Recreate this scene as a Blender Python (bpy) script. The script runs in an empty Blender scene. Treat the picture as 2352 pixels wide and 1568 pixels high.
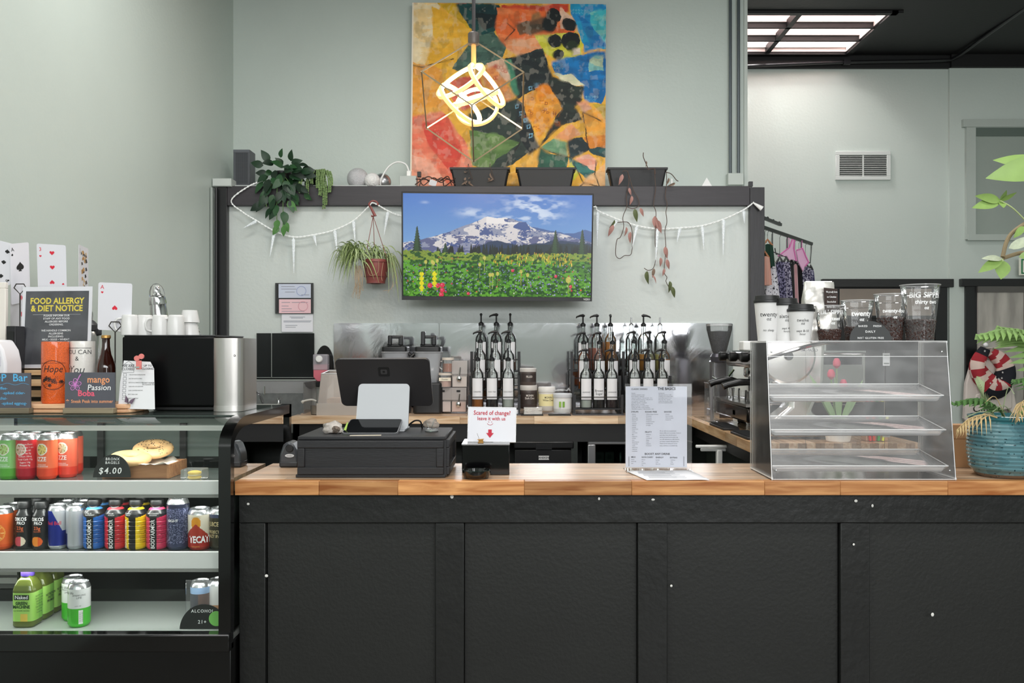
import bpy, math, random
import numpy as np
from mathutils import Vector, Matrix, Euler, Quaternion, noise as mnoise
random.seed(7)
SC = bpy.context.scene
COL = SC.collection
PI = math.pi
# ------------------------------------------------------------------ camera
F, CX, CY, EYE = 2000.0, 1190.0, 800.0, 1.42      # focal length and principal point in pixels of the 2352x1568 frame, eye height in m
cam = bpy.data.cameras.new('camera'); camo = bpy.data.objects.new('camera', cam); COL.objects.link(camo)
cam.sensor_width = 36.0; cam.lens = 36.0 * F / 2352.0
cam.shift_x = (1176 - CX) / 2352.0; cam.shift_y = (CY - 784) / 2352.0
cam.clip_start = 0.05
camo.location = (0, 0, EYE); camo.rotation_euler = (PI / 2, 0, 0)
SC.camera = camo
# ------------------------------------------------------------------ world, lights, exposure
W = bpy.data.worlds.new('sky'); SC.world = W; W.use_nodes = True
W.node_tree.nodes['Background'].inputs[0].default_value = (0.93, 0.97, 1.0, 1)
W.node_tree.nodes['Background'].inputs[1].default_value = 1.0
SC.view_settings.view_transform = 'Standard'; SC.view_settings.look = 'None'
SC.view_settings.gamma = 1.0; SC.view_settings.use_curve_mapping = False
SC.view_settings.exposure = -0.2
SC.cycles.transparent_max_bounces = 32
SC.cycles.max_bounces = 10
SC.cycles.sample_clamp_indirect = 6.0
def area(name, loc, rot, sx, sy, e, col=(1, 1, 1), spread=PI):
    l = bpy.data.lights.new(name, 'AREA'); l.shape = 'RECTANGLE'; l.size = sx; l.size_y = sy; l.energy = e; l.color = col; l.spread = spread
    o = bpy.data.objects.new(name, l); COL.objects.link(o); o.location = loc; o.rotation_euler = rot
    return o
area('storefront_daylight', (1.2, -2.45, 2.75), (PI / 2, 0, 0), 6.2, 1.0, 205, (0.97, 0.99, 1.0))
area('storefront_door_daylight', (2.1, -2.45, 1.55), (PI / 2, 0, 0), 1.2, 1.2, 26, (0.97, 0.99, 1.0))
for lx, ly, le in ((-1.0, 1.2, 46), (1.3, 1.2, 46), (-0.9, 3.9, 40), (1.0, 3.9, 40), (3.4, 3.0, 26), (3.9, 6.1, 13)):
    area('ceiling_fill_light', (lx, ly, 4.0), (0, 0, 0), 1.2, 0.6, le, (1.0, 0.985, 0.96))  # unseen ceiling lamps, added as fill to light the rooms evenly
area('skylight_daylight', (2.3, 7.6, 4.78), (0, 0, 0), 0.3, 0.2, 30, (1.0, 0.98, 0.96))
# ------------------------------------------------------------------ helpers
def P(x, y, d): return Vector(((x - CX) * d / F, d, EYE - (y - CY) * d / F))
def hx(h):
    h = h.lstrip('#'); c = [int(h[i:i + 2], 16) / 255 for i in (0, 2, 4)]
    return tuple(x / 12.92 if x <= 0.04045 else ((x + 0.055) / 1.055) ** 2.4 for x in c)
def rgb(c): return hx(c) if isinstance(c, str) else c
MATS = {}
def newmat(name):
    m = bpy.data.materials.new(name); m.use_nodes = True
    nt = m.node_tree; return m, nt, nt.nodes['Principled BSDF']
def M(c, rough=0.5, metal=0.0, bump=0, scale=60.0, var=0.0, vscale=6.0, emit=0, stretch=None, coat=0, spec=None):
    key = ('M', c, rough, metal, bump, scale, var, vscale, emit, stretch, coat, spec)
    if key in MATS: return MATS[key]
    m, nt, p = newmat('paint_%d' % len(MATS)); N = nt.nodes; Lk = nt.links
    col = rgb(c); p.inputs['Base Color'].default_value = (*col, 1); p.inputs['Roughness'].default_value = rough; p.inputs['Metallic'].default_value = metal
    if coat: p.inputs['Coat Weight'].default_value = coat; p.inputs['Coat Roughness'].default_value = 0.05
    if spec is not None: p.inputs['Specular IOR Level'].default_value = spec
    if emit: p.inputs['Emission Color'].default_value = (*col, 1); p.inputs['Emission Strength'].default_value = emit
    tc = None
    if bump or var:
        tc = N.new('ShaderNodeTexCoord'); mp = N.new('ShaderNodeMapping'); Lk.new(tc.outputs['Object'], mp.inputs[0])
        if stretch: mp.inputs['Scale'].default_value = stretch
    if bump:
        nz = N.new('ShaderNodeTexNoise'); nz.inputs['Scale'].default_value = scale; nz.inputs['Detail'].default_value = 4
        Lk.new(mp.outputs[0], nz.inputs[0]); b = N.new('ShaderNodeBump'); b.inputs['Strength'].default_value = bump; b.inputs['Distance'].default_value = 0.01
        Lk.new(nz.outputs[0], b.inputs['Height']); Lk.new(b.outputs[0], p.inputs['Normal'])
    if var:
        n2 = N.new('ShaderNodeTexNoise'); n2.inputs['Scale'].default_value = vscale; n2.inputs['Detail'].default_value = 5
        Lk.new(mp.outputs[0], n2.inputs[0]); r = N.new('ShaderNodeValToRGB')
        r.color_ramp.elements[0].position = 0.3; r.color_ramp.elements[1].position = 0.7
        r.color_ramp.elements[0].color = (*[x * (1 - var) for x in col], 1); r.color_ramp.elements[1].color = (*[min(1, x * (1 + var)) for x in col], 1)
        Lk.new(n2.outputs[0], r.inputs[0]); Lk.new(r.outputs[0], p.inputs['Base Color'])
    MATS[key] = m; return m
def VC(rough=0.4, metal=0.0, emit=0, coat=0, bump=0):
    key = ('VC', rough, metal, emit, coat, bump)
    if key in MATS: return MATS[key]
    m, nt, p = newmat('print_%d' % len(MATS)); a = nt.nodes.new('ShaderNodeAttribute'); a.attribute_name = 'Col'
    nt.links.new(a.outputs['Color'], p.inputs['Base Color']); p.inputs['Roughness'].default_value = rough; p.inputs['Metallic'].default_value = metal
    p.inputs['Coat Weight'].default_value = coat
    if emit: nt.links.new(a.outputs['Color'], p.inputs['Emission Color']); p.inputs['Emission Strength'].default_value = emit
    if bump:
        nz = nt.nodes.new('ShaderNodeTexNoise'); nz.inputs['Scale'].default_value = 90; b = nt.nodes.new('ShaderNodeBump'); b.inputs['Strength'].default_value = bump
        b.inputs['Distance'].default_value = 0.01
        nt.links.new(nz.outputs[0], b.inputs['Height']); nt.links.new(b.outputs[0], p.inputs['Normal'])
    MATS[key] = m; return m
def GL(tint='#ffffff', ior=1.45, rough=0.02, haze=0.0, hazecol='#ffffff', smear=0.0):
    key = ('GL', tint, ior, rough, haze, hazecol, smear)
    if key in MATS: return MATS[key]
    m, nt, p = newmat('clear_%d' % len(MATS)); N = nt.nodes; Lk = nt.links; N.remove(p)
    out = N['Material Output']; tr = N.new('ShaderNodeBsdfTransparent'); tr.inputs[0].default_value = (*rgb(tint), 1)
    gl = N.new('ShaderNodeBsdfGlossy'); gl.inputs['Roughness'].default_value = rough
    fr = N.new('ShaderNodeFresnel'); fr.inputs[0].default_value = ior
    base = tr
    if haze:
        df = N.new('ShaderNodeBsdfDiffuse'); df.inputs[0].default_value = (*rgb(hazecol), 1)
        mh = N.new('ShaderNodeMixShader'); mh.inputs[0].default_value = haze
        if smear:
            tc = N.new('ShaderNodeTexCoord'); nz = N.new('ShaderNodeTexNoise'); nz.inputs['Scale'].default_value = 7; nz.inputs['Detail'].default_value = 6; nz.inputs['Distortion'].default_value = 1.5
            Lk.new(tc.outputs['Object'], nz.inputs[0]); mr = N.new('ShaderNodeMapRange'); mr.inputs[1].default_value = 0.42; mr.inputs[2].default_value = 0.75
            mr.inputs[3].default_value = haze; mr.inputs[4].default_value = haze + smear; Lk.new(nz.outputs[0], mr.inputs[0]); Lk.new(mr.outputs[0], mh.inputs[0])
        Lk.new(tr.outputs[0], mh.inputs[1]); Lk.new(df.outputs[0], mh.inputs[2]); base = mh
    mx = N.new('ShaderNodeMixShader'); Lk.new(fr.outputs[0], mx.inputs[0]); Lk.new(base.outputs[0], mx.inputs[1]); Lk.new(gl.outputs[0], mx.inputs[2])
    Lk.new(mx.outputs[0], out.inputs[0]); MATS[key] = m; return m
def WOOD(c1, c2, rough=0.3, stave=(1.6, 0.04), along='x', grain=1.0):
    """edge-glued staves: a brick pattern of boards with a grain along them, on Object coordinates"""
    key = ('WOOD', c1, c2, rough, stave, along, grain)
    if key in MATS: return MATS[key]
    m, nt, p = newmat('wood_%d' % len(MATS)); N = nt.nodes; Lk = nt.links
    tc = N.new('ShaderNodeTexCoord'); mp = N.new('ShaderNodeMapping'); Lk.new(tc.outputs['Object'], mp.inputs[0])
    if along == 'y': mp.inputs['Rotation'].default_value = (0, 0, PI / 2)
    if along == 'z': mp.inputs['Rotation'].default_value = (0, PI / 2, 0)
    oi = N.new('ShaderNodeObjectInfo')
    g = N.new('ShaderNodeTexNoise'); g.inputs['Scale'].default_value = 9; g.inputs['Detail'].default_value = 6; g.inputs['Distortion'].default_value = 0.6
    mp2 = N.new('ShaderNodeMapping'); mp2.inputs['Scale'].default_value = (0.5, 7 * grain, 7 * grain); Lk.new(mp.outputs[0], mp2.inputs[0])
    ad = N.new('ShaderNodeVectorMath'); ad.operation = 'ADD'; Lk.new(mp2.outputs[0], ad.inputs[0])
    cm = N.new('ShaderNodeCombineXYZ'); ml = N.new('ShaderNodeMath'); ml.operation = 'MULTIPLY'; ml.inputs[1].default_value = 37; Lk.new(oi.outputs['Random'], ml.inputs[0])
    Lk.new(ml.outputs[0], cm.inputs[0]); Lk.new(ml.outputs[0], cm.inputs[1]); Lk.new(cm.outputs[0], ad.inputs[1]); Lk.new(ad.outputs[0], g.inputs[0])
    r = N.new('ShaderNodeValToRGB'); e = r.color_ramp.elements
    e[0].position = 0.3; e[0].color = (*rgb(c1), 1); e[1].position = 0.68; e[1].color = (*rgb(c2), 1); Lk.new(g.outputs[0], r.inputs[0])
    last = r.outputs[0]
    if stave:
        bk = N.new('ShaderNodeTexBrick'); bk.inputs['Scale'].default_value = 1; bk.inputs['Brick Width'].default_value = stave[0]; bk.inputs['Row Height'].default_value = stave[1]
        bk.inputs['Mortar Size'].default_value = 0.0006; bk.inputs['Color1'].default_value = (0.62, 0.6, 0.58, 1); bk.inputs['Color2'].default_value = (1.15, 1.12, 1.1, 1); bk.inputs['Mortar'].default_value = (0.35, 0.3, 0.26, 1)
        Lk.new(mp.outputs[0], bk.inputs[0]); mx = N.new('ShaderNodeMix'); mx.data_type = 'RGBA'; mx.blend_type = 'MULTIPLY'; mx.inputs[0].default_value = 0.8
        Lk.new(last, mx.inputs[6]); Lk.new(bk.outputs[0], mx.inputs[7]); last = mx.outputs[2]
    else:
        hs = N.new('ShaderNodeHueSaturation'); mr = N.new('ShaderNodeMapRange'); mr.inputs[3].default_value = 0.72; mr.inputs[4].default_value = 1.22
        Lk.new(oi.outputs['Random'], mr.inputs[0]); Lk.new(mr.outputs[0], hs.inputs['Value']); Lk.new(last, hs.inputs['Color']); last = hs.outputs[0]
    Lk.new(last, p.inputs['Base Color']); p.inputs['Roughness'].default_value = rough
    MATS[key] = m; return m
class B:
    def __init__(s): s.v = []; s.f = []; s.c = []; s.T = None; s.col = (1, 1, 1)
    def add(s, vs, fs, col=None):
        o = len(s.v); c = rgb(col) if col is not None else s.col
        s.v += [tuple(s.T @ Vector(v)) if s.T else tuple(v) for v in vs]
        for k, f in enumerate(fs): s.f.append([i + o for i in f]); s.c.append(c)
        return s
    def box(s, x0, x1, y0, y1, z0, z1, col=None):
        return s.add([(x0, y0, z0), (x1, y0, z0), (x1, y1, z0), (x0, y1, z0), (x0, y0, z1), (x1, y0, z1), (x1, y1, z1), (x0, y1, z1)],
                     [(0, 3, 2, 1), (4, 5, 6, 7), (0, 1, 5, 4), (1, 2, 6, 5), (2, 3, 7, 6), (3, 0, 4, 7)], col)
    def lathe(s, prof, n=24, c=(0, 0, 0), colf=None, cap=True, sq=0.0):
        vs = []; fs = []; o = len(prof)
        for k in range(n):
            a = 2 * PI * (k + 0.5) / n - PI / 2 - PI
            ca, sa = math.cos(a), math.sin(a)
            q = 1.0
            if sq: q = 1.0 / (abs(ca) ** sq + abs(sa) ** sq) ** (1.0 / sq)
            for r, z in prof: vs.append((c[0] + r * q * ca, c[1] + r * q * sa, c[2] + z))
        cols = []
        for k in range(n):
            k2 = (k + 1) % n
            for j in range(o - 1):
                fs.append((k * o + j, k2 * o + j, k2 * o + j + 1, k * o + j + 1))
                if colf: cols.append(colf((k + 1.0) / n, (prof[j][1] + prof[j + 1][1]) / 2))
        b0 = len(s.f)
        s.add(vs, fs)
        if cols:
            for i, cc in enumerate(cols): s.c[b0 + i] = rgb(cc)
        if cap:
            if prof[0][0] > 1e-5: s.add([vs[k * o] for k in range(n)], [list(range(n))[::-1]], colf(0.5, prof[0][1]) if colf else None)
            if prof[-1][0] > 1e-5: s.add([vs[k * o + o - 1] for k in range(n)], [list(range(n))], colf(0.5, prof[-1][1]) if colf else None)
        return s
    def tube(s, pts, r, n=6, closed=False, col=None):
        pts = [Vector(p) for p in pts]; N = len(pts); rr = r if isinstance(r, (list, tuple)) else [r] * N
        vs = []; fs = []; up = None
        for i, p in enumerate(pts):
            a = pts[(i - 1) % N] if (closed or i) else p; b = pts[(i + 1) % N] if (closed or i < N - 1) else p
            t = (b - a).normalized() if (b - a).length > 1e-9 else Vector((0, 0, 1))
            if up is None: up = t.orthogonal().normalized()
            up = (up - t * up.dot(t)); up = up.normalized() if up.length > 1e-6 else t.orthogonal().normalized()
            w = t.cross(up)
            for k in range(n):
                an = 2 * PI * k / n; vs.append(p + (up * math.cos(an) + w * math.sin(an)) * rr[i])
        for i in range(N if closed else N - 1):
            for k in range(n):
                i2 = (i + 1) % N; k2 = (k + 1) % n
                fs.append((i * n + k, i * n + k2, i2 * n + k2, i2 * n + k))
        if not closed: fs += [list(range(n))[::-1], [(N - 1) * n + k for k in range(n)]]
        return s.add(vs, fs, col)
    def prism(s, poly, a0, a1, axis='y', col=None):
        """poly: 2-D outline, extruded along the axis: y -> (x,z), z -> (x,y), x -> (y,z)"""
        n = len(poly)
        f = {'y': lambda p, a: (p[0], a, p[1]), 'z': lambda p, a: (p[0], p[1], a), 'x': lambda p, a: (a, p[0], p[1])}[axis]
        vs = [f(p, a0) for p in poly] + [f(p, a1) for p in poly]
        fs = [list(range(n)), list(range(2 * n - 1, n - 1, -1))] + [(i, n + i, n + (i + 1) % n, (i + 1) % n) for i in range(n)]
        return s.add(vs, fs, col)
    def ball(s, c, r, n=16, m=10, sc=(1, 1, 1), colf=None):
        pr = [(max(r * math.sin(PI * j / m), 0), -r * math.cos(PI * j / m)) for j in range(m + 1)]
        o = len(s.v); T = s.T; s.T = None; s.lathe([(a, b) for a, b in pr], n, (0, 0, 0), colf, cap=False)
        for i in range(o, len(s.v)):
            v = s.v[i]; v = Vector((c[0] + v[0] * sc[0], c[1] + v[1] * sc[1], c[2] + v[2] * sc[2])); s.v[i] = tuple(T @ v) if T else tuple(v)
        s.T = T; return s
    def grid(s, nx, ny, fn, colf=None):
        vs = [fn(i / nx, j / ny) for j in range(ny + 1) for i in range(nx + 1)]; b0 = len(s.f)
        s.add(vs, [(j * (nx + 1) + i, j * (nx + 1) + i + 1, (j + 1) * (nx + 1) + i + 1, (j + 1) * (nx + 1) + i) for j in range(ny) for i in range(nx)])
        if colf:
            k = b0
            for j in range(ny):
                for i in range(nx): s.c[k] = rgb(colf((i + .5) / nx, (j + .5) / ny)); k += 1
        return s
    def mesh(s, name, mat, smooth=35, colors=None):
        me = bpy.data.meshes.new(name); me.from_pydata(s.v, [], s.f); me.materials.append(mat)
        if mat.name.startswith('print') or colors:
            at = me.color_attributes.new('Col', 'FLOAT_COLOR', 'CORNER'); arr = []
            for f, c in zip(s.f, s.c): arr += [c[0], c[1], c[2], 1.0] * len(f)
            at.data.foreach_set('color', arr)
        if smooth:
            me.shade_smooth(); me.set_sharp_from_angle(angle=math.radians(smooth))
        return me
    def part(s, name, mat, parent=None, smooth=35, bevel=0, loc=None, rot=None, label=None, solid=0):
        if solid and len(s.f) <= 8: smooth = 0
        o = bpy.data.objects.new(name, s.mesh(name, mat, smooth)); COL.objects.link(o)
        if parent: o.parent = parent
        if loc is not None: o.location = loc
        if rot is not None: o.rotation_euler = rot
        if label: o['label'] = label
        if solid:
            so = o.modifiers.new('thickness', 'SOLIDIFY'); so.thickness = solid; so.offset = 0
        if bevel:
            bv = o.modifiers.new('bevel', 'BEVEL'); bv.width = bevel; bv.segments = 2; bv.limit_method = 'ANGLE'; bv.angle_limit = math.radians(40)
        return o
def bx(x0, x1, y0, y1, z0, z1): return B().box(x0, x1, y0, y1, z0, z1)
def lathe(prof, n=24, **k): return B().lathe(prof, n, **k)
def tag(o, label, cat, group=None, kind=None):
    if label: o['label'] = label
    if cat: o['category'] = cat
    if group: o['group'] = group
    if kind: o['kind'] = kind
    return o
def thing(name, label, cat, loc=(0, 0, 0), rz=0, group=None, rot=None):
    o = bpy.data.objects.new(name, None); COL.objects.link(o); o.empty_display_size = 0.05
    o.location = loc; o.rotation_euler = rot if rot else (0, 0, rz)
    return tag(o, label, cat, group)
def struct(name, b, mat, label=None, **k):
    o = b.part(name, mat, **k); return tag(o, label, None, None, 'structure')
def clone(root, loc, rz=None, label=None, group=None):
    r = root.copy(); COL.objects.link(r); r.location = loc
    if rz is not None: r.rotation_euler = (0, 0, rz)
    if label: r['label'] = label
    if group: r['group'] = group
    for ch in list(root.children):
        c = ch.copy(); COL.objects.link(c); c.parent = r
        for g in list(ch.children):
            d = g.copy(); COL.objects.link(d); d.parent = c
    return r
TEXTS = []
def txt(body, parent, mat, loc, size, rot=(PI / 2, 0, 0), align='CENTER', bold=0.0, shear=0.0, wrap=None, name='lettering', sx=1.0, space=1.0, line=1.0):
    """flat print: filled later into a mesh; wrap=(radius, angle, vertical) bends it round an upright cylinder at loc"""
    cu = bpy.data.curves.new(name, 'FONT'); cu.body = body; cu.size = size; cu.align_x = align; cu.align_y = 'CENTER'; cu.offset = bold * size * .55; cu.shear = shear
    cu.resolution_u = 2; cu.space_character = space; cu.space_line = line; cu.fill_mode = 'FRONT'
    o = bpy.data.objects.new(name, cu); COL.objects.link(o)
    TEXTS.append((o, name, parent, mat, Vector(loc), rot, wrap, sx)); return o
def flush_texts():
    bpy.context.view_layer.update(); dg = bpy.context.evaluated_depsgraph_get()
    for o, name, parent, mat, loc, rot, wrap, sx in TEXTS:
        me = bpy.data.meshes.new_from_object(o.evaluated_get(dg)); me.name = name
        me.materials.clear(); me.materials.append(mat)
        n = len(me.vertices); co = np.zeros(n * 3, 'f'); me.vertices.foreach_get('co', co); co = co.reshape(-1, 3); co[:, 0] *= sx
        if wrap:
            R, a0, vert = wrap
            h, t = (co[:, 0], -co[:, 1]) if vert else (co[:, 1], co[:, 0])
            an = a0 + t / R - PI / 2
            co = np.stack([R * np.cos(an), R * np.sin(an), h], 1)
        me.vertices.foreach_set('co', co.astype('f').ravel()); me.update()
        q = bpy.data.objects.new(name, me); COL.objects.link(q); q.parent = parent; q.location = loc
        if not wrap: q.rotation_euler = rot
        cu = o.data; bpy.data.objects.remove(o); bpy.data.curves.remove(cu)
    TEXTS.clear()
def arc(c, r, a0, a1, n): return [(c[0] + r * math.cos(a0 + (a1 - a0) * i / n), c[1] + r * math.sin(a0 + (a1 - a0) * i / n)) for i in range(n + 1)]
def rrect(x0, x1, y0, y1, r, n=4):
    return arc((x1 - r, y0 + r), r, -PI / 2, 0, n) + arc((x1 - r, y1 - r), r, 0, PI / 2, n) + arc((x0 + r, y1 - r), r, PI / 2, PI, n) + arc((x0 + r, y0 + r), r, PI, 1.5 * PI, n)
def frame_b(x0, x1, z0, z1, w, y0, y1):
    return B().box(x0, x1, y0, y1, z1 - w, z1).box(x0, x1, y0, y1, z0, z0 + w).box(x0, x0 + w, y0, y1, z0 + w, z1 - w).box(x1 - w, x1, y0, y1, z0 + w, z1 - w)
def bez(pts, n=24):
    """Catmull-Rom through the points"""
    pts = [Vector(p) for p in pts]; Q = [pts[0] * 2 - pts[1]] + pts + [pts[-1] * 2 - pts[-2]]; out = []
    seg = len(pts) - 1
    for k in range(n + 1):
        t = k / n * seg; i = min(int(t), seg - 1); t -= i; a, b, c, d = Q[i:i + 4]
        out.append(0.5 * ((2 * b) + (c - a) * t + (2 * a - 5 * b + 4 * c - d) * t * t + (3 * b - a - 3 * c + d) * t ** 3))
    return out
# shared materials
BLACK = M('#101112', 0.35); BLKPL = M('#141414', 0.45); WHITE = M('#f2f2f0', 0.45); CHROME = M('#d8d8d8', 0.12, 1.0); STEEL = M('#c4c4c2', 0.28, 1.0, 0.05, 200, stretch=(1, 1, 30))
CLEAR = GL(); ACRYL = GL(ior=1.35, haze=0.03, smear=0.06); PLASTIC = GL(haze=0.12, ior=1.4); INK = M('#161616', 0.6); INKW = M('#f4f4f4', 0.6); INKR = M('#c2203a', 0.6)
# ================================================================== the room
WALLC = '#c5cfc8'
WALL = M(WALLC, 0.42, 0, 0.12, 45, 0.03, 1.3)
CEILM = M('#0a0a0b', 0.55, 0, 0.1, 30)
POSTM = M('#2b292c', 0.4, 0, 0.06, 30, 0.12, 8, stretch=(5, 5, .5)); BEAMM = M('#332f33', 0.42, 0, 0.06, 30, 0.12, 8, stretch=(.5, 5, 5))
ZC = 4.1
struct('floor', bx(-2.2, 6, -2.8, 9, -0.05, 0), M('#6f6a64', 0.35, 0, 0.05, 20, 0.15, 3))
struct('wall_left', bx(-2.21, -2.09, -2.6, 6.6, 0, ZC + .1), WALL)
struct('wall_back_upper', bx(-2.09, 1.677, 6.39, 6.5, 2.505, ZC), WALL)
struct('wall_back_lower', bx(-2.09, 1.69, 6.0, 6.39, 0, 2.505), M('#ccd2ce', 0.35, 0, 0.14, 40, 0.03, 1.2))
struct('wall_far', bx(-2.1, 3.95, 8.0, 8.12, 0, ZC), WALL)
struct('wall_far_right', bx(3.95, 6, 7.972, 8.12, 0, ZC), WALL)
struct('wall_right', bx(5.6, 5.72, -2.6, 8, 0, ZC), WALL)
# rear wall with the storefront openings the daylight comes through
rw = B()
for a in ((-2.1, -2.0, 0, ZC), (4.4, 5.7, 0, ZC), (-2.0, 4.4, 3.3, ZC), (-2.0, 1.45, 0, 2.2), (2.75, 4.4, 0, 2.2), (1.45, 2.75, 0, .9), (1.45, 2.75, 2.18, 2.2)): rw.box(a[0], a[1], -2.72, -2.6, a[2], a[3])
struct('wall_rear', rw, WALL)
# ceiling with the skylight opening
cb = B(); sx0, sx1, sy0, sy1 = 0.82, 2.97, 6.96, 7.88
for a in ((-2.1, sx0, -2.7, 8.1), (sx1, 6, -2.7, 8.1), (sx0, sx1, -2.7, sy0), (sx0, sx1, sy1, 8.1)): cb.box(a[0], a[1], a[2], a[3], ZC, ZC + .1)
struct('ceiling', cb, CEILM)
sk = thing('skylight', 'gridded skylight with black bars and pale joists in the black ceiling', 'skylight', (sx0, sy0, ZC)); sk['kind'] = 'structure'; del sk['category']
PINK = M('#f3e3de', 0.6)
w, l = sx1 - sx0, sy1 - sy0
for nm, a in (('well_wall', (0, .01, 0, l)), ('well_wall', (w - .01, w, 0, l)), ('well_wall', (0, w, 0, .01)), ('well_wall', (0, w, l - .01, l))): bx(*a, 0.002, .7).part(nm, PINK, sk)
bx(-.03, w + .03, -.03, l + .03, .7, .72).part('skylight_dome', M('#fbfaff', 0.5, emit=5.0), sk)
for i in range(1, 3): bx(i * .717 - .022, i * .717 + .022, 0, l, -.01, .05).part('bar', CEILM, sk)
for i in range(1, 3): bx(0, w, i * l / 3 - .014, i * l / 3 + .014, -.01, .04).part('bar', CEILM, sk)
for i in range(3): bx(.01, w - .01, (i + 1) * l / 3 - .03, (i + 1) * l / 3 - .012, .035, .125).part('joist', PINK, sk)
for i in range(1, 3): bx(i * .717 - .012, i * .717 + .012, .01, l - .01, .04, .14).part('joist', PINK, sk)
for a in ((-.05, w + .09, -.05, 0), (-.05, w + .05, l, l + .03), (-.05, 0, -.05, l), (w, w + .05, -.05, l)): bx(*a, -.02, .1).part('edge_trim', CEILM, sk)
# frame of the lower wall: posts and beam
struct('trim_1', bx(-1.99, 1.585, 5.955, 6.0, 2.397, 2.531), BEAMM, bevel=.003)
struct('trim_2', bx(-2.055, -1.99, 5.95, 6.0, 0, 2.531), M('#151517', 0.35), bevel=.003)
struct('trim_3', bx(1.585, 1.685, 5.95, 6.0, 0, 2.522), POSTM, bevel=.003)
struct('trim_4', bx(1.585, 1.61, 5.97, 6.0, 2.531, 2.565), POSTM)
struct('trim_5', bx(-2.09, 1.677, 6.0, 6.39, 2.505, 2.524), M('#c9cdc9', 0.5))       # ledge cap
struct('trim_6', bx(-2.0, 3.95, 7.965, 8.0, 3.985, ZC), CEILM); struct('trim_7', bx(3.95, 5.6, 7.935, 7.972, 3.985, ZC), CEILM)
struct('trim_8', bx(1.655, 1.68, 6.375, 6.505, 2.524, ZC), M('#c3cbc4', 0.45))
# doorways in the far wall
def door(name, x0, x1, Y, ztop, hdr, jw, inner, extra=0.05):
    t = thing(name, None, None, (0, 0, 0)); t['kind'] = 'structure'
    bx(x0 - extra, x1 + extra, Y - .05, Y, ztop, ztop + hdr).part('head_casing', BLACK if name != 'door_1' else M('#1f201f', .45, 0, .1, 20, .2, 10, stretch=(1, 1, 9)), t, bevel=.003)
    bx(x0, x0 + jw, Y - .03, Y, 0, ztop).part('jamb', BLACK, t); bx(x1 - jw, x1, Y - .03, Y, 0, ztop).part('jamb', BLACK, t)
    bx(x0 + jw, x1 - jw, Y - .012, Y - .004, 0, ztop).part('opening', inner, t); return t
d1 = door('door_1', 2.83, 3.93, 8.0, 1.98, .075, .11, M('#1b1a19', .5)); d1['label'] = 'dark doorway with black header behind the clear cups'
bx(2.94, 3.78, 7.96, 7.985, 1.72, 1.965).part('panel', M('#8a7f74', .45, 0, 0, 1, .12, 3), d1)
bx(2.94, 3.78, 7.955, 7.99, 1.70, 1.72).part('rail', BLACK, d1)
d2 = door('door_2', 4.085, 5.4, 7.9, 1.985, .07, .1, M('#0d0d0d', .4)); d2['label'] = 'black framed doorway with a frosted door behind the potted palm'
bx(4.185, 4.62, 7.85, 7.885, .3, 1.93).part('frosted_door', M('#a9a59d', .35, 0, 0, 1, .25, 4, stretch=(3, 1, .6)), d2)
bx(4.18, 4.64, 7.84, 7.89, 1.93, 1.985).part('door_rail', M('#55534f', .4), d2); bx(4.6, 4.64, 7.84, 7.89, .2, 1.95).part('door_stile', M('#2c2b2a', .4), d2)
for z in (1.42, 1.50, 1.525): bx(4.185, 4.62, 7.83, 7.85, z, z + .012).part('rail', M('#c9c4ba', .3), d2)
# boarded window with painted trim at the right
GRN = M('#b2bbb4', .42, 0, .1, 45, .03, 2)
w1 = thing('window_1', 'boarded up window with sage painted casing above the right doorway', None); w1['kind'] = 'structure'
p0 = P(2225, 290, 7.9); p1 = P(2225, 548, 7.9); zt, zb, xl = p0.z, p1.z, p0.x
bx(xl, 5.5, 7.87, 7.9, zt, zt + .07).part('head_casing', GRN, w1); bx(xl - .03, 5.5, 7.86, 7.9, zt + .005, zt + .075).part('head_cap', GRN, w1)
bx(xl, xl + .085, 7.865, 7.9, zb, zt).part('side_casing', GRN, w1); bx(xl + .01, 5.5, 7.86, 7.9, zb - .01, zb + .045).part('sill', GRN, w1)
bx(xl + .085, 5.5, 7.888, 7.898, zb + .04, zt).part('board', M('#9aa49c', .45, 0, .08, 30, .03, 2), w1); bx(xl + .085, 5.5, 7.875, 7.898, zt - .075, zt).part('shade_rail', M('#5d6a62', .5), w1)
for o in (d2, w1): o.location.y += .072
# ------------------------------------------------------------------ counters
FC0, FC1 = 2.754, 3.185
CB = M('#181918', 0.4, 0, 0.2, 34, 0.15, 5); CB2 = M('#1b1c1a', 0.5, 0, 0.10, 90, 0.14, 3)
ct = thing('service_counter', 'black panelled service counter running across the foreground under a butcher block top', 'counter', (0, 2.8, 0))
x0c, x1c = -.893, 2.4
bx(x0c, x1c, .02, .06, 0, .95).part('backing_panel', CB2, ct)
def cx_(px, d=2.79): return (px - CX) * d / F
st = [(540, 610), (1000, 1066), (1465, 1533), (1930, 1998), (2400, 2470)]
bx(x0c, x1c, -.015, .02, .862, .955).part('top_rail', CB, ct, bevel=.0025)
bx(x0c, x1c, -.015, .02, 0, .1).part('bottom_rail', CB, ct, bevel=.0025)
for a, b in st: bx(max(x0c, cx_(a)), cx_(b), -.012, .02, .1, .8615).part('stile', CB, ct, bevel=.0025)
for (a, b), (c, d) in zip(st[:-1], st[1:]): bx(cx_(b) + .002, cx_(c) - .002, .008, .03, .1, .861).part('panel', CB2, ct)
bx(x0c, x0c + .03, .06, .36, 0, .955).part('side_panel', CB, ct); bx(x0c, x1c, .33, .36, 0, .955).part('rear_panel', CB2, ct)
paintchip = M('#e8e6e0', .5)
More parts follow.
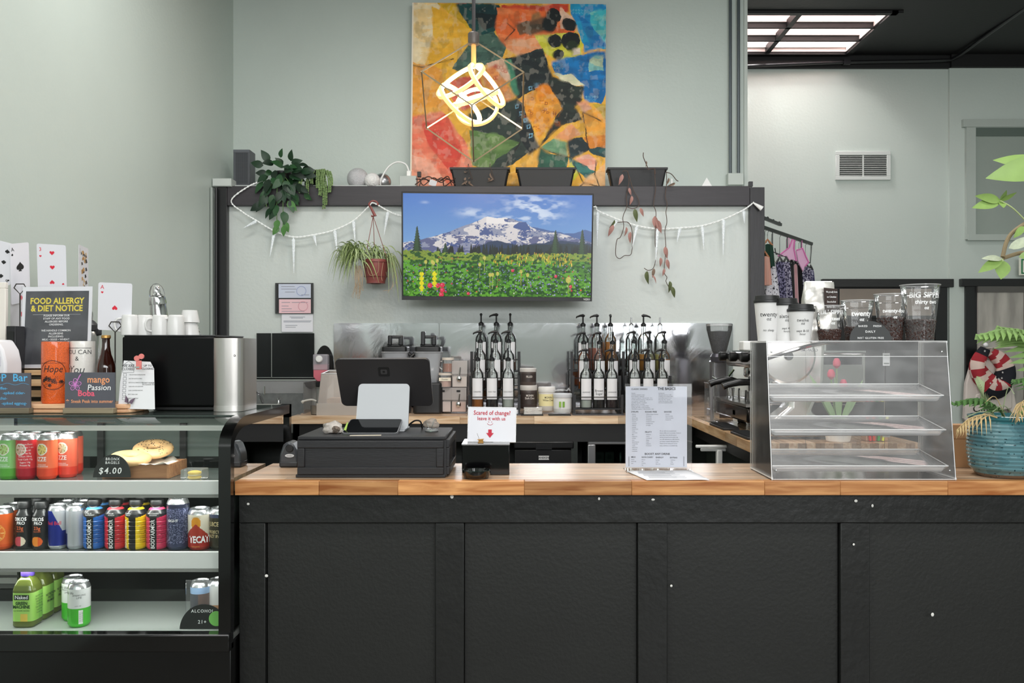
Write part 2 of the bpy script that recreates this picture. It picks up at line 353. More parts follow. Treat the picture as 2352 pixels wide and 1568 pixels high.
for x, y in ((570, 1157), (1500, 1147), (1966, 1150), (2004, 1161), (1376, 1145), (1961, 1250), (2142, 1411), (1542, 1345), (1038, 1140), (612, 1322)):
    q = P(x, y, 2.782); B().ball((q.x, q.y - 2.8, q.z), .0035, 6, 4, (1 + random.random(), .3, 1 + random.random())).part('screw_head', paintchip, ct)
EDGE = WOOD('#9c5a28', '#dda268', 0.35, None, 'x', .8); TOPW = WOOD('#b08560', '#e4cbb0', 0.3, (0.75, 0.04), 'x')
wt = thing('butcher_block_worktop', 'glossy acacia butcher block worktop on the black service counter', 'worktop', (0, FC0, .956))
bx(x0c - .003, 2.42, .041, FC1 - FC0, 0, .044).part('slab', TOPW, wt)
xs = [x0c - .003, -.63, -.38, .02, .36, .78, 1.02, 1.36, 1.62, 2.0, 2.42]
for i in range(len(xs) - 1): bx(xs[i], xs[i + 1] - .0006, 0, .0405, 0, .044).part('stave', EDGE, wt, bevel=.0012)
# back counter against the mirror, and the return counter on the right
BC0 = 5.385; EDGE2 = WOOD('#c39a72', '#ecd2b2', 0.35, None, 'x', .8); EDGE3 = WOOD('#b98a5b', '#e6c49b', 0.35, None, 'y', .8)
wb = thing('back_counter_worktop', 'pale wood worktop along the mirrored back wall', 'worktop', (0, BC0, .954))
bx(-1.405, 1.7, .041, .613, 0, .046).part('slab', TOPW, wb)
xs = [-1.405, -.75, -.36, .1, .62, 1.09, 1.7]
for i in range(len(xs) - 1): bx(xs[i], xs[i + 1] - .001, 0, .0405, 0, .046).part('stave', EDGE2, wb)
bc = thing('back_counter_cabinet', 'dark green open base under the pale back worktop', 'counter', (0, BC0, 0))
DKG = M('#1d2420', .5, 0, .1, 40, .1, 4)
bx(-1.40, 1.05, .03, .06, .84, .953).part('apron', M('#161616', .45), bc); bx(-1.40, 1.69, .58, .61, 0, .953).part('back_panel', DKG, bc)
bx(-1.40, -1.36, .03, .58, 0, .953).part('end_panel', DKG, bc); bx(.33, .37, .03, .58, 0, .84).part('divider', DKG, bc); bx(1.0, 1.05, .03, .58, 0, .953).part('divider', DKG, bc)
bx(-1.36, 1.0, .1, .58, .02, .06).part('plinth', M('#121312', .5), bc)
wr = thing('return_counter_worktop', 'wood worktop of the espresso bar seen end on behind the pastry case', 'worktop', (1.04, 3.86, .954))
bx(.041, .75, 0, BC0 - 3.86 - .002, 0, .046).part('slab', WOOD('#b58a63', '#e2c7a8', 0.15, (0.75, 0.04), 'y'), wr)
ys = [0, .28, .52, .9, 1.2, BC0 - 3.862]
for i in range(5): bx(0, .0405, ys[i], ys[i + 1] - .001, 0, .046).part('stave', EDGE3, wr)
rb = thing('return_counter_cabinet', 'dark cabinet base under the espresso bar worktop', 'counter', (1.04, 3.86, 0))
bx(.1, .75, .06, .09, 0, .953).part('end_panel', DKG, rb); bx(.12, .15, .09, 1.5, 0, .953).part('side_panel', DKG, rb); bx(.72, .75, .09, 1.5, 0, .953).part('back_panel', DKG, rb)
bx(.05, .12, .1, 1.5, .88, .953).part('apron', M('#161616', .45), rb)
# mirrored splash sheets
MIR = bpy.data.materials.new('mirror_sheet'); MIR.use_nodes = True; _n = MIR.node_tree; _p = _n.nodes['Principled BSDF']
_p.inputs['Base Color'].default_value = (.86, .86, .9, 1); _p.inputs['Metallic'].default_value = 1; _p.inputs['Roughness'].default_value = .09
_t = _n.nodes.new('ShaderNodeTexCoord'); _z = _n.nodes.new('ShaderNodeTexNoise'); _z.inputs['Scale'].default_value = 3.5; _z.inputs['Detail'].default_value = 7; _z.inputs['Distortion'].default_value = .8
_b = _n.nodes.new('ShaderNodeBump'); _b.inputs['Strength'].default_value = .09; _b.inputs['Distance'].default_value = .02
_n.links.new(_t.outputs['Object'], _z.inputs[0]); _n.links.new(_z.outputs[0], _b.inputs['Height']); _n.links.new(_b.outputs[0], _p.inputs['Normal'])
for i, (a, b, lab) in enumerate(((767, 1008, 'mirrored splash sheet behind the two blenders'), (1009.5, 1166, 'mirrored splash sheet behind the left rack of syrup bottles'), (1167.5, 1366, 'mirrored splash sheet behind the sauce tubs, with rainbow sheen'), (1367.5, 1683, 'mirrored splash sheet behind the right syrup racks and coffee grinder'))):
    zz = 1.42 + (800 - 742) * .003
    o = B().prism(rrect(P(a, 0, 5.99).x, P(b, 0, 5.99).x, 1.0, zz, .012), 5.984, 5.998).part('mirror_sheet', MIR); tag(o, lab, 'mirror', 'mirrored splash sheets')
# air vent on the far wall
v = thing('air_vent', 'white louvred air vent high on the far wall', 'vent', P(1981, 414, 8))
VM = M('#d2d7d3', .45); vw, vh = 126 * .004, 66 * .004
frame_b(-vw / 2, vw / 2, 0, vh, .036, -.02, 0).part('frame', VM, v, bevel=.003); bx(-vw / 2 + .03, vw / 2 - .03, -.006, -.001, .03, vh - .03).part('duct', M('#151515', .6), v)
bx(-.006, .006, -.018, -.006, .036, vh - .036).part('mullion', VM, v)
for k in range(11):
    for s_ in (-1, 1):
        z = .042 + k * .0172; x = s_ * (vw / 4 - .015)
        B().add([(x - .105, -.017, z), (x + .105, -.017, z), (x + .105, -.006, z + .008), (x - .105, -.006, z + .008)], [(0, 1, 2, 3)]).part('louvre', VM, v, solid=.002)
# conduits
PIPE = M('#5c6468', .35, .4)
cd = thing('wall_conduit', 'pair of dark vertical conduits ending in a sage junction box by the wall edge', 'conduit', P(1686, 427, 6.37))
for dx in (-.030, .030): B().tube([(dx, -.012, .08), (dx, -.012, 1.6)], .0115, 8).part('pipe', PIPE, cd)
bx(-.055, .058, -.05, .012, 0, .085).part('junction_box', M('#c3cac4', .45), cd, bevel=.003)
cc = thing('ceiling_conduit', 'black conduit bending across the black ceiling', 'conduit', (0, 0, 0))
B().tube(bez([P(1700, 152, 7.93), P(1940, 143, 7.93), P(2150, 139, 7.93), P(2195, 132, 7.9), P(2260, 85, 7.45), P(2352, 20, 6.88), P(2440, -40, 6.4)], 40), .016, 8).part('pipe', M('#1b1b1d', .3), cc)
bx(-.03, .03, -.03, .03, -.02, .02).part('coupling', M('#1b1b1d', .3), cc, loc=P(1944, 144, 7.93))
lc = thing('corner_junction_box', 'sage junction box at the top of the left black post', 'junction box', (-2.04, 5.985, 2.5245))
bx(-.045, .085, -.05, .07, 0, .055).part('box', M('#c3c9c4', .45), lc, bevel=.003); bx(-.04, .08, -.053, -.05, .005, .05).part('cover_plate', M('#c9cfca', .45), lc)
o = B().tube([(-1.95, 6.005, 2.536), (-.80, 6.005, 2.536)], .010, 8).part('ledge_conduit', M('#c9cecb', .45)); tag(o, 'thin white conduit lying along the front of the ledge', 'conduit')
for dx, c in ((0, '#9ba39d'), (.024, '#1c1c1e')):
    o = B().tube([(-2.078 + dx, 5.90 + dx, 2.51), (-2.078 + dx, 5.90 + dx, .02)], .009, 8).part('corner_conduit', M(c, .45)); tag(o, 'black conduit running down beside the left post' if dx else 'sage conduit in the left corner beside the black one', 'conduit')
# ================================================================== pictures made in numpy, laid on real flat panels as colour attributes
rng = np.random.default_rng(5)
def vnoise(H, W, n, m, seed):
    g = np.random.default_rng(seed).random((n + 2, m + 2)); y = np.linspace(0, n, H); x = np.linspace(0, m, W)
    yi = y.astype(int); xi = x.astype(int); fy = (y - yi)[:, None]; fx = (x - xi)[None]; fy = fy * fy * (3 - 2 * fy); fx = fx * fx * (3 - 2 * fx)
    a = g[yi][:, xi]; b = g[yi][:, xi + 1]; c = g[yi + 1][:, xi]; d = g[yi + 1][:, xi + 1]
    return (a * (1 - fx) + b * fx) * (1 - fy) + (c * (1 - fx) + d * fx) * fy
def fbm(H, W, n, m, seed, o=4):
    s = 0; t = 0
    for k in range(o): s = s + vnoise(H, W, n * 2 ** k, m * 2 ** k, seed + k) / 2 ** k; t += 1 / 2 ** k
    return s / t
def inpoly(X, Y, pts):
    r = np.zeros(X.shape, bool); n = len(pts)
    for i in range(n):
        x1, y1 = pts[i]; x2, y2 = pts[(i + 1) % n]
        if y1 == y2: continue
        c = ((y1 > Y) != (y2 > Y)) & (X < (x2 - x1) * (Y - y1) / (y2 - y1) + x1); r ^= c
    return r
def put(img, mask, col, a=1.0):
    c = np.array(rgb(col)); m = (mask * a)[..., None] if mask.dtype != bool else mask[..., None] * a
    img[:] = img * (1 - m) + c * m
def picture(name, img, w, h, mat, parent, loc, rot=(0, 0, 0)):
    """img rows from the top; a flat panel in local x,z facing -y"""
    H, W_ = img.shape[:2]; xs = np.linspace(-w / 2, w / 2, W_); zs = np.linspace(h, 0, H)
    X, Z = np.meshgrid(xs, zs); v = np.stack([X, np.zeros_like(X), Z], -1).reshape(-1, 3)
    i = np.arange(H * W_).reshape(H, W_); q = np.stack([i[1:, :-1], i[1:, 1:], i[:-1, 1:], i[:-1, :-1]], -1).reshape(-1, 4)
    me = bpy.data.meshes.new(name); me.vertices.add(len(v)); me.vertices.foreach_set('co', v.astype('f').ravel())
    me.loops.add(q.size); me.loops.foreach_set('vertex_index', q.astype('i').ravel()); me.polygons.add(len(q))
    me.polygons.foreach_set('loop_start', np.arange(0, q.size, 4, dtype='i')); me.update(calc_edges=True)
    at = me.color_attributes.new('Col', 'FLOAT_COLOR', 'POINT'); at.data.foreach_set('color', np.concatenate([np.clip(img, 0, 1).reshape(-1, 3), np.ones((H * W_, 1))], 1).astype('f').ravel())
    me.materials.append(mat); o = bpy.data.objects.new(name, me); COL.objects.link(o); o.parent = parent; o.location = loc; o.rotation_euler = rot; return o
# ---- abstract painting (coordinates: 1782 x 1568 sketch units)
def make_painting():
    H, W_ = 450, 480; img = np.zeros((H, W_, 3)); img[:] = rgb('#f3b53f')
    Y, X = np.mgrid[0:H, 0:W_].astype(float); X = 90 + X / W_ * 1590; Y = 28 + Y / H * 1500
    wx = (fbm(H, W_, 18, 18, 1) - .5) * 38; wy = (fbm(H, W_, 18, 18, 9) - .5) * 38; st = fbm(H, W_, 40, 9, 21)
    def poly(pts, c, c2=None, a=1.0, w=1.0):
        m = inpoly(X + wx * w, Y + wy * w, pts); put(img, m, c, a)
        if c2: put(img, m & (st > .52), c2, .55)
    def line(pts, c, wd=5):
        for (x1, y1), (x2, y2) in zip(pts[:-1], pts[1:]):
            L2 = (x2 - x1) ** 2 + (y2 - y1) ** 2; t = np.clip(((X - x1) * (x2 - x1) + (Y - y1) * (y2 - y1)) / L2, 0, 1)
            put(img, np.hypot(X + wx * .3 - x1 - t * (x2 - x1), Y + wy * .3 - y1 - t * (y2 - y1)) < wd, c, .85)
    poly([(60, 0), (330, 0), (260, 500), (60, 700)], '#f6d9a0', '#f7e9c9', .8); poly([(250, 60), (560, 200), (560, 420), (420, 560), (120, 900), (260, 300)], '#f2b32f', '#f6c451')
    poly([(280, 20), (520, 20), (640, 290), (560, 240), (420, 130)], '#dcae1c', '#c99b16'); poly([(60, 500), (330, 560), (420, 900), (60, 1050)], '#f1a23d', '#f6b95a')
    poly([(60, 950), (340, 900), (560, 1180), (640, 1540), (60, 1540)], '#ef7a5c', '#f59a78'); poly([(180, 1000), (370, 930), (520, 1210), (430, 1420), (240, 1180)], '#dc4a3a', '#e76a4e')
    poly([(60, 1250), (260, 1300), (420, 1540), (60, 1540)], '#f3a184', '#f7b79e'); poly([(420, 650), (640, 610), (700, 800), (520, 900), (400, 800)], '#e4604c', '#ec7d62')
    poly([(440, 40), (800, 30), (860, 160), (770, 250), (700, 330), (560, 230)], '#0f4a48', '#0b2f33'); poly([(560, 70), (840, 60), (850, 180), (680, 240)], '#0a2024', '#124043')
    poly([(590, 300), (760, 250), (860, 380), (830, 480), (520, 600), (420, 560)], '#4f7062', '#2f4a44'); poly([(820, 40), (1360, 30), (1380, 90), (1180, 120), (830, 110)], '#d8472a', '#c93a22')
    poly([(780, 60), (1300, 90), (1430, 230), (1320, 350), (1100, 400), (980, 460), (850, 380), (770, 240)], '#ee6f33', '#f4935a'); poly([(840, 330), (1120, 310), (1160, 400), (1000, 470), (860, 400)], '#f19a63', '#f2b48a')
    poly([(1300, 60), (1400, 120), (1430, 220), (1300, 230)], '#f2c6a8', '#efa988'); poly([(940, 190), (1160, 140), (1290, 110), (1240, 230), (1060, 290), (960, 270)], '#3b4a3a', '#1f2f2b', .85)
    poly([(1060, 110), (1130, 90), (1150, 140), (1070, 160)], '#7d7a50', None, .7); poly([(1090, 290), (1420, 260), (1480, 330), (1470, 460), (1290, 490), (1180, 430)], '#d9d23a', '#e6e06a')
    for cx, cy, r in ((1250, 130, 62), (1215, 200, 68), (1370, 195, 56), (1255, 335, 58), (1385, 330, 74), (1290, 445, 44)): put(img, np.hypot((X + wx - cx), (Y + wy - cy) * 1.05) < r, '#101a1a')
    put(img, np.hypot(X + wx - 1395, Y + wy - 370) < 50, '#2b3a22', .7); poly([(1400, 390), (1460, 390), (1455, 440), (1405, 445)], '#f1dcc8')
    poly([(1370, 20), (1690, 20), (1690, 380), (1500, 420), (1440, 230)], '#1487c4', '#1aa6c9'); poly([(1540, 100), (1690, 60), (1690, 330), (1600, 320)], '#3fb8c4', '#8fd0c0'); poly([(1440, 110), (1560, 180), (1680, 360), (1560, 380)], '#0f6fb0', '#2b93c8')
    poly([(1240, 500), (1480, 440), (1690, 400), (1690, 700), (1640, 830), (1500, 800), (1480, 690), (1270, 600)], '#0e79bd', '#0a5c9c'); poly([(1540, 480), (1660, 430), (1660, 560), (1540, 570)], '#8fc7b4', '#d9d9a8', .8); poly([(1250, 590), (1400, 600), (1500, 690), (1330, 660)], '#e9e2bf', '#d6dbb0')
    poly([(830, 480), (1160, 390), (1250, 620), (1180, 680), (960, 800), (900, 640)], '#1b2527', '#2e3b38'); poly([(840, 490), (900, 480), (980, 760), (930, 780)], '#4d9270', '#3a705c')
    poly([(690, 520), (840, 470), (900, 660), (760, 680)], '#eac0a2', '#e6a98a'); poly([(640, 560), (760, 540), (880, 680), (940, 780), (860, 840), (700, 700)], '#ee9a55', '#f2b373')
    poly([(980, 810), (1180, 670), (1330, 780), (1340, 860), (1130, 1130)], '#ee9a2c', '#f3b04c'); poly([(1100, 700), (1200, 665), (1290, 740), (1130, 800)], '#e8861f', '#f0a03a')
    poly([(1190, 660), (1250, 620), (1490, 700), (1480, 800), (1430, 870), (1490, 960), (1300, 1010), (1130, 1190), (1330, 870)], '#232a27', '#2f3d36')
    poly([(560, 920), (830, 840), (960, 790), (1130, 1180), (830, 1370), (640, 1380)], '#33413a', '#28322f'); poly([(560, 1060), (800, 1080), (980, 1150), (700, 1370), (600, 1330)], '#58783f', '#7c9a5a'); poly([(960, 800), (1000, 840), (1130, 1190), (1050, 1250), (930, 1010)], '#1d2326', '#262f33')
    poly([(880, 1400), (1130, 1220), (1130, 1540), (880, 1540)], '#f0b04a', '#f5c468'); poly([(1130, 1200), (1390, 1270), (1340, 1390), (1130, 1400)], '#2f5a49', '#3c7059'); poly([(1140, 1190), (1260, 1110), (1360, 1140), (1380, 1260)], '#78a078', '#5d8b68')
    poly([(1260, 1100), (1400, 990), (1480, 1080), (1370, 1130)], '#eda06a', '#f2bd94'); poly([(1480, 900), (1600, 860), (1690, 970), (1690, 1090), (1520, 1090)], '#f3a53c', '#f1b95e'); poly([(1440, 820), (1520, 810), (1560, 870), (1490, 900)], '#f2a57d', '#efc0a6'); poly([(1560, 830), (1690, 830), (1690, 960)], '#c8a83a', '#b78a2c')
    poly([(1510, 1100), (1690, 1080), (1690, 1180), (1540, 1200)], '#e58d35', '#d97b28'); poly([(1360, 1130), (1500, 1100), (1550, 1200), (1400, 1280)], '#233236', '#31474a'); poly([(1530, 1200), (1690, 1180), (1690, 1260), (1580, 1250)], '#294a4c', '#3a6a66'); poly([(1440, 1270), (1540, 1230), (1610, 1300), (1570, 1380)], '#f1a288', '#f4c2ad')
    poly([(1390, 1260), (1440, 1280), (1590, 1380), (1540, 1440), (1400, 1350)], '#2c6663', '#4d8f84'); poly([(1350, 1390), (1410, 1300), (1460, 1400), (1420, 1440)], '#d8d23c', '#c4c02f'); poly([(1590, 1380), (1690, 1290), (1690, 1540), (1430, 1540), (1470, 1470)], '#f2c088', '#f0a85c')
    for pts in ([(1130, 1190), (1400, 1270), (1500, 1470), (1430, 1530)], [(1500, 1470), (1630, 1500)], [(1540, 1200), (1490, 900), (1640, 970)], [(850, 330), (930, 240), (870, 190)], [(1130, 1190), (1000, 900)], [(1130, 1190), (1330, 990)], [(1600, 1290), (1590, 1400), (1640, 1520)], [(90, 530), (180, 550), (430, 480)], [(980, 1150), (840, 1370)]): line(pts, '#2a211c', 5)
    r5 = random.Random(4)
    for k in range(30):
        x, y = 1000 + r5.random() * 300, 760 + r5.random() * 270; s = 14 + r5.random() * 16
        if abs(x - 1160) + abs(y - 900) * .8 < 190: line([(x, y), (x + s, y + 5), (x + s - 4, y + s), (x - 3, y + s), (x, y)], '#a5521c', 3)
    for k in range(12): x, y = 730 + r5.random() * 120, 520 + r5.random() * 100; s = 22; line([(x, y), (x + s, y), (x + s, y + s), (x, y + s), (x, y)], '#c2503a', 3)
    for x, y in ((1050, 700), (1100, 680), (940, 850), (975, 905), (1010, 960), (1035, 1010), (1055, 1080)): line([(x, y), (x + 24, y - 4), (x + 22, y + 22), (x + 2, y + 26), (x, y)], '#7fb4d0', 4)
    for x0, y0 in ((1410, 70), (1260, 520), (1520, 770)):
        for k in range(9): x, y = x0 + (k % 5) * 22, y0 + (k // 5) * 22; line([(x, y), (x + 7, y + 7), (x, y + 12), (x - 6, y + 6), (x, y)], '#7cc4de', 2)
    bl = img.copy()
    for sh in ((2, 0), (-2, 0), (0, 2), (0, -2), (3, 3), (-3, -3), (3, -3), (-3, 3)): bl += np.roll(img, sh, (0, 1))
    bl /= 9; k = np.clip((fbm(H, W_, 26, 26, 51, 3) - .42) * 5, 0, 1)[..., None]; img[:] = img * (1 - k) + bl * k
    img *= (0.84 + .32 * fbm(H, W_, 46, 22, 33))[..., None]; img *= (0.84 + .32 * fbm(H, W_, 16, 40, 37))[..., None]
    put(img, np.clip((fbm(H, W_, 30, 40, 71, 3) - .58) * 3, 0, .22), '#f4ead8', .6); put(img, np.clip((fbm(H, W_, 14, 24, 77, 4) - .56) * 3, 0, .22), '#1c2422')
    img[:, :4] = rgb('#f4e7d2'); return img
pa = thing('abstract_painting', 'large colourful abstract canvas leaning on the ledge above the television', 'painting', P(1166, 436, 6.27), rot=(-.03, .008, 0))
pw_, ph_ = 446 * 6.28 / F, 430 * 6.28 / F
picture('painted_canvas', make_painting(), pw_, ph_, VC(.7, bump=.05), pa, (0, -.021, 0))
bx(-pw_ / 2, pw_ / 2, -.02, .012, 0, ph_).part('stretcher', M('#e8ded0', .7), pa)
# ---- television with a mountain meadow on its screen
def make_meadow():
    H, W_ = 330, 580; Y, X = np.mgrid[0:H, 0:W_].astype(float); X = 95 + X / W_ * 2060; Y = 110 + Y / H * 1115
    img = np.zeros((H, W_, 3)); t = ((Y - 110) / 560).clip(0, 1)[..., None]; img[:] = np.array(rgb('#0f66c0')) * (1 - t) + np.array(rgb('#7aa6d8')) * t
    c = fbm(H, W_, 10, 12, 3, 5); c2 = fbm(H, W_, 26, 20, 44, 3)
    for cx, cy, rx, ry, a in ((1480, 240, 260, 130, .85), (830, 310, 130, 45, .6), (1640, 340, 150, 60, .6), (1800, 210, 90, 30, .6), (1400, 390, 200, 50, .5), (1080, 350, 160, 40, .5), (330, 205, 40, 15, .3)):
        m = np.exp(-((X - cx) / rx) ** 2 - ((Y - cy) / ry) ** 2) * np.clip((c2 - .42) * 4, 0, 1) * a; put(img, np.clip(m, 0, 1), '#e4eefa')
    put(img, inpoly(X, Y + (c - .5) * 40, [(1480, 460), (1600, 470), (1700, 500), (1850, 530), (1960, 520), (2080, 485), (2200, 540), (2200, 700), (1480, 700)]), '#3d5f9a')
    ridge = [(95, 640), (250, 620), (400, 580), (560, 530), (720, 470), (860, 420), (980, 365), (1020, 355), (1100, 362), (1200, 360), (1280, 375), (1350, 400), (1420, 410), (1500, 470), (1600, 500), (1740, 520), (1900, 550), (2040, 590), (2200, 640), (2200, 760), (95, 760)]
    m = inpoly(X, Y + (c - .5) * 26, ridge); r1 = fbm(H, W_, 16, 10, 60, 5); sh = np.roll(r1, 3, 1) - r1
    put(img, m, '#8f94ac'); put(img, m & (r1 > .46), '#dcd6d6'); put(img, m & (sh > .012), '#41548c'); put(img, m & (Y > 560) & (c2 > .52), '#5d628a'); put(img, m & (Y < 430) & (X > 1000) & (X < 1350) & (r1 > .38), '#ede8e6'); put(img, inpoly(X + (c2 - .5) * 50, Y, [(1340, 410), (1430, 405), (1500, 490), (1390, 500), (1290, 470)]), '#33508f')
    put(img, inpoly(X, Y + (c2 - .5) * 40, [(930, 670), (1120, 600), (1250, 640), (1420, 660), (1700, 610), (2000, 620), (2200, 640), (2200, 770), (900, 770)]), '#24395a'); put(img, inpoly(X, Y + (c2 - .5) * 40, [(1150, 700), (1400, 660), (1700, 640), (2200, 650), (2200, 770), (1100, 770)]), '#1c3038')
    rr = random.Random(2)
    def conifer(x, top, base, w, col):
        k = np.clip((Y - top) / (base - top), 0, 1); saw = (.55 + .45 * ((k * 9) % 1)); put(img, (np.abs(X - x) < w * k * saw + 3) & (Y > top) & (Y < base), col)
    for k in range(110):
        x = 430 + rr.random() * 1750; top = 690 - rr.random() * 45 + (30 if x < 600 or 1560 < x < 1700 else 0); conifer(x, top, 770, 22, rr.choice(['#0d1a14', '#14241a', '#0a1410']))
    g = fbm(H, W_, 60, 70, 80, 3); m = inpoly(X, Y + (g - .5) * 50, [(95, 720), (500, 740), (1200, 765), (1700, 750), (2200, 740), (2200, 1240), (95, 1240)])
    put(img, m, '#3c7a1c'); put(img, m & (g > .52), '#62a52c'); put(img, m & (g < .42), '#1c4a12'); put(img, m & (fbm(H, W_, 9, 12, 91) < .42), '#1f5214', .5); put(img, m & (Y < 830) & (g > .45), '#8a9a34', .8)
    def dots(n, x0, x1, y0, y1, cols, r0, r1, asp=1):
        for k in range(n):
            x, y = x0 + rr.random() * (x1 - x0), y0 + rr.random() ** 1.2 * (y1 - y0); s = (r0 + (r1 - r0) * (y - y0) / (y1 - y0)) * (.7 + .6 * rr.random())
            xi, yi = int((x - 95) / 2060 * W_), int((y - 110) / 1115 * H); px, py = max(1, round(s * W_ / 2060)), max(1, round(s * asp * H / 1115))
            img[max(0, yi):yi + py, max(0, xi):xi + px] = rgb(rr.choice(cols))
    dots(420, 110, 2150, 860, 1200, ['#7d78c0', '#8f8ad0', '#6a66b4', '#a8a0d8'], 7, 12); dots(120, 1080, 1950, 735, 860, ['#e0c92c', '#d8b820', '#e8d85a', '#d89a30'], 5, 8, 4); dots(60, 120, 2140, 790, 1200, ['#c8324a', '#d84060', '#b82c3c', '#e07040'], 8, 16); dots(160, 110, 2150, 900, 1220, ['#d8e0c8', '#a8c888', '#88c048'], 4, 8, 2)
    for x in (340, 410, 425, 465, 930, 980, 1042, 1070, 1125, 1382, 1455, 1905):
        y = 800 + (x % 7) * 12 + (110 if 1000 < x < 1500 else 0) + (220 if x > 1800 else 0); put(img, (np.abs(X - x) < 3) & (Y > y) & (Y < y + 150), '#a8b848'); put(img, np.hypot((X - x), (Y - y) * .8) < 17 + (12 if x > 1800 else 0), '#c8c25c')
    for x, y in ((385, 1105), (470, 1105), (520, 1100), (510, 1205), (805, 1190), (1930, 1105), (1765, 995), (1290, 935), (520, 1155)): put(img, np.hypot(X - x, Y - y) < 27 - (10 if x > 700 else 0), '#d8304c'); put(img, np.hypot(X - x + 6, Y - y + 6) < 9, '#ec6a80')
    for x, y0, y1 in ((295, 960, 1170), (435, 950, 1120)): put(img, (np.abs(X - x) < 8 + 18 * np.abs(np.sin(Y / 16))) & (Y > y0) & (Y < y1), '#e8dc1c')
    img[m] *= (.62 + .76 * np.random.default_rng(8).random((H, W_)))[m][:, None]
    for x, top, base, w in ((248, 460, 735, 62), (1758, 490, 745, 66), (2052, 480, 750, 60), (555, 640, 745, 40)): conifer(x, top, base, w, '#15301c'); conifer(x - 8, top + 15, base, w * .5, '#2a4a26')
    return img
tv = thing('television', 'wide flat television showing a snowy mountain above a flower meadow', 'television', P(1142, 690, 5.70), rot=(.10, .006, .03))
tw, th = 437 * 5.68 / F, 246 * 5.66 / F
scr, nt, p = newmat('print_screen'); a = nt.nodes.new('ShaderNodeAttribute'); a.attribute_name = 'Col'; p.inputs['Base Color'].default_value = (.004, .004, .004, 1); p.inputs['Roughness'].default_value = .25
nt.links.new(a.outputs['Color'], p.inputs['Emission Color']); p.inputs['Emission Strength'].default_value = 1.0
bx(-tw / 2, tw / 2, -.012, .03, 0, th).part('housing', BLKPL, tv, bevel=.003); bx(-tw * .35, tw * .35, .03, .07, th * .1, th * .7).part('back_cover', BLKPL, tv, bevel=.01)
picture('screen', make_meadow(), tw - .02, th - .036, scr, tv, (0, -.0135, .026))
bx(-tw / 2, tw / 2, -.016, -.012, 0, .024).part('lower_bezel', M('#2b2b2d', .4), tv); txt('VIZIO', tv, INKW, (tw / 2 - .035, -.0168, .012), .017, bold=.02)
bx(-.12, .12, .07, .30, th * .25, th * .65).part('wall_bracket', BLKPL, tv)
# ---- pendant lamp
pd = 4.0; pc = P(1088, 232, pd); am = 278 * pd / F / math.sqrt(3)
pl = thing('cube_pendant_lamp', 'open wire cube pendant lamp with glowing looped light ribbons inside', 'lamp', pc)
BRASS = M('#b3a184', .3, .8); GLOW = M((1.0, .88, .66), .4, emit=9.0)
hh = am * math.sqrt(3) / 2; rr_ = am * math.sqrt(2 / 3)
top = Vector((0, 0, hh)); bot = Vector((0, 0, -hh))
upv = [Vector((rr_ * math.cos(a), rr_ * math.sin(a), hh / 3)) for a in (PI / 2 + .02, PI / 2 + .02 + 2 * PI / 3, PI / 2 + .02 + 4 * PI / 3)]
lov = [Vector((rr_ * math.cos(a), rr_ * math.sin(a), -hh / 3)) for a in (-PI / 2 + .02, -PI / 2 + .02 + 2 * PI / 3, -PI / 2 + .02 + 4 * PI / 3)]
ed = [(top, u) for u in upv] + [(bot, u) for u in lov] + [(u, l) for u in upv for l in lov if abs((u - l).length - am) < .02]
for a, b in ed: B().tube([a, b], .0042, 4).part('frame_rod', BRASS, pl)
lathe([(.024, 0), (.026, .004), (.026, .05), (.022, .055)], 20).part('socket_cap', M('#57524f', .4, .5), pl, loc=(0, 0, hh - .02))
B().tube([(0, 0, hh + .03), (0, 0, ZC - pc.z)], .0085, 10).part('hanging_rod', M('#3c3a3b', .4, .4), pl)
B().tube([(0, 0, hh - .02), (0, 0, .155)], .011, 8).part('light_stem', M('#d9a05c', .4, emit=.6), pl)
def ribbon(cx, cy, R, minor, ang, wd=.017):
    """one closed light band: centre in the picture, radius, picture minor half axis, tilt of the major axis"""
    c = P(cx, cy, pd) - pc; a = Vector((math.cos(ang), 0, math.sin(ang))) * R; m2 = Vector((-math.sin(ang), 0, math.cos(ang))) * minor + Vector((0, math.sqrt(max(R * R - minor * minor, 0)), 0)); nn = a.cross(m2).normalized(); vs = []; n = 56
    for i in range(n):
        t_ = 2 * PI * i / n; e = a * math.cos(t_) + m2 * math.sin(t_); u = e.normalized()
        for du, dn in ((-.004, -wd / 2), (.004, -wd / 2), (.004, wd / 2), (-.004, wd / 2)): vs.append(c + e + u * du + nn * dn)
    return B().add(vs, [(i * 4 + k, ((i + 1) % n) * 4 + k, ((i + 1) % n) * 4 + (k + 1) % 4, i * 4 + (k + 1) % 4) for i in range(n) for k in range(4)])
CASE = M('#f6c07a', .4, emit=1.5)  # warm halo round the light ribbons, drawn as an emissive outer band
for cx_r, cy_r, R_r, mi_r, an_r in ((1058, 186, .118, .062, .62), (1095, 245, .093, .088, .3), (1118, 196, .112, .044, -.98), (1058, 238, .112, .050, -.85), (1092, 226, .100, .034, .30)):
    o = ribbon(cx_r, cy_r, R_r, mi_r, an_r, .016).part('light_ribbon', GLOW, pl); ribbon(cx_r, cy_r, R_r + .006, mi_r + .004, an_r, .016).part('ribbon_halo', CASE, pl)
def pt_light(name, loc, e, col, r, parent=None):
    l = bpy.data.lights.new(name, 'POINT'); l.energy = e; l.color = col; l.shadow_soft_size = r; o = bpy.data.objects.new(name, l); COL.objects.link(o); o.location = loc
    if parent: o.parent = parent
    return o
pt_light('lamp_glow', (0, 0, 0), 14, (1, .78, .5), .1, pl)
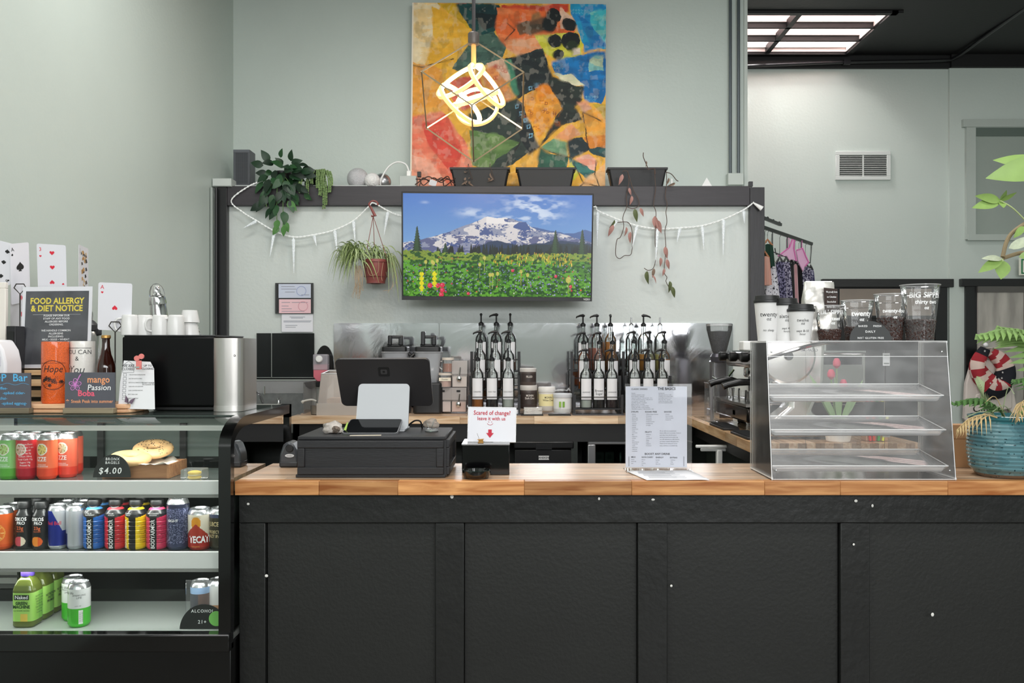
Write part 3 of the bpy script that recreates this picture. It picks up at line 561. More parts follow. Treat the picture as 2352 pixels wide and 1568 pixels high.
# ---- icicle string light
sl = thing('icicle_string_light', 'white string light with glowing icicle drops swagged across the wall', 'string light', P(1100, 530, 5.93))
o_ = Vector(sl.location); WC = M('#eef0ee', .5, emit=.15); ICE = M((.92, .97, 1.0), .25, emit=.12, bump=.8, scale=140)
D_ = 5.935
A_ = [(603, 414), (567, 430), (531, 461), (559, 488), (590, 507), (630, 530), (674, 544), (721, 539), (768, 528), (813, 506), (847, 474), (858, 466), (891, 484), (919, 495), (1000, 515), (1140, 520), (1280, 500), (1362, 475), (1374, 484), (1418, 503), (1464, 518), (1510, 525), (1562, 523), (1612, 518), (1662, 503), (1707, 482), (1731, 465)]
pa_ = [P(x, y, D_) - o_ for x, y in A_]
for k in (0, 1): B().tube([p + Vector((0, .004 * math.sin(i * 1.9 + k * PI), .004 * math.cos(i * 1.9 + k * PI))) for i, p in enumerate(bez(pa_, 230))], .0032, 5).part('cable', WC, sl)
for x, y, x2, y2 in ((589, 508, 558, 524), (630, 532, 620, 589), (674, 546, 675, 627), (721, 540, 727, 565), (769, 529, 775, 584), (812, 507, 816, 558), (891, 486, 882, 540), (1373, 486, 1371, 566), (1417, 505, 1403, 532), (1463, 519, 1451, 572), (1510, 526, 1506, 607), (1562, 524, 1555, 556), (1613, 519, 1617, 575), (1662, 503, 1661, 586), (1708, 483, 1710, 513)):
    a = P(x, y, D_ - .01) - o_; b = P(x2, y2, D_ - .01) - o_; n = 14
    B().tube([a.lerp(b, i / n) for i in range(n + 1)], [.002 if i == 0 else (.0108 * (1 - (i / n) ** 1.1) + .001) * (1 + .14 * (i % 2)) for i in range(n + 1)], 7).part('icicle', ICE, sl)
B().tube([P(1731, 466, D_ - .01) - o_, P(1740, 472, D_ - .02) - o_, P(1750, 479, D_ - .02) - o_], [.005, .011, .018], 10).part('end_plug', WHITE, sl)
# ---- papers on the wall
LINEC = M('#8a8d98', .6)
def page(name, x0, y0, x1, y1, d, col, lines, label, cat, group=None, parent=None):
    a, b = P(x0, y1, d), P(x1, y0, d); w, h = b.x - a.x, b.z - a.z
    t = thing(name, label, cat, a, 0, group); bx(0, w, -.0012, 0, 0, h).part('sheet', M(col, .6), t)
    for u0, u1, v in lines: bx(u0 * w, u1 * w, -.0016, -.0012, v * h, v * h + .0035).part('print_line', LINEC, t)
    return t
df = thing('document_frame', 'black document holder on the wall beside the hanging plant', 'frame', P(677, 720, 5.99))
s_ = 5.99 / F; bx(-43.5 * s_, 43.5 * s_, -.012, 0, 0, 70 * s_).part('backing', M('#1f2021', .4), df, bevel=.002)
frame_b(-43.5 * s_, 43.5 * s_, 0, 70 * s_, .012, -.016, -.01).part('frame', M('#2a2b2c', .4), df)
page('permit_document', 640, 652, 714, 684, 5.975, '#c9cfe0', [(.08, .5, .8), (.08, .55, .62), (.2, .5, .4), (.7, .95, .2)], 'pale blue certificate in the top of the black document holder', 'document')
page('permit_document', 641, 687, 714, 719, 5.975, '#ecc3c9', [(.08, .35, .75), (.4, .9, .75), (.08, .3, .5), (.08, .4, .3), (.08, .8, .12)], 'pink certificate in the bottom of the black document holder', 'document')
for xx, zz, cl in ((692, 668, '#9aa6cc'), (696, 703, '#d79aa6')):
    c = P(xx, zz, 5.973); o = B().lathe([(.030, 0), (.034, 0), (.034, .0006), (.030, .0006), (.030, 0)], 24, cap=False).part('seal_print', M(cl, .6), [q for q in bpy.data.objects if q.name.startswith('permit_document') and not q.parent][0 if zz < 690 else 1])
    o.location = c - o.parent.location; o.rotation_euler = (PI / 2, 0, 0)
page('paper_notice', 647, 721, 719, 762, 5.985, '#e4e4ea', [(.25, .75, .82), (.3, .68, .76), (.06, .95, .6), (.06, .92, .54), (.12, .5, .35), (.12, .45, .25)], 'white typed notice pinned below the document holder', 'document')
# ================================================================== things on the ledge above the beam and hanging from it
ZL = 2.5245
def onledge(px, Y=6.07): return Vector(((px - CX) * Y / F, Y, ZL))
def leafmesh(name, mat, L=1.0, wd=.5, bend=.25, fold=.12, n=6, tip=1.0):
    b = B(); rows = []
    for i in range(n + 1):
        t = i / n; w = wd * math.sin(PI * min(1, t ** .75 * tip)) ** .9 * .5 if 0 < t < 1 else 0.004
        y = L * t; z = -bend * t * t * L
        rows.append([(-w, y, z + fold * w), (0, y, z - .0), (w, y, z + fold * w)])
    v = [p for r in rows for p in r]; f = []
    for i in range(n):
        for j in (0, 1): a = i * 3 + j; f.append((a, a + 1, a + 4, a + 3))
    b.add(v, f); return b.mesh(name, mat, 80)
def place(me, name, parent, loc, rot, sc=1.0):
    o = bpy.data.objects.new(name, me); COL.objects.link(o); o.parent = parent; o.location = loc; o.rotation_euler = rot; o.scale = (sc, sc, sc); return o
def aim(direction, roll=0.0):
    """euler that turns local +y to the direction, local +z as near the camera side as it goes"""
    d = Vector(direction).normalized(); z = Vector((0, -1, .25)); z = z - d * z.dot(d)
    z = z.normalized() if z.length > 1e-4 else d.orthogonal(); x = d.cross(z)
    return (Matrix((x, d, z)).transposed() @ Matrix.Rotation(roll, 3, 'Y')).to_euler()
# speaker
t = thing('speaker_box', 'grey perforated box speaker standing in the corner of the ledge', 'speaker', onledge(564, 6.09))
bx(-.07, .045, -.05, .08, 0, .275).part('cabinet', M('#4d5055', .45), t, bevel=.004)
b = B()
for i in range(13):
    for j in range(22):
        x, z = -.052 + i * .0066, .04 + j * .0098; b.add([(x, -.0515, z), (x + .0042, -.0515, z), (x + .0042, -.0515, z + .0055), (x, -.0515, z + .0055)], [(0, 1, 2, 3)])
o = b.part('grille_hole', M('#202226', .6), t); o['kind'] = 'stuff'
bx(-.069, .044, -.052, -.05, .255, .274).part('top_band', M('#5d6066', .4), t)
# trailing pothos
r4 = random.Random(11)
LM = [M(c, .45, 0, 0, 1, .25, 25) for c in ('#142b1b', '#1b3a22', '#28502c', '#4f8040')]
LF = [leafmesh('leaf', m_, 1, .62, .3) for m_ in LM]
t = thing('trailing_pothos', 'bushy dark green trailing plant spilling over the black beam', 'plant', onledge(650, 6.03))
lathe([(.045, 0), (.062, .10), (.066, .10), (.066, .115), (.058, .115), (.055, .10), (.0, .10)], 20).part('pot', M('#15171a', .4), t)
o_ = Vector(t.location)
spots = [(r4.gauss(648, 24), r4.gauss(402, 24), 0) for k in range(66)] + [(x + r4.uniform(-7, 7), y, 1) for x, y in ((610, 462), (628, 458), (612, 440), (604, 470), (622, 478), (640, 470), (668, 462), (676, 445), (672, 470), (650, 440), (630, 430), (660, 430), (690, 430), (642, 488), (655, 486), (634, 505), (648, 510), (640, 522), (652, 517), (618, 452), (684, 452))]
for k, (x, y, lo) in enumerate(spots):
    x = min(700, max(598, x)); y = min(520, max(362, y)); q = P(x, y, 5.93 + r4.uniform(-.03, .07) - (.02 if lo else 0)); q.y = min(q.y, 5.915) if y > 423 else q.y
    dx = (x - 648) / 40; dz = -.9 if lo else (-(y - 385) / 45 + r4.uniform(-.4, .3))
    rot = aim((dx + r4.uniform(-.5, .5), -.35, dz), r4.uniform(-.6, .6)); place(LF[3 if y > 505 or (k % 9 == 0 and lo) else (k * 7) % 3], 'leaf', t, q - o_, rot, r4.uniform(.062, .098))
STEM = M('#5a7a44', .5)
for x, y in ((612, 475), (636, 528), (672, 475), (650, 520)): B().tube(bez([(0, -.05, .1), P((x + 650) / 2, 415, 5.93) - o_, P(x, 440, 5.92) - o_, P(x, y, 5.915) - o_], 14), .0028, 5).part('stem', STEM, t)
# string of pearls
t = thing('string_of_pearls', 'string of pearls succulent with beaded strands hanging over the beam', 'plant', onledge(731, 6.06)); o_ = Vector(t.location)
lathe([(.04, 0), (.055, .11), (.058, .125), (.05, .125), (.046, .1), (0, .1)], 18).part('pot', M('#101214', .4), t)
PM = M('#7c9560', .5, 0, 0, 1, .2, 60)
for x0, y0, x1, y1 in ((708, 395, 690, 442), (712, 392, 706, 455), (727, 392, 735, 448), (735, 392, 744, 478), (740, 392, 748, 470), (748, 393, 757, 440), (745, 390, 740, 430), (722, 391, 716, 420), (755, 395, 761, 425), (730, 392, 729, 430)):
    b = B(); pts = bez([(P(x0, y0 + 6, 6.04) - o_), (P((x0 * 2 + x1) / 3, y0, 6.0) - o_), (P(x1, (y0 + y1) / 2, 5.93) - o_), (P(x1, y1, 5.925) - o_)], 40)
    for k, p in enumerate(pts):
        for s in (-1, 1): b.ball(p + Vector((s * .006, r4.uniform(-.005, .005), r4.uniform(-.003, .003))), .0062, 5, 4)
    o = b.part('bead_strand', PM, t); o['kind'] = 'stuff'
# glitter balls and the plugged in cable
GLIT = M('#dddcdf', .35, .35, .7, 260, .15, 220)
for px, r, Y, mt, lb in ((822, .075, 6.06, GLIT, 'large silver glitter ball on the ledge, leftmost of three'), (855, .054, 6.02, M('#eceae8', .8, 0, .8, 60, .08, 60), 'small fuzzy white ball on the ledge'), (878, .062, 6.11, M('#b9babd', .3, .85), 'smooth silver ball half hidden behind the white ball')):
    o = B().ball((0, 0, r), r, 32, 20).part('ornament_ball', mt); o.location = onledge(px, Y); tag(o, lb, 'ornament', 'ornaments on the ledge')
t = thing('surface_outlet', 'sage metal outlet box with a white plug and arched cable on the ledge', 'outlet', onledge(939, 6.05)); o_ = Vector(t.location)
bx(-.06, .058, -.05, .05, .0, .086).part('outlet_box', M('#b9bfba', .45), t, bevel=.004); bx(-.012, .018, -.03, .0, .086, .125).part('plug', WHITE, t, bevel=.004)
B().tube(bez([(.004, -.015, .12), (-.02, -.02, .17), (-.08, -.02, .185), (-.14, -.02, .15), (-.185, -.03, .07), (-.2, .0, .01)], 30), .006, 8).part('cable', WHITE, t); bx(.06, .085, -.02, .02, .086, .12).part('adapter', BLKPL, t)
t = thing('cable_tangle', 'tangle of brown power cables lying on the ledge by the painting', 'cable', onledge(992, 6.0))
for k in range(4):
    pts = [(-.10 + .05 * i + r4.uniform(-.02, .02), r4.uniform(-.02, .03), .012 + abs(math.sin(i * 1.3 + k)) * .06 * (1 if k < 3 else 1.3)) for i in range(6)]; B().tube(bez(pts, 30), .0038, 5).part('wire', M('#4a3630', .5), t)
bx(-.03, .02, -.028, -.026, .01, .05).part('paper_tag', M('#d8d6d8', .6), t, rot=(0, .3, .2))
# planters with dead sprigs
TR = M('#1d1d1f', .5, 0, .05, 60); TWIG = M('#5b4a42', .7); DRY = M('#8a7566', .8, 0, 0, 1, .2, 30); DRYP = M('#b98a82', .7, 0, 0, 1, .2, 30); OLV = M('#66704a', .6)
DL = [leafmesh('dry_leaf', m_, 1, .38, .5, .5) for m_ in (DRY, DRYP, OLV)]
pls = []
for px, lb in ((1103, 'black trough planter with curled dead leaves, left of three on the ledge'), (1253, 'empty black trough planter in front of the painting, middle of three'), (1462, 'black trough planter with dried vines dangling from it')):
    t = thing('trough_planter', lb, 'planter', onledge(px, 6.07), 0, 'trough planters on the ledge'); b = B()
    w0, w1, d0, d1, h = .175, .203, .045, .058, .145
    b.add([(-w0, -d0, 0), (w0, -d0, 0), (w0, d0, 0), (-w0, d0, 0), (-w1, -d1, h), (w1, -d1, h), (w1, d1, h), (-w1, d1, h)], [(0, 3, 2, 1), (0, 1, 5, 4), (1, 2, 6, 5), (2, 3, 7, 6), (3, 0, 4, 7)])
    b.part('trough', TR, t, bevel=.012); frame = B()
    for a in ((-w1 - .005, w1 + .005, -d1 - .005, -d1 + .004), (-w1 - .005, w1 + .005, d1 - .004, d1 + .005), (-w1 - .005, -w1 + .004, -d1, d1), (w1 - .004, w1 + .005, -d1, d1)): frame.box(*a, h - .014, h)
    frame.part('rim', TR, t); bx(-w1 + .004, w1 - .004, -d1 + .004, d1 - .004, h - .03, h - .022).part('soil', M('#2a211b', .9, 0, .8, 80), t); pls.append(t)
for k in range(11):
    a = pls[0]; x = r4.choice((-.095, -.085, .05, .07, .09)) + r4.uniform(-.02, .02); place(DL[0], 'dry_leaf', a, (x, -.068 + r4.uniform(-.012, .004), .135 - r4.uniform(0, .09)), (r4.uniform(-2.6, -1.2), r4.uniform(-1, 1), r4.uniform(-1, 1)), r4.uniform(.035, .055))
for x in (-.09, .06): B().tube(bez([(x, -.02, .115), (x + .01, -.06, .17), (x + .02, -.07, .12), (x + .04, -.072, .06)], 10), .002, 4).part('twig', TWIG, pls[0])
t = pls[2]; o_ = Vector(t.location)
def zz(x, y): return P(1340 + x / 4.355, 340 + y / 4.355, 5.925) - o_
V_ = [[(450, 220), (455, 330), (445, 400), (430, 500), (435, 580), (395, 690), (403, 790), (370, 890), (335, 920), (322, 1060), (360, 1105), (410, 1075), (478, 1058), (490, 900), (480, 800), (440, 740), (340, 745)],
      [(395, 225), (440, 220), (460, 290), (500, 420), (545, 500), (555, 570), (500, 605), (440, 590)], [(715, 215), (718, 330), (722, 420), (703, 560), (725, 640), (720, 780), (718, 960), (735, 1040), (705, 1190), (650, 1222), (607, 1200)],
      [(830, 240), (832, 380), (818, 480), (838, 560), (826, 640), (835, 740), (815, 830), (825, 1000), (808, 1230), (835, 1290), (826, 1330), (850, 1380), (890, 1440)]]
for pts in V_: B().tube(bez([zz(x, y + (0)) + Vector((0, (.03 if y < 230 else 0), 0)) for x, y in pts], 70), .0026, 5).part('vine_stem', TWIG, t)
B().tube(bez([zz(650, 215), zz(628, 160), zz(600, 90), zz(600, 45)], 12), .003, 5).part('vine_stem', TWIG, t); B().tube(bez([zz(650, 215), zz(710, 205), zz(720, 260)], 8), .003, 5).part('vine_stem', TWIG, t)
B().tube(bez([zz(825, 240), zz(880, 260), zz(930, 320), zz(950, 330)], 10), .003, 5).part('vine_stem', TWIG, t)
for x, y, dx, dz, k, s in ((390, 265, -.3, -1, 1, .07), (455, 400, .2, -1, 1, .05), (483, 480, -.1, -1, 1, .06), (510, 610, .15, -1, 2, .085), (565, 600, .4, -1, 1, .06), (310, 720, -.3, -1, 2, .06), (300, 770, -.5, -1, 1, .08), (425, 790, .1, -1, 1, .06), (470, 840, -.2, -1, 1, .07), (710, 680, .1, -1, 1, .11), (735, 720, .3, -1, 1, .09), (815, 985, .1, -1, 1, .08), (830, 1110, .2, -1, 1, .07), (768, 1095, .1, -1, 1, .06), (808, 1205, -.2, -1, 1, .05), (635, 1230, -.1, -1, 2, .085), (705, 1205, -.2, -1, 0, .06), (680, 1275, .7, -.6, 1, .06), (860, 1330, .1, -1, 2, .075), (885, 1385, .2, -1, 2, .075), (622, 130, .3, -1, 0, .04), (850, 300, -.1, -1, 0, .05), (915, 350, -.6, -.4, 0, .05)):
    place(DL[k], 'dry_leaf', t, zz(x, y) + Vector((0, -.012, 0)), aim((dx, -.1, dz), r4.uniform(-.8, .8)), s)
o = lathe([(.0075, 0), (.0075, .05), (.006, .055), (.006, .068), (0, .07)], 12).part('vial', WHITE); o.location = onledge(1543, 6.02); tag(o, 'tiny white capped vial beside the dried vine planter', 'vial')
o = B().add([(-.045, 0, 0), (.05, 0, 0), (.005, .02, .085)], [(0, 1, 2)]).part('paper_scrap', WHITE, solid=.002); o.location = onledge(1623, 6.04); tag(o, 'white paper corner sticking up at the right of the ledge', 'paper')
# hanging spider plant
t = thing('hanging_spider_plant', 'variegated spider plant in a terracotta red hanging pot', 'plant', P(863, 651, 5.80)); o_ = Vector(t.location); TC = M('#8c4a45', .45)
k_ = 5.8 / F; R0, R1, hp = 21.5 * k_, 30 * k_, 54 * k_
lathe([(0, .004), (R0 * .6, .004), (R0 * .6, 0), (R0, 0), (R0 * 1.03, .02), (R0 * 1.22, .055), (R1 * .97, hp - .02), (R1 * 1.04, hp - .018), (R1 * 1.04, hp), (R1 * .94, hp), (R1 * .9, hp - .03), (0, hp - .03)], 32).part('pot', TC, t)
lathe([(R0 * 1.15, .04), (R0 * 1.23, .044), (R0 * 1.25, .05)], 32, cap=False).part('saucer_rim', TC, t)
hk = P(857, 496, 5.80) - o_; b = B(); b.tube([hk + Vector((-.012, 0, 0)), hk + Vector((.014, 0, 0)), hk + Vector((-.016, 0, .06)), P(849, 474, 5.85) - o_, P(847, 467, 5.86) - o_], [.008, .012, .008, .006, .005], 6)
b.tube([P(858 + 10 * math.cos(a), 470 - 10 * math.sin(a) * .9, 5.86) - o_ for a in np.linspace(PI, -.15, 12)], .006, 6); b.part('hook', TC, t)
for x, y, dy in ((838, 597, -.03), (861, 600, .08), (890, 597, -.03)): B().tube([hk, P(x, y, 5.8 + dy) - o_], .0022, 5).part('hanger_wire', TC, t)
GB = [VC(.5)] ; sp = B()
def blade(p0, dirx, diry, up, L, w, col1, col2, droop):
    pts = []; v = Vector((dirx, diry, up)); p = Vector(p0); n = 9
    for i in range(n + 1): pts.append(p.copy()); p += v * (L / n); v.z -= droop / n; v *= .99
    side = Vector((-diry, dirx, 0)); side = (side.normalized() if side.length > .01 else Vector((1, 0, 0))) * .5 + Vector((.35, 0, .3)); side.normalize()
    for i in range(n):
        w0 = w * math.sin(PI * (.12 + .86 * i / n)) ; w1 = w * math.sin(PI * (.12 + .86 * (i + 1) / n)) if i < n - 1 else .0004
        a, c = pts[i], pts[i + 1]
        for s0, s1, col in ((-1, -.3, col1), (-.3, .3, col2), (.3, 1, col1)): sp.add([a + side * w0 * s0, a + side * w0 * s1, c + side * w1 * s1, c + side * w1 * s0], [(0, 1, 2, 3)], col)
r6 = random.Random(3)
for k in range(330):
    left = k < 250; c = P(r6.gauss(814, 13) if left else r6.gauss(866, 12), r6.gauss(585, 9), (5.74 if left else 5.83) + r6.uniform(-.05, .05)) - o_
    a = r6.uniform(PI * .7, PI * 1.4) if left and r6.random() < .75 else r6.uniform(0, 2 * PI)
    g = r6.choice(('#6f8a4a', '#87a05c', '#5d7a40', '#7d9656')); blade(c, math.cos(a) * r6.uniform(.5, 1.1), math.sin(a) * .45 - .1, r6.uniform(.8, 1.5), r6.uniform(.09, .165) * (1 if left else .8), r6.uniform(.004, .0065), g, r6.choice(('#dfe3b8', '#c9d39a')), r6.uniform(3.0, 5.2))
for k in range(26):
    c = P(r6.uniform(885, 900), r6.uniform(590, 600), 5.74) - o_; blade(c, r6.uniform(.05, .5), r6.uniform(-.3, .2), r6.uniform(.2, .8), r6.uniform(.18, .3), .003, '#7f9058', '#aeb98a', r6.uniform(2.4, 3.6))
o = sp.part('foliage', VC(.5), t, smooth=60); o['kind'] = 'stuff'
b = B()
for k in range(22):
    x = r6.uniform(815, 838); b.tube(bez([P(x, 610, 5.74) - o_, P(x + r6.uniform(-6, 6), 640, 5.72) - o_, P(x + r6.uniform(-8, 8), r6.uniform(655, 690), 5.73) - o_], 8), .0014, 4)
o = b.part('root_strand', M('#a99378', .7), t); o['kind'] = 'stuff'
for pts in ([(870, 600), (868, 625), (850, 632), (843, 612)], [(880, 602), (876, 632), (878, 645)], [(898, 600), (912, 640), (890, 672)], [(905, 610), (900, 660), (880, 668)]): B().tube(bez([P(x, y, 5.71) - o_ for x, y in pts], 12), .0016, 4).part('runner', M('#b59a7a', .6), t)
# ================================================================== refrigerated display case on the left
XL, XR, Y0, Y1, ZT = -1.98, -.898, 2.72, 3.45, 1.2
GB_ = M('#050505', .12, coat=.3); cs = thing('display_case', 'black refrigerated display case with curved glass front full of drinks', 'display case', (0, 0, 0))
def prof(off, n=8):
    """front curve (y,z) from the sill up and over to the back, pulled in by off"""
    pts = [(Y0 + off, .53)] + [(Y0 + .17 - (.17 - off) * math.cos(a), ZT - .09 + (.09 - off) * math.sin(a)) for a in np.linspace(0, PI / 2, n)] + [(Y1, ZT - off)]
    return pts
bx(XL, XR, Y0 + .005, Y1, 0, .50).part('base', M('#070707', .25), cs, bevel=.004)
bx(XL, XR, Y0 - .012, Y0 + .03, .475, .53).part('sill', GB_, cs, bevel=.004)
for xa, xb in ((XR - .038, XR), (XL, XL + .03)):
    po, pi_ = prof(0), prof(.034); poly = po + [(Y1, .5), (Y1 - .03, .5), (Y1 - .03, ZT - .034)] + pi_[::-1][1:]
    B().prism([(y, z) for y, z in poly], xa, xb, 'x').part('end_frame', GB_, cs)
EGL = GL('#dfeae6', 1.5, .01); FGL = GL('#f2f7f4', 1.42, .01)
pe = prof(.03); B().prism([(Y1 - .03, .5)] + [(y, z) for y, z in pe[::-1]][0:1] + [(y, z) for y, z in pe[::-1]][1:], XR - .018, XR - .012, 'x').part('end_glass', EGL, cs)
pf = prof(.006, 12); b = B(); n = len(pf) - 1
b.add([(XL + .03, y, z) for y, z in pf[:-1]] + [(XR - .038, y, z) for y, z in pf[:-1]], [(i, i + len(pf) - 1, i + len(pf), i + 1) for i in range(len(pf) - 2)]); b.part('curved_front_glass', FGL, cs)
bx(XL + .03, XR - .038, Y0 + .17, Y1, ZT - .012, ZT - .001).part('top_glass', GL('#c4d4cc', 1.5, .02, .18, '#7d8f88'), cs)
bx(XL, XR, Y1 - .03, Y1, ZT - .05, ZT).part('rear_top_rail', M('#8d8d88', .4), cs)
SH = M('#eaeae8', .4); 
for z1, z0, dd in ((.996, .950, .40), (.768, .712, .42)):
    s = bx(XL + .035, XR - .04, Y0 + .075, Y0 + .085, z0, z1).part('shelf_lip', SH, cs, bevel=.003)
    bx(XL + .035, XR - .04, Y0 + .085, Y0 + dd, z1 - .012, z1 - .004).part('shelf', GL('#dfe8e4', 1.45, .02, .25, '#a5aca8'), cs)
    bx(XL + .035, XR - .04, Y0 + .07, Y0 + .088, z0 - .008, z0).part('lip_rail', M('#8f8f8b', .4), cs)
bx(XL + .035, XR - .04, Y0 + .035, Y0 + .39, .51, .518).part('deck', M('#b9bfba', .35), cs)
bx(XL + .03, XR - .04, Y0 + .39, Y1 - .04, .50, .56).part('deck_riser', M('#151615', .4), cs)
bx(XL + .03, XR - .04, Y1 - .06, Y1 - .04, .5, 1.0).part('rear_door', GL('#59625d', 1.5, .03, .45, '#1c211e'), cs)
bx(XL + .03, XR - .04, Y1 - .058, Y1 - .035, 1.0, ZT - .05).part('rear_panel', M('#84948d', .4), cs)
for x in (-1.30, -1.62): bx(x - .012, x + .012, Y1 - .075, Y1 - .055, .5, 1.13).part('shelf_post', M('#2a2c2b', .4), cs)
bx(XR - .12, XR - .10, Y0 + .38, Y0 + .40, .55, 1.12).part('shelf_post', M('#b8bcb9', .3, .6), cs)
bx(XL + .05, XR - .05, Y0 + .09, Y0 + .105, 1.155, 1.170).part('lamp_strip', M('#cfd4d0', .4, emit=.25), cs)
for z, yy, e in ((1.155, Y0 + .14, 2.4), (.938, Y0 + .10, 1.6), (.70, Y0 + .10, 1.3)):
    a = area('case_strip_light', (-1.43, yy, z), (.35, 0, 0), 1.0, .02, e, (1, 1, .97)); a.parent = cs
Z1, Z2, Z3 = .993, .765, .519
# ---- drinks
def can_prof(R, H, neck=.86, rows=64):
    pr = [(R * .80, 0), (R * .86, .003), (R, .010)]
    pr += [(R, .010 + (H - .028) * (i + 1) / rows) for i in range(rows)]
    return pr
def can(name, label, px, Y, z, R, H, colf, topcol='#c9cacc', group='cans in the display case', gloss=.28, metal=.25):
    x = (px - CX) * Y / F; t = thing(name, label, 'can', (x, Y, z), 0, group)
    pr = can_prof(R, H); B().lathe(pr, 100, colf=colf).part('body', VC(gloss, metal, coat=.2), t)
    lathe([(R, H - .018), (R * .93, H - .009), (R * .82, H - .003), (R * .85, H), (R * .82, H), (R * .78, H - .005), (0, H - .005)], 32).part('lid', M(topcol, .25, .9), t)
    bx(-.006, .006, -R * .45, R * .1, H - .0045, H - .003).part('pull_tab', M('#b5b6b8', .3, .9), t)
    return t
def fade(base, **k): return lambda u, z: base
def disc(c0, zc, ru, R, inner, outer):
    """colour function piece: a printed round mark centred at the front"""
    pass
W_ = '#f2f0ee'
def izze(base, dark, mark):
    def f(u, z):
        du = (u - .5) * 2 * PI * .033; dz = z - .098
        if math.hypot(du + .004, dz) < .016: return mark if (math.atan2(dz, du) * 3 / PI) % 1 > .18 or math.hypot(du + .004, dz) < .004 else '#8a7a3a'
        if math.hypot(du + .004, dz) < .0195: return '#efe9dc'
        return dark if z < .035 else base
    return f
gi = 'slim fruit soda cans on the top shelf'
for i, (px, Y, fn, lb, tx) in enumerate(((22, 2.865, izze('#8fce7a', '#5fae3f', '#b8d88a'), 'green slim soda can on the top shelf, leftmost in front', 1), (61, 2.865, izze('#e0404a', '#b5142c', '#e8b0a0'), 'red slim soda can between the green and orange soda cans', 0), (109, 2.865, izze('#f0704a', '#e2482a', '#e8cf7a'), 'orange slim soda can with a yellow fruit mark, front row', 1), (155, 2.905, izze('#ec6a50', '#dc4030', '#cfcaa8'), 'coral slim soda can at the right end of the row', 1), (122, 2.94, izze('#ec6a50', '#dc4030', '#cfcaa8'), 'coral slim soda can second row behind the orange one', 0), (80, 2.94, izze('#e0404a', '#b5142c', '#e8b0a0'), 'red slim soda can in the second row', 0), (40, 2.94, izze('#8fce7a', '#5fae3f', '#b8d88a'), 'green slim soda can in the second row', 0), (168, 2.98, izze('#ec6a50', '#dc4030', '#cfcaa8'), 'coral slim soda can at the back right of the group', 0))):
    t = can('soda_can', lb, px, Y, Z1, .0315, .146, fn, group=gi)
    if tx: txt('IZZE', t, INKW, (0, 0, .066), .020, wrap=(.0319, -.12, False), bold=.02, sx=.8); txt('SPARKLING\nJUICE BEVERAGE', t, INKW, (0, 0, .045), .0055, wrap=(.0319, -.1, False))
    elif i == 1: txt('Nutrition Facts\nServing size 1 can\nCalories 60\nTotal Fat 0g\nSodium 10mg\nTotal Carb 15g\nSugars 14g\nProtein 0g', t, INKW, (0, 0, .08), .0075, wrap=(.0319, .35, False), line=1.3)
# mid shelf cans
def orangecan(u, z):
    du = (u - .5) * 2 * PI * .036; dz = z - .055; r = math.hypot(du, dz)
    if r < .030: return '#f0a04a' if r > .026 else ('#f6c27a' if abs((math.atan2(dz, du) * 4 / PI) % 1 - .5) > .42 else '#e8742a')
    return '#e2642a' if z > .018 else '#d8541f'
for px, Y, lb in ((4, 2.86, 'orange fruit soda can cut by the left picture edge'), (30, 2.93, 'orange soda can behind the yogurt drinks')): can('soda_can', lb, px, Y, Z2, .035, .134, orangecan, group='cans in the display case')
def rbull(side):
    def f(u, z):
        if side: return '#15246a' if (u < .42 and z < .052) else '#b9bcc2'
        k = (u - .5) * 8 + (z - .07) * 22
        a = '#1c2f8f' if (k < 1.0 if z > .06 else k > -2.0) else '#c3c6cc'
        return a if z > .012 else '#b8bac0'
    return f
gr = 'slim energy drink cans'
for px, Y, sd, lb in ((133, 2.865, 0, 'blue and silver slim energy drink can, front row'), (174, 2.865, 1, 'slim energy drink can turned to its silver side'), (150, 2.93, 0, 'slim energy drink can second in line, left column'), (188, 2.93, 1, 'slim energy drink can second in line, right column'), (165, 3.0, 0, 'slim energy drink can third in line, left column'), (201, 3.0, 1, 'slim energy drink can third in line, right column'), (180, 3.07, 0, 'rearmost slim energy drink can, left column'), (213, 3.07, 1, 'rearmost slim energy drink can, right column')):
    t = can('energy_drink_can', lb, px, Y, Z2, .029, .143, rbull(sd), group=gr, metal=.5)
    if not sd and Y < 2.9: txt('Red Bull', t, M('#c2263a', .5), (0, 0, .085), .017, wrap=(.0293, 0, False), bold=.02, sx=.85); txt('ENERGY DRINK', t, INKW, (0, 0, .01), .005, wrap=(.0293, 0, False))
def swirl(u, z):
    n = mnoise.noise(Vector((u * 9, z * 60, 0))) * 4
    return '#8388a8' if abs((n % 1) - .5) < .13 and .02 < z < .135 else ('#3a3f5c' if z < .135 else '#2a2d40')
t = can('beer_can', 'tall navy swirl patterned can beside the pink sports drink', 409, 2.86, Z2, .0352, .166, swirl, metal=.3); txt('NIGHT', t, INKW, (0, 0, .095), .012, wrap=(.0355, -.15, False), bold=.02)
def teca(u, z):
    du = (u - .5) * 2 * PI * .037; m = .085 - abs(du) * .9
    if z < m: return '#b23a2a' if z > .045 else '#a8281f'
    if math.hypot(du, (z - .088) * .8) < .016 and z > .07: return '#e79a2c'
    return '#e6dcc8'
t = can('beer_can', 'cream and red beer can with a bold white name', 459, 2.86, Z2, .0372, .132, teca); txt('TECATE', t, INKW, (0, 0, .034), .030, wrap=(.0376, .42, False), bold=.06, sx=.72); txt('CERVEZA', t, M('#c9a04a', .5), (0, 0, .105), .007, wrap=(.0376, 0, False)); txt('ORIGINAL', t, M('#e0a04a', .5), (0, 0, .012), .006, wrap=(.0376, 0, False))
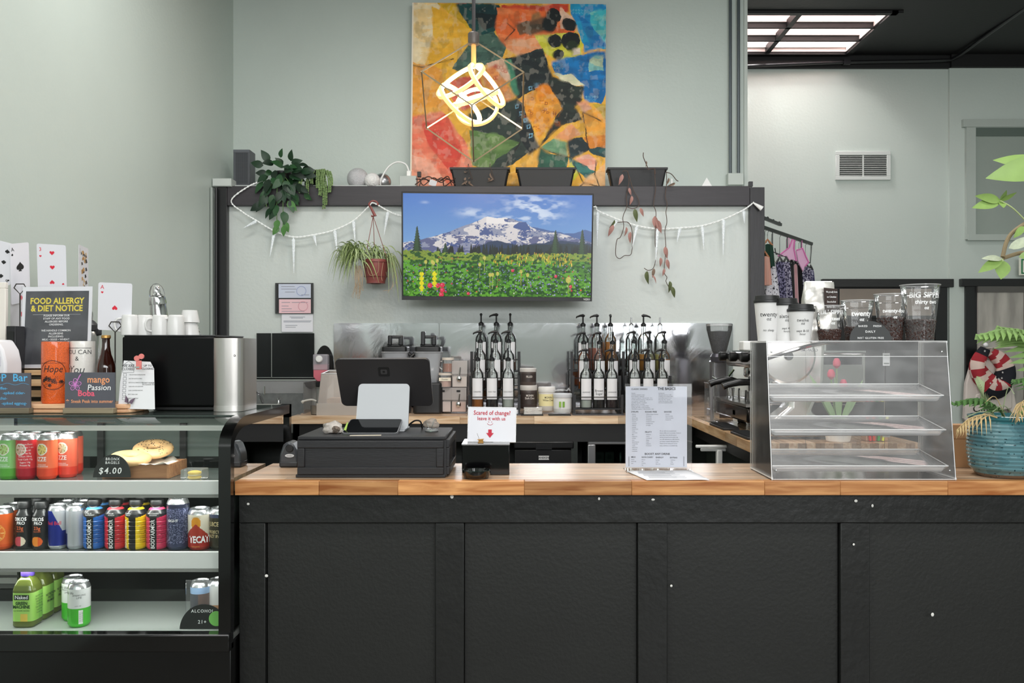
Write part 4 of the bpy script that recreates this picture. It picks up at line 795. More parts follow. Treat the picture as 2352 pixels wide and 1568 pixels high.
t = can('beer_can', 'dark can with gold lettering at the right end of the middle shelf', 507, 2.87, Z2, .0365, .132, lambda u, z: '#33301f' if z < .102 else '#39415c'); gold = M('#c9b98a', .5); txt('JUICE', t, gold, (0, 0, .082), .020, wrap=(.0369, -.35, False), bold=.03, sx=.8); txt('PROJECT\nHAZY IPA', t, gold, (0, 0, .05), .014, wrap=(.0369, -.35, False), bold=.03, sx=.75)
# protein drinks
CAPB = M('#111112', .4)
def bottle(name, label, cat, px, Y, z, prof, capprof, colf, capm, n=84, group=None, mat=None, sq=0):
    x = (px - CX) * Y / F; t = thing(name, label, cat, (x, Y, z), 0, group); B().lathe(prof, n, colf=colf, sq=sq).part('body', mat or VC(.3, 0, coat=.2), t); lathe(capprof, 28).part('cap', capm, t); return t
def dense(pr, step=.004):
    out = [pr[0]]
    for a, b in zip(pr[:-1], pr[1:]):
        k = max(1, int(abs(b[1] - a[1]) / step)); out += [(a[0] + (b[0] - a[0]) * i / k, a[1] + (b[1] - a[1]) * i / k) for i in range(1, k + 1)]
    return out
OK = dense([(.024, 0), (.0275, .006), (.0275, .095), (.0265, .108), (.019, .124), (.017, .130)], .0016); OKC = [(.019, .130), (.021, .132), (.021, .152), (.020, .154), (0, .154)]
def oik(fr):
    def f(u, z):
        du = (u - .5) * 2 * PI * .0275; dz = z - .026
        if math.hypot(du * 1.0 + .002, dz * 1.2) < .019: return fr[0] if du < .004 else fr[1]
        return '#121314' if z > .006 else '#2b2b2b'
    return f
for px, Y, fr, lb, tx in ((56, 2.865, ('#c84a58', '#e8d8c0'), 'black protein yogurt drink with a strawberry picture', 1), (95, 2.86, ('#e88a2c', '#d85a20'), 'black protein yogurt drink with a peach picture', 1), (88, 2.93, ('#121314', '#121314'), 'black protein drink second in line behind the strawberry one', 0), (108, 2.97, ('#121314', '#121314'), 'black protein drink rearmost behind the peach one', 0)):
    t = bottle('yogurt_drink', lb, 'bottle', px, Y, Z2, OK, OKC, oik(fr), CAPB, group='black yogurt drink bottles')
    if tx: txt('OIKOS', t, INKW, (0, 0, .098), .016, wrap=(.0279, 0, False), bold=.04, sx=.85); txt('PRO', t, INKW, (0, 0, .085), .014, wrap=(.0279, .1, False), bold=.03); txt('23g', t, M('#d8683a', .5), (0, 0, .069), .015, wrap=(.0279, 0, False), bold=.03); txt('PROTEIN', t, M('#d8683a', .5), (0, 0, .058), .006, wrap=(.0279, 0, False))
# sports drinks
base = [(.026, 0), (.031, .004), (.0335, .010)]
for i in range(6): zz0 = .012 + i * .0155; base += [(.0335, zz0 + .003), (.0338, zz0 + .011), (.0318, zz0 + .0135), (.0335, zz0 + .0155)]
base += [(.0335, .108), (.0345, .116), (.0335, .128), (.026, .142), (.019, .149), (.0175, .152), (.0175, .156)]
BA = dense(base, .0018); BAC = [(.0195, .155), (.0215, .157), (.0215, .172), (.0205, .175), (0, .175)]
def body(c, ring):
    def f(u, z):
        du = (u - .5) * 2 * PI * .0335
        if z > .149: return '#1a1a1a'
        if z > .142: return ring
        if z > .112 + abs(du) * .25: return '#222223'
        return '#121212' if abs(du - .001) < .0115 else c
    return f
gs = 'sports drink bottles on the middle shelf'
for px, Y, c, ring, fl, lb in ((217, 2.865, '#1f5fae', '#4a8fd8', 'BLUE\nRASPBERRY', 'blue sports drink bottle with a black cap, front row'), (266, 2.862, '#c2202c', '#e04048', 'FRUIT\nPUNCH', 'red sports drink bottle with a black cap, front row'), (313, 2.86, '#e8c51c', '#f0d030', 'TROPICAL\nPUNCH', 'yellow sports drink bottle with a black cap, front row'), (361, 2.86, '#d0345a', '#e84a72', 'STRAWBERRY\nBANANA', 'pink sports drink bottle with a black cap, front row'), (236, 2.945, '#1f5fae', '#4a8fd8', '', 'second blue sports drink behind the front one'), (281, 2.945, '#c2202c', '#e04048', '', 'second red sports drink behind the front one'), (327, 2.945, '#e8c51c', '#f0d030', '', 'second yellow sports drink behind the front one')):
    t = bottle('sports_drink', lb, 'bottle', px, Y, Z2, BA, BAC, body(c, ring), CAPB, group=gs); t.scale = (1, 1, .91)
    if fl:
        off = -.75 if 'yellow' in lb else 0
        txt('BODYARMOR', t, INKW, (0, 0, .057), .0175, wrap=(.0342, off, True), bold=.03, sx=.95); txt(fl, t, INKW, (0, 0, .127), .006, wrap=(.0345, off * .6, False), bold=.02)
        txt('NUTRITION FACTS\nSERV SIZE 1 BOTTLE\nCALORIES 110\nTOTAL FAT 0G\nSODIUM 40MG\nTOTAL CARB 28G\nSUGARS 25G\nVITAMIN A\nVITAMIN C\nVITAMIN E', t, INK, (0, 0, .06), .0048, wrap=(.0342, .62 + off * -.6, False), line=1.6)
# juice bottles on the deck
JP = dense([(.032, 0), (.036, .006), (.036, .118), (.032, .134), (.024, .150), (.0175, .157), (.017, .163)], .002); JC = [(.0195, .160), (.0205, .162), (.0205, .186), (.0195, .188), (0, .188)]
JM = VC(.18, 0, coat=.3); PUR = M('#5a45a0', .4)
for k, (px, Y, lb) in enumerate(((64, 2.845, 'green juice bottle with purple cap, front of three'), (91, 2.92, 'green juice bottle with purple cap, middle of three'), (117, 2.995, 'green juice bottle, rearmost of three'))):
    f = lambda u, z: ('#a8d86a' if .02 < z < .112 and (.25 < u < .75) else ('#8fc95c' if .02 < z < .112 else '#5f6a2c')) if not (.02 < z < .045 and abs(u - .53) < .05) else '#e0c45a'
    t = bottle('juice_bottle', lb, 'bottle', px, Y, Z3, JP, JC, f, PUR, group='green juice bottles', mat=JM, sq=4.5)
    DGN = M('#17401c', .5)
    if k == 0: bx(-.024, .024, -.0375, -.0370, .090, .106).part('brand_panel', M('#1b2a1c', .5), t); txt('Naked', t, INKW, (0, -.0378, .098), .016, bold=.03); txt('GREEN\nMACHINE', t, DGN, (0, -.0374, .073), .0138, bold=.07, line=.85, sx=.9); txt('NO SUGAR ADDED', t, DGN, (0, -.0374, .055), .006); txt('Nutrition Facts\nServing 1 bottle\nCalories 270\nTotal Fat 0g\nTotal Carb 63g\nSugars 53g\nProtein 4g', t, INK, (.0374, 0, .07), .007, rot=(PI / 2, 0, PI / 2), line=1.3)
    else: txt('NUTRITION\nFACTS\nPROMISE', t, INK, (.0374, 0, .07), .011, rot=(PI / 2, PI / 2 * 0, PI / 2), bold=.03)
def limec(u, z):
    if z < .062: return '#f4f4f2' if (.56 < u < .63 and .012 < z < .056) else '#4fc23a'
    return '#eeeeee'
for px, Y, lb, a in ((182, 2.84, 'white and green soda can standing in front on the case floor', .1), (168, 2.905, 'white and green soda can behind its twin on the case floor', -.5)):
    t = can('lime_soda_can', lb, px, Y, Z3, .0345, .142, limec, group='white and green soda cans'); bl = M('#333a33', .5); txt('SPARKLING\nLIME', t, bl, (0, 0, .10), .008, wrap=(.0348, .35 + a, False)); txt('daily life', t, bl, (0, 0, .112), .012, wrap=(.0348, -.6, False), shear=.2); txt('12 FL OZ', t, bl, (0, 0, .07), .005, wrap=(.0348, .35, False)); txt('||||||||||', t, bl, (0, 0, .034), .012, wrap=(.0349, .6, True))
# case signs and food
def halfround(name, px0, px1, ytop, ybot, Y, label, lines, tilt=.12):
    w = (px1 - px0) * Y / F; h = (ybot - ytop) * Y / F; z = EYE - (ybot - CY) * Y / F
    t = thing(name, label, 'sign', (((px0 + px1) / 2 - CX) * Y / F, Y, z), rot=(-tilt, 0, 0))
    pts = [(w / 2 * math.cos(a), h * math.sin(a)) for a in np.linspace(0, PI, 28)]; B().prism(pts[::-1], -.002, .002).part('board', M('#1a1d1c', .45), t)
    for s, x, zz, sz, sh in lines: txt(s, t, INKW, (x * w, -.0026, zz * h), sz * h, bold=.02, shear=sh, space=1.2)
    return t
halfround('price_sign', 214, 300, 1044, 1096, 2.825, 'half round black sign pricing the bagels on the top shelf', [('BRONX', 0, .80, .16, 0), ('BAGELS', 0, .64, .16, 0), ('$4.00', -.05, .28, .38, .1)])
halfround('age_sign', 413, 520, 1403, 1458, 2.80, 'half round black sign for alcohol on the case floor', [('ALCOHOL', -.02, .72, .18, 0), ('21+', -.02, .28, .20, 0)]).location.z = Z3
t = thing('bagel_tray', 'wooden tray lined with crumpled paper under the bagels', 'tray', (P(330, 0, 2.93).x, 2.94, Z1)); WT = WOOD('#8a5a3c', '#b07f58', .5, None, 'x'); 
bx(-.10, .105, -.07, .07, 0, .008).part('tray_floor', WT, t); bx(-.10, .105, -.078, -.07, 0, .045).part('tray_side', WT, t); bx(-.10, .105, .07, .078, 0, .045).part('tray_side', WT, t); bx(.105, .112, -.078, .078, 0, .045).part('tray_side', WT, t); bx(-.107, -.1, -.078, .078, 0, .045).part('tray_side', WT, t)
B().grid(14, 10, lambda u, v: (-.09 + .20 * u, -.085 + .16 * v, .032 + .014 * mnoise.noise(Vector((u * 6, v * 5, 1))) + .03 * abs(v - .5))).part('paper_liner', M('#e3d8cc', .6), t, solid=.0006)
def bagel(px, Y, zc, label, seeds, rx=.2, sc=1.0):
    b = B(); R, r = .036 * sc, .022 * sc; n, m = 32, 14
    b.add([((R + r * math.cos(2 * PI * j / m)) * math.cos(2 * PI * i / n), (R + r * math.cos(2 * PI * j / m)) * math.sin(2 * PI * i / n), r * .85 * math.sin(2 * PI * j / m)) for i in range(n) for j in range(m)], [(i * m + j, ((i + 1) % n) * m + j, ((i + 1) % n) * m + (j + 1) % m, i * m + (j + 1) % m) for i in range(n) for j in range(m)])
    t = thing('bagel', label, 'bagel', (P(px, 0, Y).x, Y, zc), rot=(rx, .1, 0), group='bagels'); t.scale = (1.15, 1.15, .8); b.part('crust', M('#d9ae7a', .55, 0, .2, 50, .12, 18), t)
    if seeds:
        sd = B(); rs = random.Random(px)
        for k in range(90):
            a, q = rs.uniform(0, 2 * PI), rs.uniform(.2, PI - .2); sd.ball(((R + r * math.cos(q)) * math.cos(a), (R + r * math.cos(q)) * math.sin(a), r * .87 * math.sin(q)), .0016, 4, 3)
        o = sd.part('seed_topping', M('#3a2a20', .6), t); o['kind'] = 'stuff'
    return t
bagel(300, 2.90, Z1 + .062, 'plain bagel lying at the front of the paper lined tray', 0, .15); bagel(352, 2.99, Z1 + .082, 'seeded bagel behind the plain one', 1, .3)
t = thing('macaron_box', 'small clear box holding one yellow macaron', 'box', (P(447, 0, 2.85).x, 2.85, Z1)); bx(-.035, .035, -.03, .03, 0, .034).part('box', PLASTIC, t, bevel=.002)
t2 = thing('macaron', 'yellow macaron inside the small clear box', 'macaron', (P(447, 0, 2.85).x, 2.85, Z1 + .0015))
for z0 in (0, .014): lathe([(.018, z0), (.022, z0 + .003), (.021, z0 + .008), (.012, z0 + .0115), (0, z0 + .012)], 24).part('shell', M('#d9b84a', .6, 0, .1, 80), t2)
lathe([(.019, .011), (.020, .013), (.019, .0155)], 24).part('filling', M('#efe0b0', .6), t2)
# alcohol corner: two small cans behind a clear notice
can('beer_can', 'dark canned drink behind the age notice on the case floor', 461, 2.9, Z3, .033, .13, lambda u, z: '#8fb0d8' if z > .092 else ('#2a2c3a' if u < .52 else '#5a3a30')); can('beer_can', 'white canned drink at the right end of the case floor', 500, 2.92, Z3, .033, .13, lambda u, z: '#d8d8d6' if z > .05 else '#c08a5a')
t = thing('clear_notice_stand', 'small clear acrylic notice stand in the bottom right of the case', 'sign', (P(468, 0, 2.815).x, 2.815, Z3)); bx(-.058, .05, 0, .002, 0, .152).part('plate', GL(haze=.06, ior=1.3), t); bx(-.058, .05, 0, .05, 0, .002).part('foot', GL(haze=.06, ior=1.3), t)
for k in range(11): bx(-.045, .035, -.0008, 0, .015 + k * .0045, .016 + k * .0045).part('print_line', M('#2a2c2a', .6), t)
o = lathe([(.024, 0), (.024, .001), (0, .001)], 28).part('round_sticker', M('#7fc862', .5)); o.location = (P(497, 0, 2.79).x, 2.79, .555); o.rotation_euler = (PI / 2, 0, 0); tag(o, 'round green sticker on the glass by the age sign', 'sticker')
# crates seen at the back left of the deck
t = thing('storage_crate', 'white slatted crate at the back left of the case floor', 'crate', (P(8, 0, 3.1).x, 3.16, Z3 + .05))
for k in range(5): bx(-.10, .06, -.08, -.07, .02 + k * .03, .04 + k * .03).part('slat', M('#8b8a86', .5), t)
bx(-.10, .06, -.07, .06, 0, .17).part('body', M('#4a4a48', .5), t)
# ================================================================== things on top of the display case
def heart(s, n=14):
    pts = []
    for k in range(n * 2):
        a = 2 * PI * k / (n * 2); pts.append((s * .0313 * 16 * math.sin(a) ** 3, s * .0313 * (13 * math.cos(a) - 5 * math.cos(2 * a) - 2 * math.cos(3 * a) - math.cos(4 * a) + 2)))
    return pts
def pip(kind, s, flip=False):
    f = -1 if flip else 1
    if kind == 'heart': P_ = [heart(s)]
    elif kind == 'diamond': P_ = [[(0, .58 * s), (.42 * s, 0), (0, -.58 * s), (-.42 * s, 0)]]
    else: P_ = [[(x, -y) for x, y in heart(s)], [(-.22 * s, -.6 * s), (.22 * s, -.6 * s), (.03 * s, -.2 * s), (-.03 * s, -.2 * s)]]
    return [[(x * f, y * f) for x, y in p] for p in P_]
RED = M('#d8203a', .5); CARDM = M('#dedde3', .4)
def card(label, corners, kind, pips, idx, court=False, up=True):
    """corners BL, BR, TR, TL in world space: a real thin card; pips as printed outlines (u, v, size, flip)"""
    BL, BR, TR, TL = [Vector(c) for c in corners]; t = thing('playing_card', label, 'playing card', BL, 0, 'oversized playing cards'); n = (BR - BL).cross(TL - BL).normalized(); w, h = (BR - BL).length, (TL - BL).length
    def m_(u, v): return (BL + (BR - BL) * u * (1 - v) + (TR - TL) * u * v + (TL - BL) * v) - BL
    out = rrect(0, w, 0, h, .007, 3); b = B(); k = len(out)
    b.add([m_(x / w, y / h) for x, y in out] + [m_(x / w, y / h) - n * .0008 for x, y in out], [list(range(k)), list(range(2 * k - 1, k - 1, -1))] + [(i, i + k, (i + 1) % k + k, (i + 1) % k) for i in range(k)]); b.part('card_stock', CARDM, t)
    mat = RED if kind in ('heart', 'diamond') else INK
    for u, v, s, fl in pips:
        for p in pip(kind, s, fl): B().add([m_(u + x / w, v + y / h) + n * .0005 for x, y in p], [list(range(len(p)))]).part('pip', mat, t)
    ex = (BR - BL).normalized(); ez = n.cross(ex) * -1; ez = n.cross(ex)
    R = Matrix((ex, ez, n)).transposed().to_euler()
    for u, v, rr in ((.12, .90, 0), (.88, .10, PI)): txt(idx, t, mat, m_(u, v) + n * .0005, .02, rot=(R.to_matrix() @ Matrix.Rotation(rr, 3, 'Z')).to_euler(), name='index_print')
    if court:
        cl = ['#c89a5c', '#2a2420', '#b8863f', '#4a3a30', '#d8b888']; q = random.Random(5)
        for k in range(26):
            u = .28 + .44 * q.random(); v = .12 + .76 * q.random(); s = .05 + .05 * q.random(); B().add([m_(u, v) + n * (.0004 + .00001 * k), m_(u + s * 2, v + s * .3) + n * (.0004 + .00001 * k), m_(u + s, v + s) + n * (.0004 + .00001 * k), m_(u - s * .4, v + s * .8) + n * (.0004 + .00001 * k)], [(0, 1, 2, 3)]).part('figure_print', M(cl[k % 5], .5), t)
    return t
def quad(a, b, c, d, Ys): return [P(x, y, Y) for (x, y), Y in zip((a, b, c, d), Ys)]
card('large spades card at the left picture edge', quad((-52, 655), (24, 655), (30, 560), (-48, 540), (3.24, 3.24, 3.24, 3.24)), 'spade', [(.85, .80, .017, 0), (.76, .52, .017, 1), (.35, .80, .017, 0), (.35, .45, .017, 1), (.30, .2, .017, 1), (.70, .2, .017, 1), (.93, .11, .008, 1)], '6')
card('large ace of spades card standing left of the three of hearts', quad((26, 700), (70, 690), (66, 556), (23, 560), (3.22, 3.30, 3.30, 3.22)), 'spade', [(.5, .62, .034, 0), (.1, .82, .009, 0), (.9, .2, .008, 1)], 'A')
card('large three of hearts card above the allergy notice', quad((88, 690), (154, 686), (151, 563), (84, 559), (3.26, 3.26, 3.26, 3.26)), 'heart', [(.52, .84, .018, 0), (.52, .58, .018, 0), (.5, .32, .018, 1), (.12, .78, .009, 0), (.88, .28, .009, 1)], '3')
card('large jack card seen almost edge on above the allergy notice', quad((181, 690), (203, 684), (203, 571), (181, 561), (3.22, 3.36, 3.36, 3.22)), 'spade', [(.25, .86, .012, 0), (.75, .2, .012, 1)], 'J', True)
card('large ace of hearts card standing right of the allergy notice', quad((224, 757), (301, 760), (304, 651), (226, 648), (3.10, 3.10, 3.10, 3.10)), 'heart', [(.5, .48, .019, 1), (.12, .79, .009, 0), (.88, .19, .009, 1)], 'A')
card('large diamonds card half hidden between the white frame and allergy notice', quad((24, 770), (60, 770), (60, 668), (24, 668), (3.26, 3.26, 3.26, 3.26)), 'diamond', [(.7, .85, .017, 0), (.7, .48, .017, 0), (.7, .12, .017, 0)], '5')
WIRE = M('#3b3733', .4, .7)
def stand(label, px, ytop, Y):
    p = P(px, ytop, Y); t = thing('card_stand', label, 'card holder', (p.x, Y, ZT), 0, 'wire card holders'); h = p.z - ZT
    lathe([(.028, 0), (.028, .004), (.006, .008), (.0, .008)], 20).part('foot', WIRE, t); B().tube([(0, 0, .006), (0, 0, h - .035)], .0022, 6).part('rod', WIRE, t)
    hexa = [(0, h - .037), (.022, h - .014), (.014, h), (-.014, h), (-.022, h - .014)]; B().tube([(x, 0, z) for x, z in hexa], .0022, 6, True).part('clip_ring', WIRE, t)
for px, yt, Y, lb in ((264.5, 739, 3.085, 'wire card holder clipping the ace of hearts'), (46, 652, 3.20, 'wire card holder clipping the ace of spades'), (37, 755, 3.21, 'wire card holder beside the white picture frame'), (118, 680, 3.25, 'wire card holder behind the allergy notice'), (192, 684, 3.29, 'wire card holder under the jack card'), (0, 650, 3.22, 'wire card holder under the leftmost spades card')): stand(lb, px, yt, Y)
# white frame, dark box and white device at the left edge
t = thing('white_picture_frame', 'white wooden picture frame at the left picture edge', 'frame', (P(-40, 0, 3.19).x, 3.16, ZT)); w = 136 * 3.19 / F; h = P(0, 650, 3.19).z - ZT
frame_b(-w / 2, w / 2, 0, h, .022, -.012, .006).part('frame', M('#e9e2da', .5), t, bevel=.002); bx(-w / 2 + .02, w / 2 - .02, -.004, .006, .02, h - .02).part('mat_board', M('#e4d9cc', .6), t); frame_b(-w / 2 + .02, w / 2 - .024, .02, h - .035, .003, -.006, -.004).part('inner_bead', M('#c9bfb4', .5), t)
t = thing('dark_speaker_tower', 'narrow black upright box beside the allergy notice', 'box', (P(36, 0, 3.13).x, 3.13, ZT)); bx(-.017, .017, -.03, .03, 0, .30).part('body', M('#17151a', .3), t, bevel=.003); bx(-.012, .012, -.032, -.03, .02, .28).part('front_panel', M('#0c0c0e', .2), t)
t = thing('white_dispenser', 'white curved plastic dispenser at the left picture edge', 'dispenser', (P(-12, 0, 3.02).x, 3.03, ZT)); pf_ = [(-.06, 0), (.062, 0), (.062, .17), (.052, .215), (.03, .25), (-.06, .25)]
B().prism(pf_, -.05, .05).part('shell', M('#e6e5e8', .4), t, bevel=.008); B().prism([(-.05, .16), (.045, .16), (.045, .19), (.035, .21), (-.05, .21)], -.052, -.05).part('window', M('#d0d0d6', .4), t)
# wooden serving board and slatted crate
BRD = WOOD('#c08a62', '#e6bd98', .45, None, 'x'); t = thing('serving_board', 'pale wooden serving board with rounded corners under the tumblers', 'board', (P(195, 0, 3.05).x, 3.06, ZT))
B().prism(rrect(-.195, .195, -.09, .09, .035, 5), 0, .012, 'z').part('board', BRD, t, bevel=.003); B().prism(rrect(-.195, .195, -.09, .09, .035, 5), .014, .030, 'z').part('upper_board', BRD, t, bevel=.003); bx(-.18, .18, -.08, .08, .011, .015).part('spacer', M('#7a5138', .6), t)
t = thing('slatted_crate', 'small pale wood slatted crate holding up the allergy notice', 'crate', (P(98, 0, 3.2).x, 3.20, ZT)); CR = WOOD('#d9b07e', '#efd2a6', .5, None, 'x'); hc = P(0, 845, 3.17).z - ZT
for k in range(4):
    z0 = .005 + k * (hc - .03) / 3; bx(-.085, .085, -.045, -.038, z0, z0 + .024).part('slat', CR, t); bx(-.085, .085, .038, .045, z0, z0 + .024).part('slat', CR, t)
for x in (-.085, .073): bx(x, x + .012, -.038, .038, 0, hc).part('side_post', CR, t)
bx(-.085, .085, -.045, .045, hc - .006, hc).part('top_board', CR, t); bx(-.07, .07, -.02, -.015, .0, hc - .01).part('dark_insert', M('#4b4b40', .6), t)
# allergy notice
t = thing('allergy_notice', 'food allergy and diet notice in a clear stand-up frame', 'sign', P(126, 845, 3.16), rot=(-.10, -.012, .04)); s = 3.16 / F
aw, ah = 158 * s, 189 * s; bx(-aw / 2, aw / 2, 0, .002, 0, ah).part('white_page', M('#e8e8ec', .5), t); bx(-aw / 2 + .012, aw / 2 - .012, -.0008, 0, .014, ah - .016).part('chalkboard_print', M('#4a4b50', .5, 0, 0, 1, .35, 16), t)
YEL = M('#f0dc4a', .5); txt('FOOD ALLERGY\n& DIET NOTICE', t, YEL, (0, -.0016, ah * .775), .031, bold=.05, sx=.86, line=.88)
txt('PLEASE INFORM OUR\nSTAFF OF ANY FOOD\nALLERGIES BEFORE\nORDERING.\n\nWE HANDLE COMMON\nALLERGENS\nINCLUDING:\nMILK • EGGS • WHEAT\nSOY • PEANUTS • TREE\nNUTS • FISH •\nSHELLFISH', t, INKW, (0, -.0016, ah * .44), .0098, bold=.03, line=1.12); bx(-.085, .085, -.0014, -.0008, ah * .655, ah * .655 + .0006).part('rule_line', INKW, t)
bx(-aw / 2 - .002, aw / 2 + .002, -.0045, -.0025, -.002, ah + .003).part('clear_cover', GL(ior=1.3), t)
# tumblers and beer bottle
def tumbler(label, px, R, H, Y, mat): 
    t = thing('tumbler', label, 'tumbler', (P(px, 0, Y).x, Y, ZT + .0305), 0, 'slim tumblers on the board'); lathe([(R * .93, 0), (R, .006), (R, H - .004), (R * .985, H), (R * .93, H), (R * .92, H - .006)], 40, cap=True).part('body', mat, t); lathe([(R * .92, H - .006), (R * .88, H + .001), (0, H + .001)], 32).part('lid', GL(haze=.2), t); return t
ORG = M('#f0641a', .25, 0, .5, 400, .22, 260, coat=.6)
t = tumbler('glittery orange tumbler with a round black Hope design', 127, .0438, .213, 3.03, ORG); R = .0442
b = B(); cz = .098
for (ra, rb) in ((.047, .0485), (.0455, .0460)):
    n = 40; vs = []
    for i in range(n):
        a = 2 * PI * i / n
        for r in (ra, rb): th = r * math.cos(a) / R + .28; vs.append((R * math.sin(th), -R * math.cos(th), cz + r * math.sin(a) * 1.05))
    b.add(vs, [(2 * i, 2 * i + 1, (2 * i + 3) % (2 * n), (2 * i + 2) % (2 * n)) for i in range(n)])
b.part('ring_print', INK, t); txt('Hope', t, INK, (0, 0, .118), .034, wrap=(R, .28, False), shear=.25, sx=.85); txt('ANCHORED IN FAITH ALWAYS WITH', t, INK, (0, 0, .139), .0052, wrap=(R, .28, False))
b = B(); q = random.Random(8)
for k in range(40):
    u, v = q.uniform(-.036, .036), q.uniform(-.04, -.008)
    if u * u + (v * 1.0) ** 2 > .042 ** 2: continue
    for j in range(5):
        a = j * 1.256 + k; r = .0045; pts = [(u, v), (u + r * math.cos(a - .4), v + r * math.sin(a - .4)), (u + r * 1.5 * math.cos(a), v + r * 1.5 * math.sin(a)), (u + r * math.cos(a + .4), v + r * math.sin(a + .4))]
        if k % 2: pts = [(u, v), (u + r * 1.5 * math.cos(a), v + r * 1.5 * math.sin(a)), (u + r * 1.5 * math.cos(a + .15), v + r * 1.5 * math.sin(a + .15))]
        b.add([(R * math.sin(x / R + .28), -R * math.cos(x / R + .28), cz + z) for x, z in pts], [list(range(len(pts)))])
b.part('flower_print', INK, t, smooth=0)
t = tumbler('white tumbler printed You Can behind the mango sign', 190, .0405, .215, 3.07, M('#e6e2dc', .3, 0, .1, 200, .04, 90, coat=.4)); G3 = M('#3a3a3c', .5)
txt('YOU CAN\n&', t, G3, (0, 0, .165), .022, wrap=(.0409, 0, False), line=1.05); txt('You', t, G3, (0, 0, .115), .036, wrap=(.0409, -.15, False), shear=.25)
for z in (.19, .192): B().tube([(.0408 * math.sin(a), -.0408 * math.cos(a), z) for a in np.linspace(-1.2, 1.2, 16)], .0005, 4).part('line_print', G3, t)
BEER = M('#2a0d06', .08, coat=.5)
t = thing('beer_bottle', 'brown glass beer bottle with a gold cap on the board', 'bottle', (P(243.5, 0, 3.06).x, 3.06, ZT + .0305)); lathe([(.028, 0), (.0315, .004), (.0315, .12), (.030, .135), (.018, .168), (.0135, .195), (.0125, .222), (.0145, .224), (.0145, .230), (.013, .232)], 32).part('glass', BEER, t)
lathe([(.0158, .226), (.0160, .231), (.0145, .236), (0, .2365)], 21).part('cap', M('#b98f52', .35, .8), t)
# chalk signs
CHK = M('#55565e', .7, 0, 0, 1, .06, 20); BSW = WOOD('#7a6f5c', '#94886f', .6, None, 'x')
def chalk(label, x0, x1, y0, y1, Y, rz=0):
    s = Y / F; w, h = (x1 - x0) * s, (y1 - y0) * s; t = thing('chalkboard_sign', label, 'sign', (P((x0 + x1) / 2, 0, Y).x, Y, ZT), rz); bx(-w / 2 - .001, w / 2 + .001, -.016, .016, 0, .019).part('wood_foot', BSW, t, bevel=.002); bx(-w / 2, w / 2, -.003, .003, .016, .016 + h).part('board', CHK, t); return t, w, h
t, w, h = chalk('small chalkboard sign for mango passion boba with a pink flower', 150, 264, 846, 929, 2.955)
CO, CP, CPK = M('#eda070', .7), M('#e8607a', .7), M('#d88ad0', .7); y_ = -.0034
txt('mango', t, CO, (.030, y_, .016 + h * .80), .032, bold=.03, sx=.9); txt('Passion', t, INKW, (.032, y_, .016 + h * .58), .027, bold=.012, shear=.1); txt('Boba', t, CP, (-.012, y_, .016 + h * .42), .028, bold=.045); txt('Sneak Peak into summer', t, CO, (.008, y_, .016 + h * .20), .0155, bold=.025, sx=.92); txt('*', t, CO, (-.075, y_, .016 + h * .17), .024, bold=.05)
b = B()
for j in range(5):
    a0 = j * 1.2566 + .3; b.tube([(-.049 + .021 * (.25 + .75 * math.sin(PI * u) ** .5 * (1)) * math.cos(a0 + (u - .5) * 1.15) * (1 if u not in (0, 1) else .3), y_, .016 + h * .66 + .021 * (.25 + .75 * math.sin(PI * u) ** .5) * math.sin(a0 + (u - .5) * 1.15) * (1 if u not in (0, 1) else .3)) for u in np.linspace(0, 1, 13)], .0011, 4); b.tube([(-.049, y_, .016 + h * .66), (-.049 + .014 * math.cos(a0), y_, .016 + h * .66 + .014 * math.sin(a0))], .0009, 4)
b.tube([(-.049, y_, .016 + h * .66), (-.034, y_, .016 + h * .9), (-.030, y_, .016 + h * .95)], .002, 5); b.part('flower_drawing', CPK, t)
t, w, h = chalk('chalkboard sign with blue drinks lettering at the left edge', -52, 70, 842, 924, 2.95, .03)
CBL = M('#58b0e0', .7); txt('POP  Bar', t, CBL, (.012, y_, .016 + h * .86), .036, bold=.025); txt('coffee-', t, CBL, (-.005, y_, .016 + h * .57), .0135, bold=.02); txt('-spiked cider-', t, CBL, (.035, y_, .016 + h * .44), .0135, bold=.02); txt('chai-', t, CBL, (.0, y_, .016 + h * .29), .0135, bold=.02); txt('-spiked eggnog-', t, CBL, (.036, y_, .016 + h * .15), .0135, bold=.02)
B().tube([(x, y_, .016 + h * .69 + .003 * math.sin(x * 120)) for x in np.linspace(-.085, .085, 50)], .0006, 4).part('wavy_line', CBL, t)
# thermos behind the notice
t = thing('thermos', 'stainless steel air pot with a black lid behind the allergy notice', 'thermos', (P(200, 0, 3.36).x, 3.36, ZT)); lathe([(.04, 0), (.044, .006), (.044, .27), (.038, .285), (.03, .29)], 32).part('body', STEEL, t); lathe([(.036, .285), (.040, .29), (.040, .31), (.028, .325), (.020, .33)], 28).part('collar', M('#3c3c40', .4), t); lathe([(.016, .328), (.02, .33), (.022, .35), (.020, .362), (0, .362)], 24).part('lid', STEEL, t); bx(.02, .055, -.01, .01, .27, .30).part('spout', M('#3c3c40', .4), t, bevel=.006)
